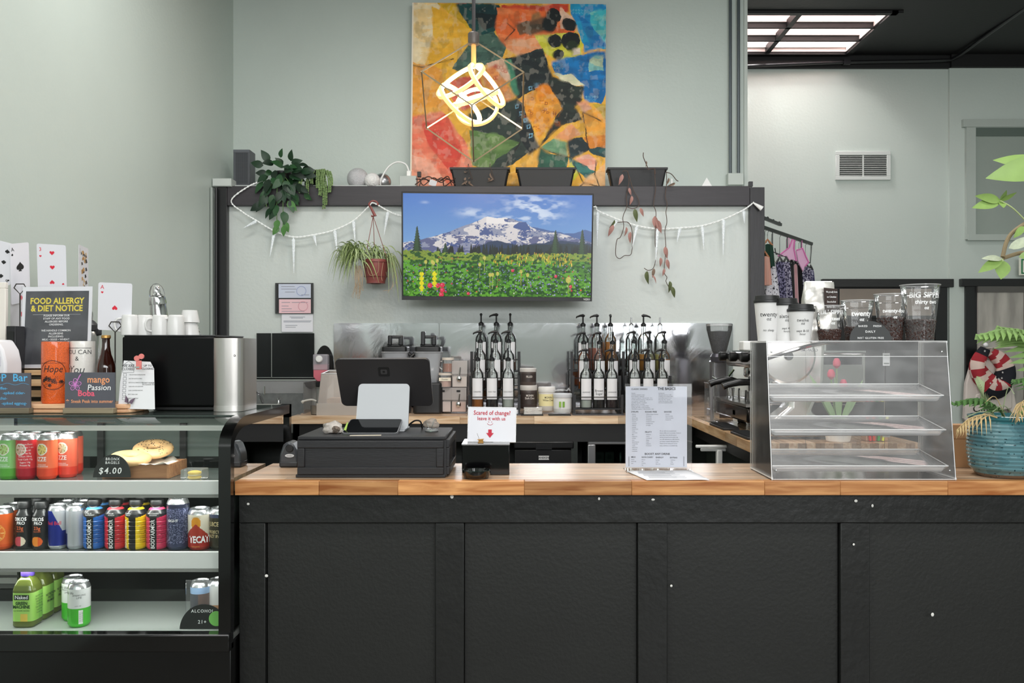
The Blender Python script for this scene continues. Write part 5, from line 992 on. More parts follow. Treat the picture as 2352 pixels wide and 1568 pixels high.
# closing list with pink clip
t = thing('closing_checklist', 'white closing checklist propped against the black countertop machine', 'paper', P(312, 938, 2.985), rot=(-.12, 0, .06)); s = 2.985 / F; pts = [(-40, 0), (43, -2), (37, 92), (28, 108), (-32, 111), (-38, 60)]
B().prism([(x * s, y * s) for x, y in pts], 0, .0008).part('sheet', M('#e8e8ea', .6), t); txt('WE ARE\nCLOSED', t, INK, (-.032, -.0008, .141), .0115, bold=.02, line=.9); frame_b(-.050, -.012, .124, .152, .0008, -.0006, -.0002).part('box_print', INK, t); txt('UP TO\nCLOSING', t, INK, (.034, -.0008, .142), .0095, bold=.02, line=1.1)
B().tube([(-.046, -.0008, .152), (-.031, -.0008, .164), (-.016, -.0008, .152)], .0006, 4).part('string_print', INK, t)
for k, tx in enumerate(('TURN OFF MAIN COFFEE MACHINE', 'SHUT OFF LIGHTS ON MENU', 'RESTOCK ALL DRINKS IN CASE', 'CHECK AND LOCK SIDE DOOR', 'CLEAN COUNTERS WINDOWS', 'EMPTY TRASH CANS', 'SWEEP FLOOR TODAY')): txt(tx, t, INK, (-.028, -.0008, .116 - k * .0135), .0048, align='LEFT', sx=.72); frame_b(-.047, -.036, .111 - k * .0135, .121 - k * .0135, .0007, -.0006, -.0002).part('box_print', INK, t)
txt("DON'T FORGET\nTO CLOCK OUT", t, INK, (.04, -.0008, .085), .006, bold=.02)
t = thing('pink_clip', 'pink double headed clip on the closing checklist', 'clip', P(319, 848, 2.965)); PKM = M('#e2807a', .4); bx(-.009, .009, -.004, .004, 0, .03).part('jaw', PKM, t, bevel=.002)
for x in (-.006, .010): lathe([(.009, 0), (.0095, .003), (.009, .006), (0, .006)], 18).part('paddle', PKM, t, loc=(x, .003 - abs(x) * .3, .04 + x * .4), rot=(PI / 2, 0, 0))
bx(-.012, .004, -.006, -.004, .004, .010).part('spring', CHROME, t)
t = thing('butterfly_figure', 'small purple butterfly ornament on the serving board', 'ornament', (P(294, 0, 2.975).x, 2.975, ZT + .0305))
for sx_ in (-1, 1): B().add([(0, 0, .004), (sx_ * .012, -.004, .004), (sx_ * .016, .004, .026), (sx_ * .004, .002, .016)], [(0, 1, 2, 3)]).part('wing', M('#5f4a5c', .5), t, solid=.001, rot=(0, .3, .3))
B().tube([(0, 0, 0), (0, 0, .018)], .0015, 5).part('body', M('#3a2a38', .5), t)
# ice maker
x0, x1 = P(280, 0, 3.06).x, P(494, 0, 3.06).x; H = P(0, 773, 3.06).z - ZT; t = thing('countertop_machine', 'black countertop machine with a brushed steel front under the white mugs', 'appliance', (x0, 3.06, ZT)); w = x1 - x0
bx(0, w, 0, .33, .016, H).part('housing', M('#020203', .3, spec=.2), t, bevel=.006); bx(.005, w, .005, .32, H, H + .006).part('lid', M('#17181a', .3), t, bevel=.002); bx(.1, w + .01, .02, .3, 0, .016).part('base', M('#0e0e0f', .5), t, bevel=.004)
xs_ = P(556, 0, 3.06).x - x0; pf_ = [(w, -.012), (w + .018, -.026), (w + .035, -.03)] + [(w + .035 + (xs_ - w - .035) * k / 5, -.03 + .02 * (k / 5) ** 2) for k in range(1, 6)] + [(xs_ + .006, .02), (xs_ + .006, .15), (w, .15)]
B().prism(pf_, .02, H - .005, 'z').part('steel_front', M('#bdbab6', .3, .85, .03, 300, stretch=(1, 1, 40)), t, smooth=50); B().prism([(a * 1.0, b - .002) for a, b in pf_], 0, .02, 'z').part('steel_foot', M('#c9c6c2', .3, .8), t, smooth=50); bx(xs_ - .045, xs_ - .016, -.016, -.008, H * .62 - .045, H * .62 - .01).part('sensor_button', M('#0a0a0b', .15), t, bevel=.003)
txt('gaggiano', t, M('#6d6a68', .25, .9), (xs_ - .042, -.0235, H * .75), .016, bold=.03, rot=(PI / 2, 0, .07)); bx(xs_ - .012, xs_ - .003, -.012, -.0095, H * .66, H * .94).part('energy_label', M('#a8aed0', .5), t)
# mugs
ZM = ZT + H + .0065; r9 = random.Random(1)
def mug_b(h=.072, R=.0288): return lathe([(R * .80, h), (R * .86, h - .002), (R * .90, h - .008), (R, h * .55), (R * 1.02, 0), (R * .93, 0), (R * .9, h * .5), (R * .78, h - .008), (0, h - .008)], 32)
gm = 'white mugs on the countertop machine'; MUGM = M('#dddcda', .25)
hb = B().tube(bez([(-.025, -.004, .060), (-.040, -.012, .056), (-.047, -.014, .040), (-.042, -.012, .018), (-.027, -.004, .013)], 14), .0038, 8).mesh('handle', MUGM); mb = mug_b().mesh('body', MUGM)
for px, Y, z, lb in ((298, 3.10, 0, 'white mug behind the ace of hearts card, leftmost of the mugs'), (333, 3.13, 0, 'white upturned mug, second from the left in the front row'), (368, 3.12, 0, 'white upturned mug in the middle in front of the shaker'), (404, 3.12, 0, 'white upturned mug with its handle left, fourth from the left'), (436, 3.19, 0, 'white cup at the right end, lower of two stacked'), (436, 3.19, .047, 'white cup at the right end, upper of two stacked'), (318, 3.23, .008, 'white mug in the back row behind the left mugs')):
    t = thing('mug', lb, 'mug', (P(px, 0, Y).x, Y, ZM), 0, gm)
    if px == 436: lathe([(.024, .045), (.026, .045), (.034, .004), (.034, 0), (.031, 0), (.022, .04), (0, .04)], 28).part('body', MUGM, t); t.location.z += z
    else: place(mb, 'body', t, (0, 0, 0), (0, 0, 0)); place(hb, 'handle', t, (0, 0, 0), (0, 0, r9.uniform(-.1, .4)))
t = thing('cocktail_shaker', 'steel cocktail shaker wrapped in plastic behind the mugs', 'shaker', (P(370, 0, 3.3).x, 3.3, ZM), rot=(0, -.10, 0)); lathe([(.030, 0), (.034, .004), (.031, .10), (.029, .118)], 28).part('cup', CHROME, t); lathe([(.031, .118), (.032, .124), (.030, .145), (.018, .158), (.014, .162)], 28).part('strainer_top', CHROME, t); lathe([(.014, .160), (.015, .164), (.013, .182), (.011, .188), (0, .188)], 24).part('cap', CHROME, t)
B().ball((0, 0, .158), .028, 12, 8, (1, 1, 1.5)).part('plastic_wrap', GL(haze=.05, ior=1.15, rough=.2), t, smooth=0)
t = thing('steel_pourer', 'tiny steel pourer lying beside the stacked cups', 'pourer', (P(455, 0, 3.2).x, 3.2, ZM)); lathe([(.008, 0), (.008, .012), (.003, .018), (.003, .032)], 12).part('spout', CHROME, t); lathe([(.011, 0), (.011, .004)], 14).part('collar', CHROME, t)
# ================================================================== things on the service counter
ZK = 1.0005
def oncounter(px, Y): return Vector(((px - CX) * Y / F, Y, ZK))
def slab(corners, r, th, n=5, cw=None):
    """rounded slab spanning four world corners BL BR TR TL, thickness th behind it"""
    BL, BR, TR, TL = [Vector(c) for c in corners]; w, h = (BR - BL).length, (TL - BL).length; nn = (BR - BL).cross(TL - BL).normalized()
    pts = [BL.lerp(BR, x / w).lerp(TL.lerp(TR, x / w), y / h) for x, y in rrect(0, w, 0, h, r, n)]; k = len(pts)
    return B().add(pts + [p - nn * th for p in pts], [list(range(k)), list(range(2 * k - 1, k - 1, -1))] + [(i, i + k, (i + 1) % k + k, (i + 1) % k) for i in range(k)])
def shift(b, o): b.v = [tuple(Vector(v) - o) for v in b.v]; return b
# cash drawer box
DK = M('#1f1f22', .5, 0, .06, 60, .1, 12, stretch=(1, 1, 4)); t = thing('cash_drawer_box', 'dark painted wooden cash drawer box under the register', 'cash drawer', oncounter(858, 2.83)); X0, X1, D, H = -.253, .240, .325, .134
bx(X0 + .004, X1 - .004, .006, D - .004, .004, H - .012).part('carcass', DK, t); bx(X0 + .006, X1 - .006, .0, D, H - .012, H).part('top_board', DK, t, bevel=.003); bx(X0, X1 - .006, -.002, D, 0, .010).part('plinth', DK, t, bevel=.002)
frame_b(X0 + .006, X1 - .012, .010, H - .014, .024, -.006, .008).part('front_frame', DK, t, bevel=.0025); bx(X0 + .03, X1 - .036, .001, .006, .03, H - .036).part('front_panel', M('#1d1d20', .45, 0, .06, 60, .1, 12, stretch=(.6, 5, 5)), t); b = B()
for z0, z1, y0, y1 in ((H - .038, H - .012, .012, D - .01), (.008, .034, .012, D - .01), (.034, H - .038, .012, .04), (.034, H - .038, D - .04, D - .01)): b.box(X1 - .006, X1 + .006, y0, y1, z0, z1)
b.part('side_frame', DK, t, bevel=.002); ZD = ZK + H + .0005
# point of sale terminal
t = thing('pos_terminal', 'dark point of sale screen seen from behind on a white stand', 'terminal', oncounter(870, 3.03)); t.location.z = ZD; o_ = Vector(t.location)
scq = [P(786, 932, 3.09), P(995, 932, 3.09), P(986, 824, 3.0), P(768, 825, 3.0)]; shift(slab(scq, .018, .010), o_).part('screen_back', M('#2b292a', .4), t); shift(slab([p + Vector((0, .010, 0)) for p in scq], .018, .004), o_).part('screen_rim', M('#b5b3b4', .3, .6), t)
def onq(q, u, v, off=.0012):
    BL, BR, TR, TL = q; n = (BR - BL).cross(TL - BL).normalized(); return BL.lerp(BR, u).lerp(TL.lerp(TR, u), v) + n * off
def sub(q, u0, u1, v0, v1, off): return [onq(q, u0, v0, off), onq(q, u1, v0, off), onq(q, u1, v1, off), onq(q, u0, v1, off)]
shift(slab(sub(scq, .445, .565, .64, .83, .001), .006, .001), o_).part('emblem', M('#0c0c0d', .3), t); shift(slab(sub(scq, .472, .538, .69, .785, .0016), .003, .0006), o_).part('emblem_square', M('#3a3839', .4), t); shift(slab(sub(scq, .492, .518, .72, .76, .0022), .001, .0006), o_).part('emblem_dot', M('#0c0c0d', .3), t)
stq = [P(816, 984, 3.0), P(937, 986, 3.0), P(941, 881, 3.045), P(824, 881, 3.045)]; shift(slab(stq, .014, .012), o_).part('stand_panel', M('#bcbfc2', .4), t)
stf = [P(818, 990, 2.98), P(936, 990, 2.98), P(930, 975, 3.10), P(822, 975, 3.10)]; bx(-.075, .095, -.05, .10, 0, .006).part('stand_foot', M('#bcbfc2', .4), t, bevel=.002)
tb = [P(784, 994, 2.90), P(913, 994, 2.90), P(925, 962, 2.99), P(806, 962, 2.99)]; shift(slab(tb, .010, .009), o_).part('tablet_body', M('#8b8c8e', .35, .4), t); shift(slab(sub(tb, .015, .985, .02, .98, .0006), .009, .0006), o_).part('tablet_glass', M('#101214', .06), t)
shift(B().add([P(800, 1000, 2.92), P(905, 1000, 2.92), P(915, 985, 2.99), P(815, 985, 2.99), P(805, 975, 3.0), P(915, 975, 3.0)], [(0, 1, 2, 3), (3, 2, 5, 4)]), o_).part('tablet_prop', M('#6b6c6e', .4), t)
B().tube(bez([(.095, .05, .012), (.12, .04, .03), (.14, .04, .028), (.145, .05, .006), (.14, .10, .004)], 16), .003, 6).part('power_cable', BLKPL, t)
o = B().add([(-.05, 0, 0), (.052, -.001, .001), (.050, .022, .001), (-.046, .020, 0), (-.053, .010, 0)], [(0, 1, 2, 3, 4)]).part('tape_strip', M('#d8cdb8', .6), solid=.0008); o.location = (P(839, 0, 2.845).x, 2.842, ZD); tag(o, 'strip of masking tape on the front of the cash drawer', 'tape'); 
# stones on the drawer
def rock(name, label, px, Y, z, sc, mat, seed, cat='stone'):
    b = B().ball((0, 0, 0), 1, 18, 12); v2 = []
    for v in b.v:
        v = Vector(v); k = 1 + .35 * mnoise.noise(v * 1.4 + Vector((seed, 0, 0))) + .12 * mnoise.noise(v * 4 + Vector((0, seed, 0))); v2.append((v.x * k * sc[0], v.y * k * sc[1], max(v.z * k * sc[2], -sc[2] * .8)))
    b.v = v2; zmin = min(v[2] for v in v2); t = thing(name, label, cat, (P(px, 0, Y).x, Y, z)); b.part('stone', mat, t, smooth=30, loc=(0, 0, -zmin)); return t
t = rock('crystal_geode', 'pale crystal geode on the left of the cash drawer', 764, 2.93, ZD, (.036, .026, .022), M('#b3aba3', .5, 0, .6, 60, .3, 30), 3)
B().ball((.012, -.016, .014), .016, 10, 7, (1.1, .7, .8)).part('crystal_cluster', M('#6d5f54', .6, 0, 1.0, 160, .5, 120), t, smooth=0); o = B().add([(.036, -.012, .004), (.046, -.016, .001), (.054, -.01, .036), (.05, -.004, .038)], [(0, 1, 2, 3)]).part('green_slip', M('#b8d86a', .5), t, solid=.001)
t = rock('pebble', 'smooth brown and grey pebble in a wire cradle', 991, 3.0, ZD + .012, (.026, .018, .017), M('#93887e', .4, 0, .1, 60, .15, 18), 7); b = B()
b.tube([(-.014, -.02, .02), (-.006, -.023, .002), (.0, -.02, -.006), (.004, -.023, .006), (.012, -.021, .03)], .0012, 5); b.part('wire_cradle', CHROME, t); lathe([(.022, -.012), (.024, -.009), (.016, -.003), (0, -.003)], 18).part('glass_base', GL('#cfe6d4', haze=.25), t)
# sharpener beside the display case
t = thing('pencil_sharpener', 'grey electric pencil sharpener at the left end of the counter', 'pencil sharpener', oncounter(668, 3.10)); pr = [(-.034, 0), (.034, 0), (.034, .025), (.028, .060), (.014, .085), (-.004, .092), (-.020, .080), (-.032, .045)]
B().prism(pr, -.03, .05).part('housing', M('#43464a', .3), t, bevel=.008); bx(-.034, .034, -.032, .05, 0, .022).part('base', M('#2b2d30', .35), t, bevel=.006); lathe([(.012, 0), (.014, .002), (.012, .004), (0, .004)], 20).part('pencil_port', M('#1c1d1f', .4), t, loc=(.004, -.031, .068), rot=(PI / 2, 0, 0))
B().prism([(.016 * math.cos(a), .006 * math.sin(a)) for a in np.linspace(0, 2 * PI, 24)[:-1]][::-1], -.0335, -.0325).part('badge', M('#d9dadb', .4), t, loc=(.004, 0, .042)); txt('evolur', t, INK, (.004, -.034, .042), .008)
# tip box, sign, dish
t = thing('tip_box', 'glossy black tip box beside the cash drawer', 'box', oncounter(1061, 2.89)); w, h, d = 109 * 2.89 / F, .103, .16; bx(0, w, 0, d, 0, h - .004).part('box', M('#060607', .12), t, bevel=.002); bx(-.001, w + .001, -.001, d + .001, h - .004, h).part('lid', GL(haze=.3, ior=1.5), t); bx(w * .4, w * .65, d * .3, d * .36, h, h + .0006).part('coin_slot', M('#2a2a2a', .4), t)
t = thing('tip_sign', 'white tip sign with red handwriting standing on the black box', 'sign', P(1129, 1017, 2.95), rot=(-.16, .012, -.03)); t.location = (P(1129, 0, 2.95).x, 2.95, ZK + .1035); s = 2.95 / F
bx(-55 * s, 55 * s, 0, .0025, 0, 79 * s).part('board', M('#dedee4', .4), t, bevel=.001); frame_b(-56 * s, 56 * s, -.001, 80 * s, .003, -.001, .003).part('clear_edge', GL(haze=.35), t); bx(-56 * s, 56 * s, .003, .05, -.001, .001).part('clear_foot', GL(haze=.3), t)
txt('Scared of change?', t, INKR, (0, -.0012, 66 * s), .0205, bold=.022, sx=.86); txt('leave it with us', t, INKR, (-.002, -.0012, 53 * s), .0175, bold=.018, sx=.9)
B().prism([(-.006, .006), (.006, .006), (.006, -.006), (.013, -.006), (0, -.022), (-.013, -.006), (-.006, -.006)][::-1], -.0012, -.0006).part('arrow_print', INKR, t, loc=(-.006, 0, 24 * s)); b = B(); b.tube([(-.006 + .010 * math.cos(a), -.001, 44 * s + .008 * math.sin(a)) for a in np.linspace(PI * 1.1, PI * 1.9, 10)], .0007, 4); b.part('smile_print', INKR, t)
for x in (-.011, -.001): lathe([(.0013, 0), (.0013, .0008), (0, .0008)], 8).part('eye_print', INKR, t, loc=(x, -.0006, 45.5 * s), rot=(PI / 2, 0, 0))
t = thing('brass_bell_charm', 'tiny brass charm with a wire pin on the tip box', 'charm', (P(1104, 0, 2.915).x, 2.915, ZK + .1035)); B().prism([(-.010, 0), (.010, 0), (.008, .010), (.012, .014), (-.012, .012), (-.006, .008)], -.006, .006).part('charm', M('#b98a4a', .3, .7), t, bevel=.001); B().tube([(-.004, 0, .01), (-.012, .0, .032)], .0006, 4).part('pin', M('#5a4a30', .4, .5), t)
lathe_d = [(.030, 0), (.041, .004), (.0455, .014), (.046, .026), (.044, .028), (.042, .026), (.040, .014), (.034, .008), (0, .007)]
t = thing('glass_dish', 'small round black glass dish in front of the tip box', 'dish', oncounter(1094, 2.82)); lathe(lathe_d, 36).part('bowl', M('#0b0d0c', .06, coat=.5), t); lathe([(.0425, .0265), (.0455, .0275), (.0462, .0262)], 36, cap=False).part('rim', M('#22302a', .1), t)
# menu in clear stand
t = thing('drinks_menu', 'typed drinks menu in a clear acrylic stand on the counter', 'menu', oncounter(1507, 2.985)); s = 2.985 / F; pw, ph = 141 * s, 186 * s; x0 = (1437 - 1507) * s
bx(x0, x0 + pw, 0, .0006, .012, .012 + ph).part('menu_sheet', M('#dcdee8', .55, 0, 0, 1, .04, 14), t); bx(x0 - .002, x0 + 152 * s, -.003, -.0012, 0, 200 * s).part('front_pane', GL(ior=1.25), t); bx(x0 - .002, x0 + 152 * s, .0012, .003, 0, 200 * s).part('rear_pane', GL(ior=1.3, haze=.05), t); bx(x0 - .002, x0 + 152 * s, -.05, .06, -.001, .0015).part('foot', GL(ior=1.35, haze=.05), t)
IK = M('#23242a', .6); IKG = M('#5d5f6a', .6); y_ = -.0003; U = lambda u: x0 + u * pw; Vv = lambda v: .012 + (1 - v) * ph
def tm(s_, u, v, sz, m_=IK, bold=.03, al='LEFT', sx=1, line=1): txt(s_, t, m_, (U(u), y_, Vv(v)), sz, align=al, bold=bold, sx=sx, line=line)
tm('THE BASICS', .52, .03, .0125, bold=.05, sx=.95); tm('CLASSIC DRINKS', .09, .034, .0074, bold=.03); tm('SYRUPS', .09, .315, .0074); tm('SUGAR FREE', .315, .315, .0074); tm('SAUCES', .625, .315, .0074); tm('FRUITY', .315, .565, .0072); tm('BOOST ANY DRINK', .31, .835, .0098, bold=.035); tm('MILK', .09, .873, .0072); tm('NON DAIRY', .26, .875, .0072); tm('ENERGY', .49, .878, .0072); tm('EXTRAS', .72, .88, .0072)
def lines(txs, u, v0, dv, sz=.0042): 
    for k, a in enumerate(txs): tm(a, u, v0 + k * dv, sz, IKG, .012, sx=.9)
lines(['Espresso', 'Americano: espresso + water', 'Breve: espresso + half & half', 'Cappuccino: espresso + foam and milk - 12 oz', 'Cortado: equal parts espresso + milk and more', 'Latte: espresso + steamed milk', 'Flat White: espresso + microfoam', 'Mocha: espresso + chocolate', 'Macchiato: espresso + a touch of foam', 'Red Eye: drip coffee + a shot of espresso', 'White Mocha: espresso + white chocolate + milk'], .095, .085, .0195)
lines(['Iced Espresso', 'Chai Latte: spiced tea + milk', 'Cold Brew: slow steeped coffee', 'Iced Coffee: brewed over ice', 'Dirty Chai: chai + espresso', 'London Fog: earl grey + vanilla', 'Hot Cocoa: steamed chocolate'], .535, .085, .0195)
lines(['- Almond', '- Caramel', '- Brown Sugar', '- Butter Pecan', '- Coconut', '- Cinnamon', '- Hazelnut', '- Lavender', '- French Toast', '- Honey', '- Irish Cream', '- Mint', '- Peppermint', '- Pumpkin', '- Rose', '- Salted Caramel', '- Toasted Nut', '- Vanilla', '- White Choc', '- Toffee Nut', '- Vanilla Bean'], .095, .345, .0228); lines(['- SF Brown Sugar Cinnamon', '- SF Caramel', '- SF Coconut', '- SF Hazelnut', '- SF Salted Caramel', '- SF Peppermint', '- SF Vanilla'], .325, .345, .0228); lines(['- Caramel', '- Dark Chocolate', '- White Chocolate', '- Pumpkin Pie'], .64, .345, .0228); lines(['- Blackberry', '- Cherry', '- Huckleberry', '- Mango', '- Peach', '- Raspberry', '- Strawberry'], .325, .595, .0228)
lines(['At our cafe we are passionate', 'about coffee and community. Come in', 'and relax, from the first sip to', 'the last we put love in every cup,', 'our milk steamed to a silky texture,', 'our beans roasted with great care.', 'Thank you for being part of our', 'story, and have a wonderful day.'], .555, .55, .026, .0052); lines(['Whole', 'Half & Half', 'Skim'], .09, .903, .024); lines(['Almond', 'Oat', 'Coconut', 'Soy'], .26, .905, .022); lines(['Red Bull', 'Lotus', 'Extra shot'], .49, .91, .024); lines(['Cold foam', 'Whip', 'Drizzle'], .73, .91, .024)
for u in (.05, .945): bx(U(u), U(u) + .0012, -.0008, -.0002, Vv(.985), Vv(.865)).part('rule_line', IK, t)
# loose sheet
q = [oncounter(1438, 2.965), oncounter(1586, 2.985), oncounter(1630, 2.765), oncounter(1486, 2.762)]; t = thing('loose_paper', 'loose printed white sheet lying under the menu stand', 'paper', q[3]); o_ = q[3]
b = B().grid(8, 6, lambda u, v: (q[3].lerp(q[2], u).lerp(q[0].lerp(q[1], u), v) - o_) + Vector((0, 0, .002 + .003 * abs(mnoise.noise(Vector((u * 3, v * 3, 5))))))); b.part('sheet', M('#ededf0', .55), t, solid=.0004)
for k in range(9): u0 = .08 + .02 * (k % 3); p_ = (q[3].lerp(q[0], .12 + k * .085).lerp(q[2].lerp(q[1], .12 + k * .085), u0)) - o_; bx(p_.x, p_.x + .12 - .03 * (k % 2), p_.y, p_.y + .003, .0052, .0055).part('print_line', IKG, t)
# clear pastry case
XA, XB = (1771 - CX) * 2.78 / F, (2195 - CX) * 2.78 / F; YF0, YF1, YB, HC = 2.775, 2.835, 3.03, P(0, 783, 2.835).z - ZK
t = thing('pastry_case', 'clear acrylic three tray pastry case on the counter', 'pastry case', (XA, YF0, ZK)); w = XB - XA; dB, dT = YB - YF0, YF1 - YF0; side = [(0, 0), (dB, 0), (dB, HC), (dT, HC)]; AC = GL(ior=1.14, rough=.14, haze=.03, smear=.04); ACE = GL(haze=.75, ior=1.3)
for x in (0, w - .004): B().prism(side[::-1], x, x + .004, 'x').part('side_panel', AC, t)
b = B().add([(.004, 0, .0), (w - .004, 0, 0), (w - .004, dT, HC), (.004, dT, HC)], [(0, 1, 2, 3)]); b.part('front_panel', AC, t, solid=.003); bx(.004, w - .004, dT, dB, HC - .004, HC).part('top_panel', AC, t); bx(.004, w - .004, 0.004, dB, 0, .003).part('base_panel', AC, t)
xd = (.30 * w, .80 * w)
for a, c in ((.004, .33 * w), (.333 * w, .795 * w), (.80 * w, w - .004)): bx(a, c - .002, dB - .003, dB, .003, HC - .03).part('rear_door', AC, t)
for z in (HC - .005, .004): 
    for x in (.0, w - .004): bx(x - .0005, x + .0045, dT * (z / HC), dB, z, z + .004).part('edge', ACE, t)
for x in (-.0005, w - .0045): B().tube([(x + .002, 0, 0), (x + .002, dT, HC)], .0016, 4).part('edge', ACE, t); B().tube([(x + .002, dB, 0), (x + .002, dB, HC)], .0016, 4).part('edge', ACE, t)
for z, y in ((HC, dT), (HC - .05, dT * .9), (.003, 0)): B().tube([(0, y - .001, z), (w, y - .001, z)], .0013, 4).part('edge', ACE, t)
for z in (HC * .86, HC * .30): bx(.80 * w - .012, .80 * w + .012, dB - .006, dB - .003, z - .022, z + .022).part('hinge', GL(haze=.55), t); bx(.80 * w - .009, .80 * w + .009, dB - .008, dB - .006, z - .016, z - .012).part('hinge_screw', CHROME, t); bx(.80 * w - .009, .80 * w + .009, dB - .008, dB - .006, z + .012, z + .016).part('hinge_screw', CHROME, t)
for x in (.015, w - .02): 
    for z in (.03, HC - .035): lathe([(.003, 0), (.003, .002), (0, .0025)], 10).part('screw', CHROME, t, loc=(x, dT * z / HC - .002, z), rot=(PI / 2, 0, 0))
TRM = GL(haze=.27, ior=1.5, rough=.05)
for k, zf in enumerate((.655, .405, .145)):
    zb = HC * zf; yb, yf = dB - .012, .028 + dT * zf; zfnt = zb - .028; tr = thing('acrylic_tray', 'clear tray in the pastry case, ' + ('topmost', 'middle', 'lowest')[k] + ' of three', 'tray', (XA + .008, YF0, ZK + zfnt), 0, 'trays in the pastry case'); W2 = w - .016
    prf = [(yf, 0), (yf + .006, -.014), (yf + .03, -.018), (yb - .035, .014), (yb - .012, .020), (yb, .034)]
    b = B(); b.add([(x, y, z) for x, ins in ((0, 0), (.02, 1), (W2 - .02, 1), (W2, 0)) for y, z in [(yy, zz if ins else zz * .2 + (.028 * (yy - yf) / (yb - yf)) * .8 + .004) for yy, zz in prf]], [(i * 6 + j, (i + 1) * 6 + j, (i + 1) * 6 + j + 1, i * 6 + j + 1) for i in range(3) for j in range(5)]); b.part('tray_pan', TRM, tr, smooth=50, solid=.002)
    B().tube([(0, yf, .004), (W2, yf, .004), (W2, yb, .034), (0, yb, .034)], .0022, 5, True).part('tray_rim', GL(haze=.8, ior=1.5), tr)
txt('CLEAN ME', t, M('#6a6a6e', .6), (w * .24, dT + .002, HC - .03), .012, sx=-1, bold=.02); ZP = ZK + HC + .0005
# paper cups
def pcup(label, px, Y, h, Rt, Rb, lines):
    t = thing('paper_cup', label, 'cup', (P(px, 0, Y).x, Y, ZP), 0, 'white paper cups with black lids'); lathe([(Rb * .95, .004), (Rb, 0), (Rb, .004), (Rt, h), (Rt * .97, h), (Rb * .95, .01), (0, .01)], 36).part('cup', M('#dcdbda', .5), t); lathe([(Rt * 1.05, h - .006), (Rt * 1.07, h), (Rt * 1.05, h + .003), (Rt * .98, h + .004), (Rt * .93, h + .018), (Rt * .86, h + .019), (Rt * .84, h + .013), (0, h + .013)], 36).part('lid', M('#1a1a1b', .4), t)
    for s_, z, sz in lines: txt(s_, t, INK, (0, 0, z * h), sz, wrap=(Rb + (Rt - Rb) * z + .0004, -.12, False), shear=.08)
pcup('tall white paper cup marked twenty oz, leftmost of three', 1762, 2.965, .136, .043, .031, [('twenty', .66, .022), ('oz', .55, .016), ('no sleep', .27, .011)]); pcup('white paper cup marked sixteen, middle of three', 1803, 2.955, .126, .043, .031, [('sixteen', .66, .018), ('oz', .56, .014), ('sept 4-7', .34, .010), ('hours', .26, .009)]); pcup('white paper cup marked twelve oz, front of three', 1839, 2.915, .104, .044, .032, [('twelve', .66, .015), ('oz', .56, .013), ('sept 8-10', .32, .011), ('hour', .22, .010)])
# clear cups with beans
BEAN = M('#3a221b', .35); bm = B().ball((0, 0, 0), 1, 8, 6, (.0062, .0045, .0036)).mesh('bean', BEAN)
def ccup(label, px, Y, h, Rt, fill, lines, seed):
    Rb = Rt * .70; t = thing('clear_cup', label, 'cup', (P(px, 0, Y).x, Y, ZP), 0, 'clear cups holding coffee beans'); lathe([(Rb * .85, .003), (Rb, 0), (Rb, .004), (Rt * .94, h * .82), (Rt * .97, h * .83), (Rt, h - .004), (Rt * 1.04, h - .002), (Rt * 1.04, h)], 40, cap=False).part('cup', GL(haze=.06, ior=1.35), t); lathe([(Rt, h - .004), (Rt * 1.05, h - .003), (Rt * 1.05, h), (Rt * .99, h)], 40, cap=False).part('rim', GL(haze=.35, ior=1.5), t)
    for s_, z, sz in lines: txt(s_, t, INKW, (0, 0, z * h), sz * 1.12, wrap=(Rb + (Rt - Rb) * z + .0005, -.05, False), shear=.1, bold=.05)
    q = random.Random(seed); b = B(); rf = Rb + (Rt - Rb) * fill; b.lathe([(Rb * .86, .006), (rf * .86, fill * h - .008), (0, fill * h - .004)], 20)
    n = int(300 + 900 * fill)
    for k in range(n):
        z = q.uniform(.006, fill * h); top = k > n * .72; a = q.uniform(0, 2 * PI); r = (Rb + (Rt - Rb) * z / h) * .92
        if top: z = fill * h - .002; r = rf * .9 * math.sqrt(q.random())
        b.T = Matrix.Translation((r * math.cos(a), r * math.sin(a), z)) @ Euler((q.uniform(0, 6), q.uniform(0, 6), q.uniform(0, 6))).to_matrix().to_4x4(); b.ball((0, 0, 0), 1, 6, 4, (.0058, .0042, .0034))
    b.T = None; o = b.part('coffee_beans', BEAN, t); o['kind'] = 'stuff'; return t
ccup('clear cup marked sixteen oz with a few coffee beans', 1905, 2.92, .119, .0475, .31, [("LIL' SIPPER", .80, .017), ('Sixteen', .62, .015), ('oz', .5, .012)], 1); ccup('clear cup marked twenty oz behind the round black sign', 1969, 2.94, .138, .0525, .34, [('twenty', .66, .022), ('oz', .52, .014)], 2); ccup('clear cup marked twenty four oz, half full of beans', 2045, 2.95, .160, .0515, .49, [('twenty-four', .63, .0155), ('oz', .50, .012)], 3); ccup('tallest clear cup marked thirty two oz at the right', 2113, 2.91, .188, .061, .37, [('BIG SIPPER', .80, .022), ('thirty two', .68, .016), ('oz', .58, .014)], 4)
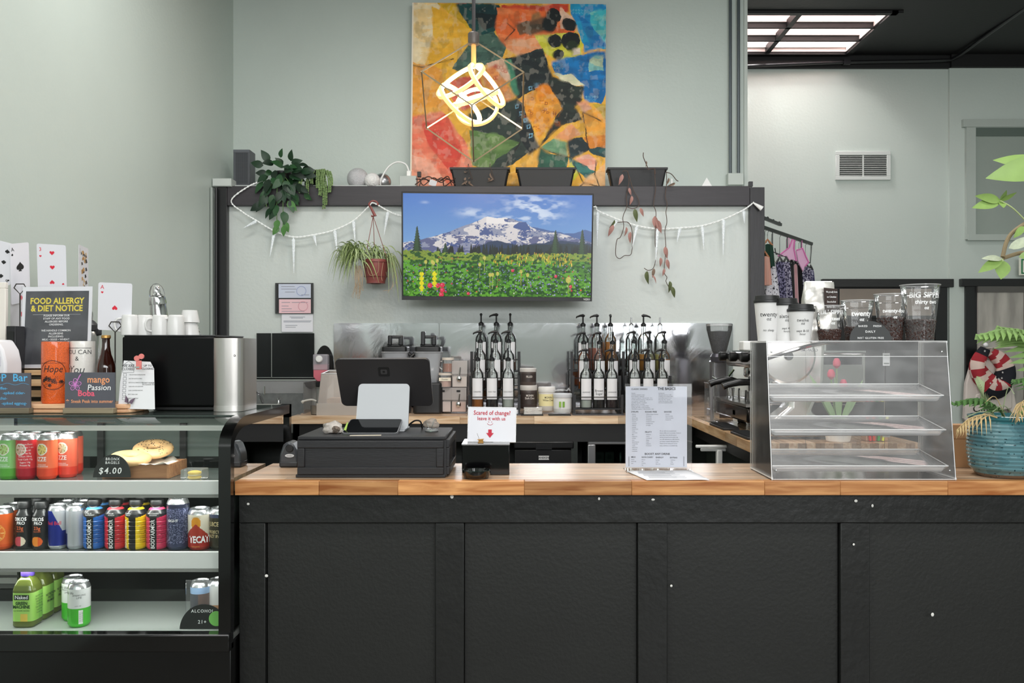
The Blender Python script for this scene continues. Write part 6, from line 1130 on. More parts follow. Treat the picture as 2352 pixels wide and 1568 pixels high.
# silver bag
t = thing('coffee_bag', 'crumpled silver coffee bag with a brown handwritten tag', 'bag', (P(1880, 0, 2.985).x, 2.985, ZP)); b = B()
def bagf(u, v):
    a = 2 * PI * u; k = .5 + .5 * (1 - v); sq = 1 / (abs(math.cos(a)) ** 4 + abs(math.sin(a)) ** 4) ** .25; x = .060 * sq * math.cos(a) * (1 - .15 * v * v); y = .026 * sq * math.sin(a) * (1 - .75 * max(0, v - .6) * 2.2); n = .006 * mnoise.noise(Vector((x * 40, y * 60, v * 7))); return (x + n, y + n, .203 * v)
b.grid(36, 18, bagf).part('foil', M('#d9d6d0', .33, .55, .12, 25), t, smooth=60); bx(-.045, .045, -.003, .003, .198, .206).part('top_fold', M('#d5d2cc', .25, .8), t); B().add([(.012, -.030, .10), (.060, -.024, .10), (.058, -.018, .178), (.008, -.028, .182)], [(0, 1, 2, 3)]).part('tag', M('#33231e', .6), t, solid=.0006)
txt('We proudly Serve\nour Columbian\nOne-of-a-Kind\nEspresso blend', t, INKW, (.034, -.0295, .142), .0088, bold=.02, line=1.9, rot=(PI / 2 + .05, 0, .12), sx=.62)
halfround('freshness_sign', 1951, 2048, 737, 783, 2.85, 'half round black sign reading baked fresh daily on the pastry case', [('BAKED', -.17, .74, .13, 0), ('FRESH', .17, .74, .13, 0), ('DAILY', 0, .46, .16, 0), ('NOT GLUTEN FREE', 0, .14, .13, 0)]).location.z = ZP
# ================================================================== back counter
ZB = 1.0005
def onback(px, Y): return Vector(((px - CX) * Y / F, Y, ZB))
RK = M('#1e1e20', .45); LABM = M('#ecebee', .55); PMP = M('#1d1d1f', .35); GLS = GL('#f4f8f6', 1.45, .01, .02)
def syrup(label, px, yb, Y, liquid, fill, lab, pump=True, lh=.5, group='syrup bottles', pour=False, flip=0):
    """upright glass syrup bottle with pump; its base at picture height yb"""
    p = P(px, yb, Y); t = thing('syrup_bottle', label, 'bottle', p, 0, group); R, hb = .0385, .205
    lathe([(R * .9, 0), (R, .004), (R, hb), (R * .92, hb + .018), (R * .6, hb + .036), (R * .38, hb + .05), (R * .36, hb + .095), (R * .40, hb + .097), (R * .40, hb + .104)], 24).part('glass', GLS, t)
    if fill > 0:
        z = hb * fill; lathe([(R * .86, .005), (R * .93, .008), (R * .93, z), (0, z)], 20).part('syrup', M(liquid, .12, coat=.3), t)
    if lab is not None:
        n = 9; b = B(); r = R + .0006; b.add([(r * math.sin(a), -r * math.cos(a), z) for a in np.linspace(-.95, .95, n) for z in (hb * .27, hb * .92)], [(2 * i, 2 * i + 2, 2 * i + 3, 2 * i + 1) for i in range(n - 1)]); b.part('label', LABM, t)
        if lab: txt(lab, t, M('#3a3a3c', .6) if lab[0].isupper() and '\n' not in lab else INK, (0, 0, hb * .5), .012 if '\n' not in lab else .021, wrap=(r + .0005, 0, False), line=.9)
    if pump:
        zt = hb + .104; lathe([(R * .46, zt - .012), (R * .48, zt + .004), (R * .3, zt + .010), (R * .2, zt + .014)], 16).part('pump_collar', PMP, t); B().tube([(0, 0, zt + .01), (0, 0, zt + .055)], .0055, 8).part('pump_shaft', PMP, t)
        sx_ = -1 if not flip else flip; dy = 0 if flip != 9 else -1
        pts = [(.012, 0, zt + .058), (0, 0, zt + .062), (-.02, -.004, zt + .060), (-.042, -.006, zt + .052), (-.046, -.006, zt + .044)] if flip != 9 else [(0, .012, zt + .058), (0, 0, zt + .062), (0, -.02, zt + .060), (0, -.04, zt + .052)]
        B().tube([(x * (1 if flip in (0, 9) else -1), y, z) for x, y, z in pts], [.007, .010, .007, .005, .004][:len(pts)], 8).part('pump_head', PMP, t); B().tube([(0, 0, .02), (0, 0, zt)], .003, 6).part('dip_tube', M('#3a3a3c', .4), t)
    if pour: zt = hb + .104; lathe([(R * .42, zt - .004), (R * .34, zt + .006), (R * .16, zt + .012), (R * .13, zt + .05), (0, zt + .05)], 14).part('pour_spout', M('#a9a9ab', .25, .8), t)
    return t
AM, RD, DK_, CL, RO = '#b0671c', '#4a1f1a', '#120c0a', '#cfd2cc', '#c08a78'
r1 = [((1097, 936, 5.55, AM, .42, 'CARAMEL', 9, 'caramel'), (1130, 936, 5.55, DK_, .4, 'CHAI TEA', 9, 'chai'), (1167, 936, 5.55, CL, .5, 'COCONUT', 9, 'coconut')), ((1103, 892, 5.68, RD, .85, 'BROWN SUGAR', 0, 'red brown'), (1138, 892, 5.68, RD, .8, 'CHERRY', 0, 'dark red'), (1168, 892, 5.68, CL, .6, 'ALMOND', 0, 'pale')), ((1105, 850, 5.81, CL, .3, 'LIME', 9, 'clear'), (1140, 850, 5.81, RO, .3, '', 0, 'rosy'), (1172, 850, 5.81, RO, .4, '', 9, 'peach coloured'))]
tier = ('bottom', 'middle', 'top'); pos = ('left', 'centre', 'right')
def rack(label, x0, x1, hide=False):
    """three step bottle rack, base on the worktop; tiers at rising depth"""
    t = thing('bottle_rack', label, 'rack', onback((x0 + x1) / 2, 5.52)); w = (x1 - x0) * 5.55 / F / 2
    for k, (yb, Y) in enumerate(((936, 5.55), (892, 5.68), (850, 5.81))):
        z = P(0, yb, Y).z - ZB; y = Y - 5.52; bx(-w, w, y - .045, y + .05, z - .010, z - .001).part('tier_shelf', RK, t)
        for s in (-1, 1): bx(s * w - .009, s * w + .009, y - .05, y - .035, z - .01, z + .085 + (.04 if k == 2 else 0)).part('side_post', RK, t); bx(s * w - .006, s * w + .006, y - .05, y + .05, 0, z - .01).part('leg', RK, t)
        B().tube([(-w, y - .046, z + .07), (w, y - .046, z + .07)], .0028, 6).part('guard_wire', RK, t)
    bx(-w - .01, w + .01, -.05, .05, 0, .008).part('drip_tray', M('#4a4a4c', .3, .6), t); return t
rack('black stepped rack holding the left group of syrup bottles', 1079, 1192)
for k, row in enumerate(r1):
    for j, (px, yb, Y, liq, fl, lab, fp, nm) in enumerate(row): syrup('%s syrup pump bottle, %s of the %s row in the left rack' % (nm, pos[j], tier[k]), px, yb, Y, liq, fl, lab, flip=fp, group='syrup bottles in the left rack')
rack('black stepped rack holding the middle group of syrup bottles', 1319, 1428)
r2 = [((1346, 937, 5.55, CL, .25, 'ALMOND', 0, 'clear'), (1375, 937, 5.55, DK_, .96, 'Brown\nSugar', 5, 'dark brown sugar'), (1405, 937, 5.55, '#2a1218', .3, 'LAVENDER', 0, 'lavender')), ((1341, 895, 5.68, '#d8701c', .92, 'MANGO', 0, 'orange'), (1377, 895, 5.68, '#5a2218', .95, 'SUGAR\nCOOKIE', 0, 'brown'), (1407, 895, 5.68, AM, .9, 'BISCUIT', 9, 'amber')), ((1339, 852, 5.81, CL, .2, '', 0, 'clear empty'), (1371, 852, 5.81, '#b0604a', .75, None, 0, 'pinkish'), (1402, 852, 5.81, '#c9801c', .95, None, 9, 'golden'))]
for k, row in enumerate(r2):
    for j, (px, yb, Y, liq, fl, lab, fp, nm) in enumerate(row): syrup('%s syrup bottle, %s of the %s row in the middle rack' % (nm, pos[j], tier[k]), px, yb, Y, liq, fl, lab, pump=fp != 5, flip=fp, group='syrup bottles in the middle rack')
rack('black stepped rack holding the right group of bottles above the menu', 1443, 1546)
r3 = [((1458, 937, 5.55, CL, .3, 'VANILLA', 9, 'clear'), (1488, 937, 5.55, CL, .3, 'HONEY', 0, 'pale'), (1520, 937, 5.55, RO, .3, '', 0, 'rosy')), ((1456, 893, 5.68, '#3a1f1c', .95, 'CINNAMON', 0, 'dark'), (1492, 893, 5.68, '#4a2018', .95, 'PUMPKIN', 0, 'brown'), (1526, 893, 5.68, '#b87a4a', .95, 'hot\nbrew', 0, 'tan')), ((1450, 852, 5.81, CL, .1, None, 5, 'empty clear'), (1478, 852, 5.81, '#c98a2c', .55, None, 1, 'amber'), (1516, 852, 5.81, '#cfc27a', .55, None, 5, 'pale yellow'))]
for k, row in enumerate(r3):
    for j, (px, yb, Y, liq, fl, lab, fp, nm) in enumerate(row): syrup('%s bottle, %s of the %s row in the right rack' % (nm, pos[j], tier[k]), px, yb, Y, liq, fl, lab, pump=fp != 5, flip=fp, group='syrup bottles in the right rack', pour=fp == 5)
# sauce tubs
def tub(label, px, yb, yt, R_px, Y, body, lid, band, text, fg, txc):
    p = P(px, yb, Y); h = (yb - yt) * Y / F; R = R_px * Y / F; t = thing('sauce_tub', label, 'tub', p, 0, 'sauce tubs between the racks'); lathe([(R * .96, 0), (R, .004), (R, h * .80), (R * .97, h * .82)], 32).part('body', M(body, .4), t); lathe([(R * 1.03, h * .78), (R * 1.05, h * .80), (R * 1.05, h * .97), (R * 1.0, h), (0, h)], 32).part('lid', M(lid, .4), t)
    lathe([(R * 1.002, h * .2), (R * 1.002, h * .7)], 32, cap=False).part('label_band', M(band, .5), t); txt(text, t, M(txc, .5), (0, 0, h * .5), .018, wrap=(R * 1.01, .15, False), bold=.02, line=.95, sx=.8); return t
tub('brown dark chocolate sauce tub under another tub', 1214, 937, 884, 19, 5.62, '#4a3f3c', '#c9c3bd', '#3c322f', 'MONIN\nDark Choc', 0, '#e0d8d0'); tub('smaller brown sauce tub stacked on the dark chocolate one', 1213, 884, 845, 18.5, 5.62, '#5a4f4a', '#d5d0cb', '#3c322f', 'FILLED', 0, '#e0d8d0'); tub('cream white chocolate sauce tub', 1256, 942, 888, 19, 5.60, '#cfc9c2', '#e6e2dd', '#ecdfa8', 'MONIN\nWhite Choc', 0, '#4a4030'); tub('white tub with a green drink picture and crumpled film', 1292, 946, 903, 21, 5.55, '#e4e3e0', '#d8dade', '#e8e8e6', '', 0, '#555555')
t = thing('plastic_film', 'crumpled clear film on the white tub', 'film', P(1292, 902, 5.55)); B().grid(8, 6, lambda u, v: ((u - .5) * .1, (v - .5) * .08, .012 + .03 * abs(mnoise.noise(Vector((u * 4, v * 4, 2)))))).part('film', GL(haze=.25), t, smooth=0)
for dx, c in ((-.018, '#8fb84a'), (.004, '#7aa83c')): bx(dx - .007, dx + .007, -.062, -.0605, .035, .07).part('picture_print', M(c, .5), [o for o in bpy.data.objects if o.name == 'sauce_tub.003'][0])
for k in range(5):
    o = bx(-.058, .058, -.04, .04, 0, .008).part('cup_tray', M('#d8d6d2', .3, .3), bevel=.006); o.location = onback(1224, 5.49) + Vector((0, 0, .006 + k * .0085)); o.rotation_euler = (0, 0, .03 * (k % 3)); tag(o, 'flat pale tray in the small stack by the sauce tubs, %s' % ('bottom one', 'second from the bottom', 'middle one', 'second from the top', 'top one')[k], 'tray', 'stacked pale trays')
for px, lb in ((1222, 'dark rubber mat under the stacked trays'), (1285, 'dark rubber mat under the white tub')): o = bx(-.07, .07, -.06, .05, 0, .005).part('bar_mat', M('#2a2b2c', .6), bevel=.002); o.location = onback(px, 5.49); tag(o, lb, 'mat')
# clear bins with powders
PB = GL(haze=.22, ior=1.4, hazecol='#efe8e4')
def bin_(label, x0, x1, y0, y1, Y, fillc, fill, scoop=False, drawer=True):
    p = P(x0, y1, Y); w, h = (x1 - x0) * Y / F, (y1 - y0) * Y / F; t = thing('clear_bin', label, 'bin', p, 0, 'stacked clear powder bins'); bx(0, w, 0, .12, 0, h).part('bin', PB, t, bevel=.003); bx(.004, w - .004, .004, .115, .003, h * fill).part('powder', M(fillc, .8), t); bx(-.001, w + .001, -.003, .0, h * .5, h).part('flap', GL(haze=.35, hazecol='#eee6e2'), t)
    if scoop: B().tube([(w * .55, -.012, h * .75), (w * .5, -.014, h * .45)], .004, 6).part('scoop_handle', CHROME, t); B().ball((w * .48, -.014, h * .32), .016, 12, 8, (1, .6, 1.2)).part('scoop_bowl', CHROME, t)
    if drawer: bx(w * .35, w * .6, -.0045, -.003, h * .82, h * .9).part('tag', INK, t)
bin_('clear powder bin, bottom left of the stack', 1000, 1036, 890, 946, 5.60, '#e0cfc8', .42); bin_('clear powder bin with a scoop, bottom right of the stack', 1037, 1071, 890, 946, 5.60, '#e8c8ba', .42, True); bin_('clear powder bin with a scoop in the upper right', 1038, 1073, 828, 889, 5.60, '#efe2da', .4, True, False)
def tubr(label, px, yb, yt, Rp, col, fill, text=None):
    Y = 5.62; p = P(px, yb, Y); h = (yb - yt) * Y / F; R = Rp * Y / F; t = thing('powder_jar', label, 'jar', p, 0, 'clear jars of powder'); lathe([(R, 0), (R, h * .85)], 28).part('jar', PLASTIC, t); lathe([(R * .93, .004), (R * .93, h * fill), (0, h * fill)], 24).part('powder', M(col, .8), t); lathe([(R * 1.06, h * .84), (R * 1.06, h * .98), (R, h), (0, h)], 28).part('lid', M('#d8ccc0', .5), t); B().tube(bez([(-R, 0, h * .75), (-R * 1.4, 0, h * .7), (-R * 1.45, 0, h * .35), (-R, 0, h * .2)], 10), .003, 6).part('handle', M('#e6e2de', .4), t)
    if text: bx(-R * .9, R * .9, -R * 1.02, -R * .98, h * .45, h * .68).part('paper_label', M('#e6dcc8', .6), t); txt(text, t, INK, (0, -R * 1.03, h * .56), .013)
tubr('clear jar labelled powder on the left of the bins', 1023, 889, 856, 15, '#d8b0a0', .45, 'Powder'); tubr('clear jar of cinnamon coloured powder on top', 1029, 855, 821, 13, '#b06a48', .6)
# blenders
def blender(label, px, Y, flip, hshift):
    t = thing('blender', label, 'blender', onback(px, Y), 0, 'blenders behind the screen'); B().prism(rrect(-.095, .095, -.09, .09, .03, 4), 0, .20, 'z').part('motor_base', M('#1b1b1c', .4), t, bevel=.01)
    zt = P(0, 800, Y).z - ZB; lathe([(.062, .2), (.066, .205), (.088, zt - .03), (.092, zt - .026), (.092, zt - .02)], 4 * 8, sq=4).part('jar', GL(haze=.35, ior=1.35, hazecol='#e6e8ee'), t); B().prism(rrect(-.082, .082, -.082, .082, .02, 4), zt - .022, zt + .012, 'z').part('lid', M('#1a1a1b', .4), t, bevel=.006)
    B().tube(bez([(flip * .085, -.02, zt - .03), (flip * .12, -.03, zt - .07), (flip * .125, -.03, zt - .16), (flip * .085, -.02, .26)], 14), .012, 8).part('jar_handle', M('#161617', .4), t); b = B()
    hh = hshift; bx(-.055, .04, -.012, .012, zt + .012, zt + .03).part('lid_plug', M('#161617', .4), t, bevel=.004)
    bx(-.05, -.022, -.02, .02, zt + .02, zt + .085 + hh).part('lid_tab', M('#161617', .3), t, bevel=.006); bx(.02, .05, -.02, .02, zt + .02, zt + .075).part('lid_tab', M('#161617', .3), t, bevel=.006); bx(-.05, .05, -.012, .012, zt + .065, zt + .085).part('lid_bar', M('#2a2a2b', .3), t, bevel=.005); return t
blender('blender with a black clip lid, left of the pair', 909, 5.70, 1, 0); blender('blender with a taller black lid tab, right of the pair', 985, 5.66, -1, .025)
# clear bin by the sink, soap dispenser, splash with a painted dark reflection, sink
t = thing('ice_bin', 'large clear plastic bin on the back worktop by the sink', 'bin', onback(800, 5.58)); w = .18; b = B(); b.add([(-w, -.10, 0), (w, -.10, 0), (w, .16, 0), (-w, .16, 0), (-w * .86, -.08, .26), (w * .86, -.08, .26), (w * .86, .16, .275), (-w * .86, .16, .275)], [(0, 3, 2, 1), (0, 1, 5, 4), (1, 2, 6, 5), (2, 3, 7, 6), (3, 0, 4, 7)]); b.part('bin', GL(haze=.30, ior=1.3, hazecol='#e6dcd4'), t, solid=.003); bx(-w, w, -.102, -.098, 0, .075).part('lower_band', GL(haze=.45, hazecol='#d9d2ca'), t); B().tube([(-w * .2, -.09, .01), (-w * .12, -.08, .26)], .003, 5).part('corner_seam', GL(haze=.6), t); B().tube([(-w * .86, -.08, .26), (w * .86, -.08, .26), (w * .86, .16, .275), (-w * .86, .16, .275)], .004, 5, True).part('rim', GL(haze=.5), t)
bx(-w * .7, w * .7, -.05, .12, .004, .10).part('contents', M('#cfae94', .8, 0, 0, 1, .25, 14), t)
t = thing('soap_dispenser', 'wall mounted soap dispenser with pink soap on a black oval back', 'dispenser', P(746, 835, 5.985)); k_ = 5.985 / F
B().prism([(22 * k_ * math.cos(a), (-8 + 50 * math.sin(a)) * k_ if math.sin(a) > 0 else (-8 + 50 * math.sin(a)) * k_) for a in np.linspace(0, 2 * PI, 36)[:-1]][::-1], -.012, 0).part('back_plate', M('#0a0a0a', .2), t); bx(-22 * k_, 12 * k_, -.075, -.012, -15 * k_, 22 * k_).part('reservoir', GL(haze=.4, hazecol='#d8d4dc'), t, bevel=.008); B().prism([(-21 * k_, -30 * k_), (-12 * k_, -40 * k_), (4 * k_, -40 * k_), (11 * k_, -30 * k_), (11 * k_, -1 * k_), (-21 * k_, -1 * k_)], -.073, -.014).part('pink_soap', M('#c96a78', .3), t, bevel=.005); lathe([(.024, 0), (.024, .012), (.018, .02), (0, .02)], 24).part('fill_cap', M('#e6e6e4', .4), t, loc=(-7 * k_, -.075, 11 * k_), rot=(PI / 2, 0, 0)); bx(-14 * k_, 6 * k_, -.09, -.02, -52 * k_, -40 * k_).part('push_lever', M('#121212', .3), t, bevel=.005)
GLB = M('#0c0f12', .07, 0, .02, 6, .25, 20);  # the black machine's reflection is put into the panel colour
for x0, x1, lb in ((589, 623, 'narrow splash panel above the sink with a dark reflection in its colour, left piece'), (624, 722, 'wide splash panel above the sink with a dark reflection in its colour, right piece')):
    t = thing('splash_panel', lb, 'splash panel', P(x0, 867, 5.97), 0, 'dark splash panels'); bx(0, (x1 - x0) * 5.97 / F, -.004, 0, 0, 102 * 5.97 / F).part('panel', GLB, t); bx(0, .003, -.008, -.004, 0, 102 * 5.97 / F).part('edge_strip', M('#b8bcb8', .3, .5), t); bx(0, (x1 - x0) * 5.97 / F, -.008, -.004, 0, .003).part('edge_strip', M('#b8bcb8', .3, .5), t)
o = bx(P(585, 0, 5.98).x, P(722, 0, 5.98).x, 5.975, 5.995, .5, P(0, 866, 5.98).z).part('sink_backboard', M('#0a0a0a', .3)); tag(o, 'black backing board behind the hand sink', 'board')
t = thing('hand_sink', 'stainless steel hand sink with a chrome tap and clear splash guard', 'sink', P(648, 945, 5.75)); xa, xb = P(560, 0, 5.75).x - t.location.x, P(708, 0, 5.75).x - t.location.x; GSS = M('#8f9090', .35, .9, .05, 150, .12, 30)
zt = P(0, 903, 5.9).z - t.location.z; bx(xa, xb, .19, .205, -.1, zt).part('back_splash', GSS, t); bx(xa, xb, -.2, .19, -.12, -.03).part('basin', GSS, t, bevel=.01); bx(xa, xb, -.21, -.19, -.12, 0).part('front_apron', GSS, t); b = B(); b.prism([(-.2, -.03), (.19, -.03), (.19, zt)], xb - .004, xb, 'x').part('side_splash', GSS, t)
z2 = P(0, 876, 5.75).z - t.location.z; bx(xb + .004, xb + .010, -.15, .19, -.06, z2).part('splash_guard', GL(haze=.15), t); bx(xa, xb + .01, .17, .178, zt, z2).part('rear_guard', GL(haze=.18), t); bx(xa, xb + .012, .165, .18, z2, z2 + .008).part('guard_rail', M('#b9bdb9', .3, .7), t)
q0 = P(575, 931, 5.85) - t.location; q1 = P(641, 931, 5.85) - t.location; B().tube([q0, q1], .008, 8).part('tap_bar', CHROME, t); B().tube(bez([P(604, 925, 5.84) - t.location, P(597, 908, 5.78) - t.location, P(590, 902, 5.72) - t.location, P(585, 906, 5.68) - t.location], 12), [.010] * 9 + [.009] * 4, 8).part('tap_spout', CHROME, t); lathe([(.012, 0), (.014, .02), (.010, .05), (.013, .055), (.0, .07)], 16).part('tap_handle', CHROME, t, loc=q1 + Vector((0, -.01, -.015))); B().tube([P(607, 887, 5.86) - t.location, P(607, 905, 5.86) - t.location], .006, 6).part('bracket', CHROME, t)
t = thing('steel_pan', 'small steel pan with a grey handle beside the clear bin', 'pan', onback(727, 5.52)); lathe([(.03, 0), (.036, .004), (.038, .055), (.039, .058)], 24).part('pan', M('#8a8681', .35, .8), t); B().tube(bez([(.0, 0, .085), (-.03, 0, .095), (-.075, -.01, .088), (-.09, -.01, .078)], 10), [.006] * 8 + [.010] * 3, 8).part('handle', M('#b8b5ae', .4), t); bx(-.004, .004, -.004, .004, .05, .09).part('bracket', M('#8a8681', .35, .8), t)
# under the back counter
t = thing('black_bin_drawer', 'black lidded storage bin under the back worktop', 'storage bin', (P(1249, 0, 5.42).x, 5.42, .06)); h = P(0, 1013, 5.42).z - .06; w = 135 * 5.42 / F / 2
bx(-w, w, 0, .4, 0, h - .05).part('bin', M('#0b0b0c', .35), t, bevel=.008); bx(-w - .004, w + .004, -.012, .4, h - .045, h).part('lid', M('#0e0e10', .3), t, bevel=.008); bx(-.05, .05, -.016, -.012, h - .05, h - .02).part('latch', M('#161618', .3), t); bx(-.032, .032, -.004, -.0, h - .115, h - .09).part('name_plate', M('#d0d0d0', .5), t); txt('ANEKEN', t, INK, (0, -.0046, h - .1025), .017, bold=.03)
t = thing('undercounter_fridge', 'steel framed glass door fridge under the back worktop', 'fridge', (P(1349, 0, 5.45).x, 5.45, .05)); h = P(0, 1001, 5.45).z - .05; w = .995 - t.location.x; frame_b(0, w, 0, h, .05, -.03, 0).part('door_frame', M('#a8a8aa', .3, .9), t, bevel=.006)
for a in ((0, .02, 0, .45), (w - .02, w, 0, .45)): bx(*a, 0, h).part('side_wall', M('#232425', .5), t)
bx(0, w, .43, .45, 0, h).part('rear_wall', M('#1b1c1d', .5), t); bx(0, w, 0, .45, h - .02, h).part('top', M('#3a3b3c', .4), t); bx(.05, w - .05, -.016, -.012, .05, h - .05).part('door_glass', GL('#9aa4a0', 1.5), t); bx(.02, w - .02, .02, .42, h - .22, h - .21).part('shelf', M('#55575a', .4), t)
ox = Vector(t.location)
for i, (px, lb) in enumerate(((1377, 'white milk carton in the fridge, left one'), (1400, 'white milk carton in the fridge, right one'))):
    c = thing('milk_carton', lb, 'carton', (P(px, 0, 5.52).x, 5.52, .05 + h - .209), 0, 'milk cartons'); bx(-.028, .028, 0, .06, 0, .10).part('box', M('#c9cbc8', .5), c); lathe([(.014, 0), (.014, .004), (0, .004)], 18).part('cap', M('#a8aaa8', .4), c, loc=(0, -.001, .07), rot=(PI / 2, 0, 0))
c = thing('steel_canister', 'steel canister in the fridge beside the milk cartons', 'canister', (P(1425, 0, 5.55).x, 5.55, .05 + h - .209)); lathe([(.025, 0), (.025, .09), (.02, .1)], 20).part('body', STEEL, c); lathe([(.012, .1), (.012, .125), (0, .128)], 16).part('cap', CHROME, c)
# ================================================================== espresso bar on the right
ZR = 1.0005
def onret(px, Y): return Vector(((px - CX) * Y / F, Y, ZR))
t = thing('espresso_machine', 'chrome espresso machine facing the aisle behind the pastry case', 'espresso machine', (1.13, 4.28, ZR)); DC = M('#3c3735', .15, .9); CH2 = M('#b5b2ae', .15, 1.0)
bx(.10, .58, 0, .72, .045, .15).part('drip_body', DC, t, bevel=.012); bx(.0, .12, .02, .70, .05, .13).part('drip_front', DC, t, bevel=.01); bx(-.01, .12, .0, .72, .13, .145).part('drip_grate', M('#8d8b88', .25, .9), t); bx(.30, .58, 0, .72, .15, .40).part('boiler_housing', CH2, t, bevel=.012); bx(.06, .58, 0, .72, .32, .40).part('group_hood', CH2, t, bevel=.02); bx(.05, .08, .02, .70, .36, .395).part('control_panel', M('#141414', .3), t, bevel=.004); bx(.1, .58, .0, .72, .40, .408).part('cup_rail', CHROME, t)
for x, y in ((.14, .06), (.5, .06), (.14, .66), (.5, .66)): lathe([(.022, 0), (.026, .01), (.02, .045)], 16).part('foot', M('#1a1a1a', .4), t, loc=(x, y, 0))
for y in (.10, .34, .58):
    lathe([(.034, 0), (.04, .01), (.04, .05), (.03, .06)], 24).part('group_head', CHROME, t, loc=(.17, y, .26)); lathe([(.022, 0), (.026, .006), (.026, .035), (.02, .04)], 18).part('steam_knob', M('#161616', .35), t, loc=(.052, y + .09, .375), rot=(0, -PI / 2, 0))
for y in (.10, .40): B().tube([(.14, y, .245), (.05, y, .245), (.02, y, .250), (-.02, y, .250), (-.075, y, .238), (-.10, y, .228)], [.011, .012, .017, .019, .016, .018], 12).part('portafilter_handle', M('#0d0d0e', .25), t); lathe([(.034, 0), (.036, .004), (.036, .026)], 20).part('portafilter_basket', CHROME, t, loc=(.16, y, .23))
B().tube(bez([(.09, .64, .30), (.06, .66, .24), (.075, .65, .14)], 10), .005, 8).part('steam_wand', CHROME, t); bx(.0, .012, .25, .31, .07, .10).part('maker_badge', M('#b98a5c', .3, .7), t, bevel=.003)
for k, (x, y) in enumerate(((.06, .15), (.07, .22), (.05, .30), (.07, .52), (.06, .60))):
    g = thing('shot_glass', 'small shot glass on the drip grate, %s' % ('nearest the pastry case', 'second from the pastry case', 'in the middle of the row', 'second from the wall', 'nearest the wall')[k], 'glass', (1.13 + x, 4.28 + y, ZR + .1455), 0, 'shot glasses on the drip grate'); lathe([(.018, 0), (.019, .004), (.023, .055), (.0215, .055), (.0175, .006), (0, .006)], 18).part('glass', GL(haze=.1, ior=1.5), g)
o = B().prism(rrect(-.06, .06, -.05, .05, .01, 3), 0, .05, 'z').part('white_container', WHITE, bevel=.006); o.location = (P(1728, 0, 4.6).x, 4.6, ZR + .4085); tag(o, 'white plastic container on top of the espresso machine', 'container')
# grinder and acrylic knock box by the mirror
t = thing('coffee_grinder', 'coffee grinder with a clear hopper of dark beans by the mirror', 'grinder', onret(1652, 5.35)); zb = P(0, 812, 5.35).z - ZR; zt = P(0, 748, 5.35).z - ZR
B().prism(rrect(-.06, .07, -.08, .10, .02, 3), 0, .05, 'z').part('base', M('#77757a', .3, .8), t, bevel=.006); B().prism(rrect(-.045, .06, .0, .10, .02, 3), .05, zb - .04, 'z').part('column', M('#8f8d90', .3, .8), t, bevel=.01); lathe([(.05, zb - .05), (.055, zb - .02), (.045, zb)], 24).part('collar', M('#55535a', .35, .6), t); lathe([(.035, zb), (.045, zb + .02), (.078, zt - .02), (.078, zt)], 28, cap=False).part('hopper', GL(haze=.08, ior=1.45), t); lathe([(.032, zb), (.042, zb + .02), (.072, zt - .035), (0, zt - .03)], 24).part('bean_fill', M('#20202a', .5, 0, 1.0, 90, .3, 60), t); lathe([(.08, zt - .002), (.08, zt + .012), (0, zt + .014)], 28).part('hopper_lid', GL(haze=.3), t); B().tube([(-.05, -.05, zb - .14), (-.02, -.09, zb - .16), (.03, -.09, zb - .16)], .008, 8).part('fork', CHROME, t)
t = thing('acrylic_tool_box', 'tall clear acrylic box on the espresso bar corner', 'box', onret(1648, 4.98)); bx(-.055, .0, -.05, .09, 0, .22).part('box', GL(haze=.08, ior=1.5, smear=.1), t, bevel=.002); bx(-.058, .003, -.053, .093, .22, .224).part('lid', GL(haze=.4), t)
B().tube([(-.03, .02, .01), (-.028, .02, .19)], .009, 8).part('tool', M('#c9c6cc', .3, .6), t)
for px, Y, lb in ((1672, 4.62, 'black ribbed bar mat in front of the espresso machine, rear one'), (1700, 4.15, 'black ribbed bar mat at the end of the espresso bar, front one')):
    t = thing('bar_tray', lb, 'mat', onret(px, Y)); t.location.x = 1.085; bx(-.035, .05, -.16, .16, 0, .012).part('mat', M('#1d1d1e', .5), t, bevel=.003)
    for k in range(13): bx(-.03, .045, -.15 + k * .0235, -.142 + k * .0235, .012, .018).part('rib', M('#1d1d1e', .5), t)
# slicer
t = thing('meat_slicer', 'steel slicer with a large round blade guard seen through the pastry case', 'slicer', onret(1815, 4.08)); SS = M('#cdcac6', .25, .85); cz = P(0, 817, 4.08).z - ZR; cxx = (1805 - 1815) * 4.08 / F
lathe([(.125, 0), (.128, .006), (.12, .014), (.02, .020), (0, .020)], 48).part('blade_guard', SS, t, loc=(cxx, -.02, cz), rot=(PI / 2, 0, 0)); lathe([(.129, 0), (.133, .004), (.129, .008)], 48, cap=False).part('guard_ring', CHROME, t, loc=(cxx, -.018, cz), rot=(PI / 2, 0, 0)); lathe([(.020, 0), (.020, .012), (.014, .018), (0, .018)], 24).part('knob', M('#26282a', .3), t, loc=(cxx, -.038, cz), rot=(PI / 2, 0, 0))
B().prism([(-.10, .03), (.19, .03), (.20, .07), (.10, .12), (.16, .25), (.17, cz + .12), (.10, cz + .16), (.02, cz + .13), (.0, .15), (-.09, .08)][::-1], .0, .14).part('motor_housing', SS, t, bevel=.02); bx(-.13, .20, -.07, .16, .012, .04).part('base', SS, t, bevel=.012); B().tube(bez([(-.15, -.06, cz - .02), (.0, -.08, cz + .03), (.13, -.06, cz + .06), (.20, -.05, cz + .06)], 14), .009, 8).part('carriage_bar', CHROME, t)
for x, y in ((-.11, -.05), (.17, -.05), (-.11, .13), (.17, .13)): lathe([(.014, 0), (.016, .012)], 12).part('foot', M('#1a1a1a', .5), t, loc=(x, y, 0))
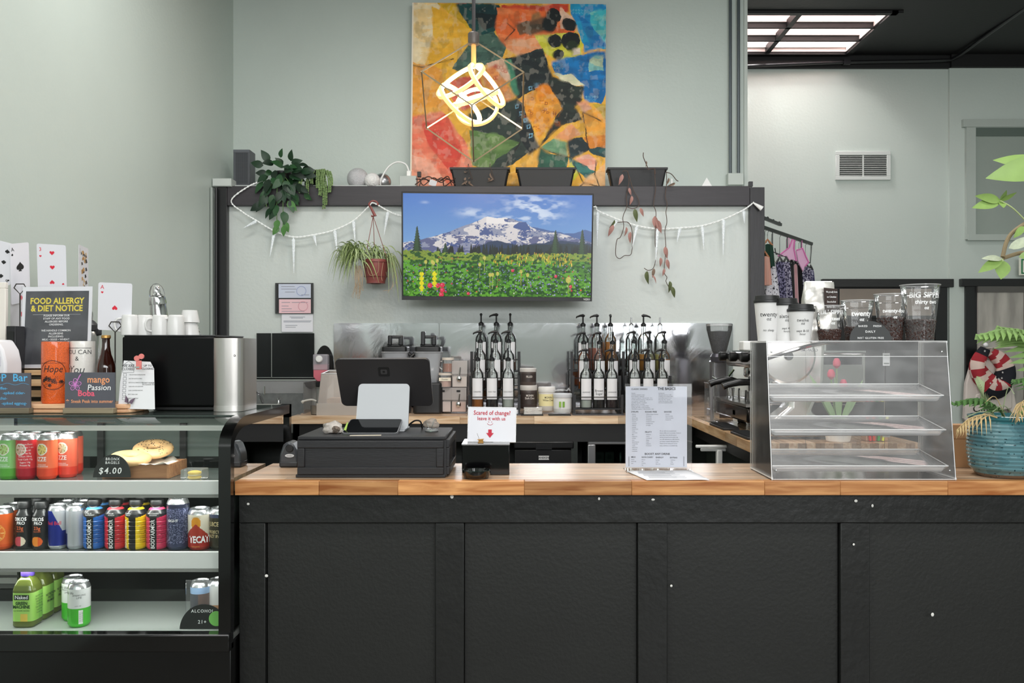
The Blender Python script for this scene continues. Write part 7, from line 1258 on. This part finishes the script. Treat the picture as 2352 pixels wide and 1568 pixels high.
# tulips and marker cup on the return counter
t = thing('potted_tulips', 'red tulips in a white pot seen through the pastry case', 'plant', onret(1925, 3.932)); lathe([(.048, 0), (.052, .004), (.066, .085), (.069, .088), (.069, .1), (.062, .1), (.058, .088), (0, .088)], 28).part('pot', M('#e8e4de', .4), t); TLF = leafmesh('leaf', M('#7d9a68', .5), 1, .15, .25); TST = M('#7d9a5c', .5)
for a, l, k in ((.2, .21, 1), (1.4, .17, 1), (2.6, .23, 1), (3.7, .19, 1), (4.6, .2, 1), (5.5, .16, 1)): place(TLF, 'leaf', t, (.015 * math.cos(a), .015 * math.sin(a), .09), aim((math.cos(a) * .55, -.15, 1)), l)
for x, z in ((-.01, .33), (.02, .235), (-.035, .28)):
    B().tube([(x * .3, 0, .09), (x, -.01, z)], .0028, 6).part('stem', TST, t); lathe([(.004, 0), (.016, .012), (.017, .028), (.010, .044), (.004, .046)], 14).part('tulip_bloom', M('#c2405a', .5), t, loc=(x, -.01, z))
t = thing('marker_cup', 'kraft paper cup holding coloured markers', 'cup', onret(2008, 3.97)); bx(-.05, .05, -.03, .03, 0, .075).part('cup', M('#b9957a', .6), t, bevel=.003); ox = Vector(t.location)
for k, (x, c, nm) in enumerate(((-.034, '#d03a3a', 'red'), (-.018, '#c9462c', 'orange'), (.002, '#3f9a4a', 'green'), (.022, '#dfe04a', 'yellow'))):
    o = B().tube([(0, 0, .003), (.012 * (k - 1.2), 0, .115)], .0065, 8).part('marker', M(c, .4)); o.location = ox + Vector((x, -.034 - .007, 0)); tag(o, '%s marker standing at the kraft cup' % nm, 'marker', 'coloured markers')
# under the return counter
t = thing('white_hand_tool', 'white plastic tool handles and a hook hanging under the espresso bar', 'tool', (.97, 4.55, .78)); bx(-.04, .16, 0, .02, .12, .135).part('arm', WHITE, t, bevel=.004); bx(-.01, .17, .02, .04, .10, .115).part('arm', WHITE, t, bevel=.004); bx(.07, .10, 0, .04, -.02, .11).part('body', WHITE, t, bevel=.006); bx(.0, .188, -.01, .06, -.03, -.02).part('shelf_plate', M('#5a5a5c', .5), t)
B().tube(bez([(-.06, 0, .15), (-.10, 0, .16), (-.115, 0, .13), (-.09, 0, .105), (-.065, 0, .115)], 14), .0035, 6).part('hook', CHROME, t)
# ================================================================== pot with palm and tall plant at the right end of the counter
t = thing('potted_palm', 'palm in a ribbed turquoise glazed pot at the right end of the counter', 'plant', oncounter(2308, 2.875)); R = .113; pr = [(.082, 0), (.088, .004), (.098, .02)]
for i in range(12):
    z = .028 + i * .0122; r = R * (.90 + .11 * math.sin(PI * (.15 + .75 * i / 11))); pr += [(r, z), (r + .0022, z + .006), (r, z + .0116)]
pr += [(R * .95, .178), (R * .93, .184), (R * .98, .19), (R * .99, .199), (R * .93, .201), (R * .90, .19), (R * .88, .17), (0, .17)]
def potc(u, z):
    n = mnoise.noise(Vector((u * 60, z * 220, 3))); b_ = mnoise.noise(Vector((u * 9, z * 30, 7)))
    if n > .54: return '#17353c'
    if z < .012: return '#6d5a4a'
    if z > .178: return '#2f6a70'
    return '#678d93' if b_ > .1 else ('#588188' if b_ > -.2 else '#4a727a')
B().lathe(dense(pr, .0025), 200, colf=potc).part('pot', VC(.22, 0, coat=.4), t); lathe([(.095, .172), (0, .176)], 24, cap=False).part('soil', M('#3a2c22', .9, 0, .8, 80), t); o_ = Vector(t.location)
def frond(pts, L, w, mat, n=22, tw=0, name='frond', hang=1.0, seed=1):
    q = random.Random(seed); sp_ = bez(pts, n); b = B(); b.tube(sp_, [.003 * (1 - .7 * i / n) for i in range(n + 1)], 5)
    for i in range(3, n + 1):
        d = (sp_[min(i + 1, n)] - sp_[i - 1]).normalized(); side = d.cross(Vector((0, 0, 1))); side = side.normalized() if side.length > .05 else Vector((1, 0, 0))
        for s in (-1, 1):
            k = math.sin(PI * (.15 + .8 * i / n)); l = L * k * q.uniform(.8, 1.1); dr = (d * .75 + side * s * .75 + Vector((0, -.1, -.35 * hang))).normalized(); wn = dr.cross(Vector((0, -1, .3))).normalized() * w; p = sp_[i]; m1 = p + dr * l * .5 + Vector((0, 0, .0)); tip = p + dr * l + Vector((0, 0, -.25 * l * hang))
            b.add([p - wn * .3, p + wn * .3, m1 + wn, tip, m1 - wn], [(0, 1, 2, 4), (4, 2, 3)])
    return b.part(name, mat, t, smooth=0)
PG1, PG2, PG3, PDY = M('#86a860', .45, 0, 0, 1, .15, 30), M('#557d42', .45, 0, 0, 1, .15, 30), M('#a5b58a', .5), M('#c2a878', .7)
Q = lambda x, y, Y: P(x, y, Y) - o_
frond([Q(2330, 965, 2.88), Q(2385, 870, 2.82), Q(2375, 790, 2.76), Q(2320, 757, 2.72), Q(2252, 770, 2.70)], .115, .0105, PG1, 21, seed=2); frond([Q(2330, 965, 2.88), Q(2400, 880, 2.85), Q(2400, 800, 2.8), Q(2360, 762, 2.78), Q(2300, 752, 2.76)], .12, .0105, PG1, 19, seed=5)
frond([Q(2310, 965, 2.86), Q(2290, 935, 2.83), Q(2250, 915, 2.82), Q(2190, 925, 2.82)], .06, .0075, PG2, 13, seed=3); frond([Q(2290, 965, 2.86), Q(2262, 920, 2.86), Q(2246, 868, 2.88)], .05, .003, PG3, 20, hang=-.6, seed=4); frond([Q(2340, 960, 2.84), Q(2385, 910, 2.8), Q(2372, 870, 2.76), Q(2330, 872, 2.74)], .075, .0045, PG2, 14, seed=6); frond([Q(2300, 962, 2.8), Q(2262, 952, 2.77), Q(2225, 962, 2.75), Q(2200, 985, 2.74)], .06, .003, PDY, 12, hang=2.2, seed=7, name='dry_frond'); frond([Q(2345, 962, 2.82), Q(2365, 930, 2.78), Q(2350, 920, 2.75), Q(2340, 960, 2.74)], .07, .003, PDY, 10, hang=2.0, seed=8, name='dry_frond')
for k, (x, y, x2, y2) in enumerate(((2300, 962, 2218, 958), (2310, 960, 2262, 925), (2330, 955, 2280, 945), (2290, 962, 2240, 965), (2300, 958, 2330, 905))): B().tube(bez([Q(x, y, 2.85), Q((x + x2) / 2, min(y, y2) - 14, 2.82), Q(x2, y2, 2.80)], 8), .0014, 4).part('stalk', PDY if k % 2 else PG3, t)
t = thing('umbrella_plant', 'light green broad leaved plant reaching in from the right edge', 'plant', oncounter(2440, 2.80)); o_ = Vector(t.location); lathe([(.06, 0), (.08, .13), (.085, .13), (.085, .15), (.075, .15), (.07, .13), (0, .13)], 24).part('pot', M('#c9c4bc', .5), t); BRN = M('#8a7a5c', .7); UG = M('#8cab5c', .42, 0, 0, 1, .12, 3); UW = M('#c3ccae', .45, 0, 0, 1, .2, 4)
B().tube(bez([(0, 0, .13), Q(2445, 800, 2.78), Q(2430, 600, 2.72), Q(2400, 470, 2.68), Q(2380, 330, 2.62)], 24), .008, 8).part('stem', BRN, t); B().tube(bez([Q(2420, 560, 2.7), Q(2370, 512, 2.68), Q(2330, 530, 2.66), Q(2312, 555, 2.65), Q(2303, 590, 2.64)], 14), [.006] * 15, 8).part('branch', BRN, t); B().tube(bez([Q(2402, 590, 2.7), Q(2352, 580, 2.67), Q(2305, 592, 2.65)], 10), .006, 8).part('branch', BRN, t); B().tube(bez([Q(2400, 555, 2.7), Q(2352, 503, 2.66), Q(2325, 477, 2.64), Q(2298, 461, 2.63)], 10), .0022, 6).part('petiole', M('#b5c48a', .5), t)
BLF = leafmesh('leaf', UG, 1, .36, .08, .10, 8); BLW = leafmesh('leaf', UW, 1, .34, .1, .1, 8); BLR = leafmesh('leaf', UG, 1, .78, .08, .08, 8)
def ulf(x0, y0, x1, y1, me, Y=2.64, roll=0): a, b = Q(x0, y0, Y), Q(x1, y1, Y - .02); place(me, 'leaf', t, a, aim(b - a, roll), (b - a).length)
for a in ((2420, 385, 2288, 360, BLF, 2.5, .3), (2420, 372, 2272, 406, BLF, 2.48, -.2), (2298, 461, 2243, 448, BLF), (2298, 461, 2236, 475, BLF), (2298, 461, 2314, 437, BLR, 2.64, .8), (2298, 461, 2337, 443, BLF, 2.64, .9), (2300, 462, 2306, 476, BLR), (2302, 594, 2258, 590, BLW, 2.64, .4), (2302, 594, 2249, 623, BLF, 2.64, .3), (2303, 597, 2301, 640, BLR), (2317, 570, 2385, 540, BLW), (2340, 590, 2400, 575, BLF), (2352, 520, 2330, 545, BLF)): ulf(*a)
B().tube([Q(2302, 594, 2.64), Q(2303, 600, 2.64)], .003, 6).part('petiole', M('#b5c48a', .5), t)
t = thing('cardboard_box', 'brown cardboard box between the pastry case and the potted palm', 'box', oncounter(2190, 3.10)); KB = M('#c99a70', .7, 0, 0, 1, .06, 8); b = B(); xa, xb, h = P(2146, 0, 3.10).x - t.location.x, P(2240, 0, 3.10).x - t.location.x, P(0, 973, 3.12).z - ZK
b.add([(xa, -.03, 0), (xb, -.03, 0), (xb, .03, 0), (xa, .03, 0), (xa + .034, -.03, h), (xb, -.03, h), (xb, .03, h), (xa + .034, .03, h)], [(0, 3, 2, 1), (4, 5, 6, 7), (0, 1, 5, 4), (1, 2, 6, 5), (2, 3, 7, 6), (3, 0, 4, 7)]).part('box', KB, t, smooth=0); bx(xa + .02, xb, -.032, -.03, h * .68, h * .685).part('fold_line', M('#a87c55', .7), t)
# ================================================================== far room: clothes rail, coat, exit sign
t = thing('clothes_rail', 'dark metal clothes rail on the far side of the partition', 'clothes rack', P(1757, 690, 6.7)); o_ = Vector(t.location); RM = M('#3a3c3b', .4, .5); A0, A1 = P(1730, 514, 6.42), P(1864, 560, 7.4)
B().tube([A0 - o_, A1 - o_], .017, 4).part('rail', RM, t); B().tube([P(1738, 494, 7.0) - o_, P(1793, 516, 7.5) - o_], .017, 4).part('upper_rail', RM, t)
for u in (.3, .55, .8): p = A0.lerp(A1, u) - o_; B().tube([p, p + Vector((0, 0, -.14)), p + Vector((-.09, 0, -.15)), p + Vector((-.10, 0, -.10))], .005, 5).part('hook', RM, t)
B().tube([A1 - o_, A1 - o_ + Vector((-.01, 0, -.16)), A1 - o_ + Vector((-.1, -.05, -.17))], .006, 5).part('hook', RM, t); B().tube([A0.lerp(A1, .25) - o_ + Vector((.0, 0, -.16)), A1 - o_ + Vector((-.1, -.05, -.17))], .004, 5).part('lower_wire', RM, t)
for x, y, Y in ((1763, 500, 7.2), (1776, 506, 7.33), (1790, 511, 7.46)): B().ball(P(x, y, Y) - o_, .011, 10, 7).part('end_knob', BLKPL, t)
p = P(1712, 0, 6.75); B().tube([(p.x - o_.x, p.y - o_.y, -o_.z + .02), (p.x - o_.x, p.y - o_.y, 2.5 - o_.z), P(1738, 494, 7.0) - o_], .016, 6).part('post', RM, t); B().tube([(p.x - o_.x, p.y - o_.y, 2.36 - o_.z), A0 - o_], .014, 6).part('arm', RM, t); bx(-.2, .2, -.3, .3, 0, .03).part('foot', RM, t, loc=(p.x - o_.x, p.y - o_.y, -o_.z))
def cloth_mat(kind):
    key = ('cloth', kind)
    if key in MATS: return MATS[key]
    base, spot, sc, th = {'dots': ('#e6e4ea', '#2a2a34', 55, .60), 'purple': ('#8f8aa8', '#2c2a44', 60, .5), 'navy': ('#4a4a6a', '#c9c8d8', 60, .55), 'print': ('#b9b4c6', '#3a3652', 70, .5)}[kind]
    m, nt, p = newmat('fabric_' + kind); n = nt.nodes.new('ShaderNodeTexNoise'); n.inputs['Scale'].default_value = sc; tc = nt.nodes.new('ShaderNodeTexCoord'); nt.links.new(tc.outputs['Object'], n.inputs[0]); r = nt.nodes.new('ShaderNodeValToRGB'); r.color_ramp.interpolation = 'CONSTANT'; r.color_ramp.elements[0].color = (*rgb(base), 1); r.color_ramp.elements[1].position = th; r.color_ramp.elements[1].color = (*rgb(spot), 1); nt.links.new(n.outputs[0], r.inputs[0]); nt.links.new(r.outputs[0], p.inputs['Base Color']); p.inputs['Roughness'].default_value = .8; MATS[key] = m; return m
HW, HK = M('#b5764a', .5), M('#141414', .4)
def garment(label, x, yt, yb, wt, wb, mat, hang, seed, strap=None, name='dress', cat='garment'):
    u = max(0.0, min(1.0, (x - 1730) / 134)); Y = 6.42 + .98 * u - .02; p = P(x, yt, Y); h = (yb - yt) * Y / F; k = Y / F; t = thing(name, label, cat, (p.x, Y, p.z - h), 0, 'garments on the clothes rail'); w0, w1 = wt * k / 2, wb * k / 2
    def f(a, v, s):
        w = w0 + (w1 - w0) * (1 - v) ** .8; return ((a - .5) * 2 * w, s * (.012 + .02 * (1 - v)) + .012 * math.sin(a * 14 + seed) * (1 - v * .5), h * v - .02 * abs(a - .5) * (v > .95))
    b = B(); b.grid(12, 12, lambda a, v: f(a, v, -1)); b.grid(12, 12, lambda a, v: f(1 - a, v, 1)); b.part('fabric', mat, t, smooth=70)
    zr = A0.lerp(A1, u).z - t.location.z; B().tube([(-w0 * 1.05, 0, h - .015), (-w0 * .4, 0, h + .015), (0, 0, h + .035), (w0 * .4, 0, h + .015), (w0 * 1.05, 0, h - .015)], .008, 6).part('hanger', hang, t); B().tube([(0, 0, h + .03), (0, 0, max(h + .06, zr - .03)), (.012, 0, max(h + .07, zr - .012))], .0025, 5).part('hanger_hook', CHROME, t); return t
for a in (('dark green top at the left of the clothes rail', 1763, 560, 612, 22, 30, M('#123a2a', .8), HW, 1, None, 'top'), ('blush ruffled top beside the black post', 1757, 588, 655, 18, 26, M('#d8a898', .8), HW, 2, None, 'top'), ('white dress with black dots on the clothes rail', 1772, 598, 700, 12, 34, cloth_mat('dots'), HW, 3), ('purple patterned dress right of the dotted dress', 1791, 600, 700, 16, 26, cloth_mat('purple'), HK, 4), ('lavender print dress in the middle of the rail', 1806, 600, 705, 14, 28, cloth_mat('print'), HK, 5), ('charcoal dress on the clothes rail', 1818, 604, 705, 8, 14, M('#3a3c3c', .8), HK, 6), ('pale pink dress on the clothes rail', 1826, 606, 705, 8, 14, M('#d9b0b4', .8), HK, 7), ('black dress with white trim on the clothes rail', 1835, 608, 705, 10, 18, M('#151517', .8), HK, 8), ('grey violet print dress on the clothes rail', 1850, 612, 705, 16, 26, cloth_mat('print'), HK, 9), ('navy print dress at the right end of the rail', 1862, 618, 705, 10, 22, cloth_mat('navy'), HK, 10)): garment(*a)
PKF, PKD = M('#eab8d8', .7), M('#e07ab8', .7)
for lb, poly in (('pink ruffle bikini top hung on the clothes rail', [(1786, 588), (1812, 568), (1818, 550), (1824, 552), (1822, 570), (1828, 600), (1818, 596), (1812, 598), (1806, 588), (1790, 590)]), ('pale pink halter top at the right of the clothes rail', [(1828, 575), (1842, 570), (1850, 590), (1856, 602), (1848, 612), (1844, 624), (1838, 612), (1832, 600)])):
    Y = 6.95 if poly[0][0] < 1800 else 7.12; t = thing('bikini_top', lb, 'garment', P(poly[0][0], poly[-1][1], Y), 0, 'pink tops on the clothes rail'); ob = Vector(t.location); pts = [(P(x, y, Y) - ob) for x, y in poly]; B().prism([(q.x, q.z) for q in pts][::-1], -.012, .012).part('fabric', PKF, t, bevel=.004); n = len(pts); B().tube([q + Vector((0, -.016, 0)) for q in pts[:n // 2 + 1]], .006, 6).part('trim_band', PKD, t); B().tube([pts[1] + Vector((0, 0, 0)), (pts[1].x, 0, A0.lerp(A1, .5).z - ob.z - .02)], .003, 5).part('strap', PKD, t)
# cream hoodie and flag scarf on the door
YH = 7.888; t = thing('cream_sweatshirt', 'cream sweatshirt with dark script hanging on the frosted door', 'garment', P(2262, 960, YH)); o_ = Vector(t.location); CRM = M('#d9cfc6', .85, 0, .15, 40, .05, 6)
def poly3(pts, th, mat, name): B().prism([((P(x, y, YH) - o_).x, (P(x, y, YH) - o_).z) for x, y in pts][::-1], -th, th).part(name, mat, t, bevel=.012)
poly3([(2228, 838), (2250, 826), (2290, 826), (2312, 842), (2322, 900), (2322, 938), (2292, 942), (2262, 905), (2242, 912), (2236, 890)], .03, CRM, 'torso'); poly3([(2228, 838), (2240, 832), (2250, 880), (2236, 950), (2222, 975), (2212, 960), (2216, 880)], .025, CRM, 'sleeve'); poly3([(2310, 838), (2318, 850), (2336, 950), (2325, 962), (2314, 930)], .025, CRM, 'sleeve'); poly3([(2238, 905), (2262, 895), (2278, 890), (2294, 962), (2228, 970)], .035, CRM, 'apron_panel'); txt('arte', t, INK, P(2252, 914, YH) - o_ + Vector((0, -.0375, 0)), .10, shear=.3, rot=(PI / 2, -.15, 0)); txt('Cafe', t, INK, P(2252, 935, YH) - o_ + Vector((0, -.0375, 0)), .11, shear=.3, rot=(PI / 2, -.15, 0))
t = thing('flag_scarf', 'stars and stripes loop scarf draped over the cream sweatshirt', 'scarf', P(2272, 895, YH - .065)); o_ = Vector(t.location); q = random.Random(6)
pts = bez([P(x, y, YH - .065) - o_ for x, y in ((2262, 800), (2247, 835), (2256, 868), (2278, 888), (2303, 880), (2308, 852), (2296, 826), (2276, 806))], 48); b = B(); m = 16
for i, p in enumerate(pts): pass
vs = []; fs = []; cl = []
for i, p in enumerate(pts):
    d = (pts[min(i + 1, 48)] - pts[max(i - 1, 0)]).normalized(); s = Vector((d.z, 0, -d.x)); R = .088 * (.5 + .6 * math.sin(PI * i / 48)) 
    for j in range(m): a = 2 * PI * j / m; rr = R * (1 + .16 * math.sin(3 * a + i * .35)); vs.append(p + s * math.cos(a) * rr + Vector((0, -1, 0)) * math.sin(a) * rr * .7)
for i in range(48):
    for j in range(m):
        fs.append((i * m + j, i * m + (j + 1) % m, (i + 1) * m + (j + 1) % m, (i + 1) * m + j)); navy = 17 < i < 36 and not (2 < j < 6 and i < 28) or i < 3; cl.append('#14161f' if navy else ('#a82a34' if ((i + j // 5) // 3) % 2 else '#e0c8bc'))
k0 = len(b.f); b.add(vs, fs)
for i, c in enumerate(cl): b.c[k0 + i] = rgb(c)
b.part('cloth_loop', VC(.85), t, smooth=70)
for x, y in ((2275, 880), (2290, 884), (2301, 868), (2303, 855), (2262, 806), (2294, 870)): B().prism([(.011 * (1 if k % 2 == 0 else .42) * math.sin(k * PI / 5), .011 * (1 if k % 2 == 0 else .42) * math.cos(k * PI / 5)) for k in range(10)], -.001, .001).part('star_print', M('#d8d4d0', .7), t, loc=P(x, y, YH - .137) - o_)
B().ball(P(2264, 792, YH - .03) - o_, .022, 12, 8).part('white_knob', WHITE, t)
t = thing('exit_sign', 'green bordered exit sign cut by the right picture edge', 'sign', P(2340, 632, 7.88)); k_ = 7.88 / F; bx(0, 100 * k_, -.012, 0, 0, 40 * k_).part('panel', M('#e6e8d8', .4), t); frame_b(4 * k_, 96 * k_, 3 * k_, 37 * k_, 3 * k_, -.014, -.012).part('green_border', M('#1d7a4a', .4), t); txt('EXIT', t, M('#1d7a4a', .4), (50 * k_, -.0145, 20 * k_), .12, bold=.04)
# ================================================================== print and small fittings go one level down, onto the part that carries them
flush_texts()
CARRY = ('label', 'board', 'card_stock', 'menu_sheet', 'chalkboard_print', 'sheet', 'name_plate', 'lower_bezel', 'badge', 'label_band', 'paper_label', 'plate', 'page', 'steel_front', 'top_panel', 'apron_panel', 'foil', 'body', 'cup', 'screen_back', 'panel')
DOWN = {'pull_tab': ('lid',), 'pump_shaft': ('pump_collar',), 'pump_head': ('pump_collar',), 'dip_tube': ('pump_collar',), 'emblem_square': ('emblem',), 'emblem_dot': ('emblem',), 'seed_topping': ('crust',), 'hanger_hook': ('hanger',), 'coin_slot': ('lid',), 'end_knob': ('upper_rail',), 'star_print': ('cloth_loop',), 'trim_band': ('fabric',), 'louvre': ('frame',), 'mullion': ('frame',), 'crystal_cluster': ('stone',), 'scoop_bowl': ('scoop_handle',), 'tablet_glass': ('tablet_body',), 'screen_rim': ('screen_back',), 'pencil_port': ('housing',), 'knob': ('blade_guard',), 'lid_bar': ('lid',), 'lid_tab': ('lid',), 'lid_plug': ('lid',)}
for q in list(bpy.data.objects):
    r = q.parent
    if r is None or r.type != 'EMPTY' or r.get('kind') == 'structure' or q.type != 'MESH': continue
    n = q.name.split('.')[0]; want = DOWN.get(n, ())
    if n in ('lettering', 'pip', 'index_print', 'figure_print') or n.endswith(('_print', '_line')): want = CARRY
    sib = {}
    for c in r.children:
        if c is not q and c.type == 'MESH': sib.setdefault(c.name.split('.')[0], c)
    for w_ in want:
        c = sib.get(w_)
        if c is not None and w_ != n and c.location.length < 1e-6 and c.rotation_euler.to_quaternion().angle < 1e-6:
            q.parent = c; break
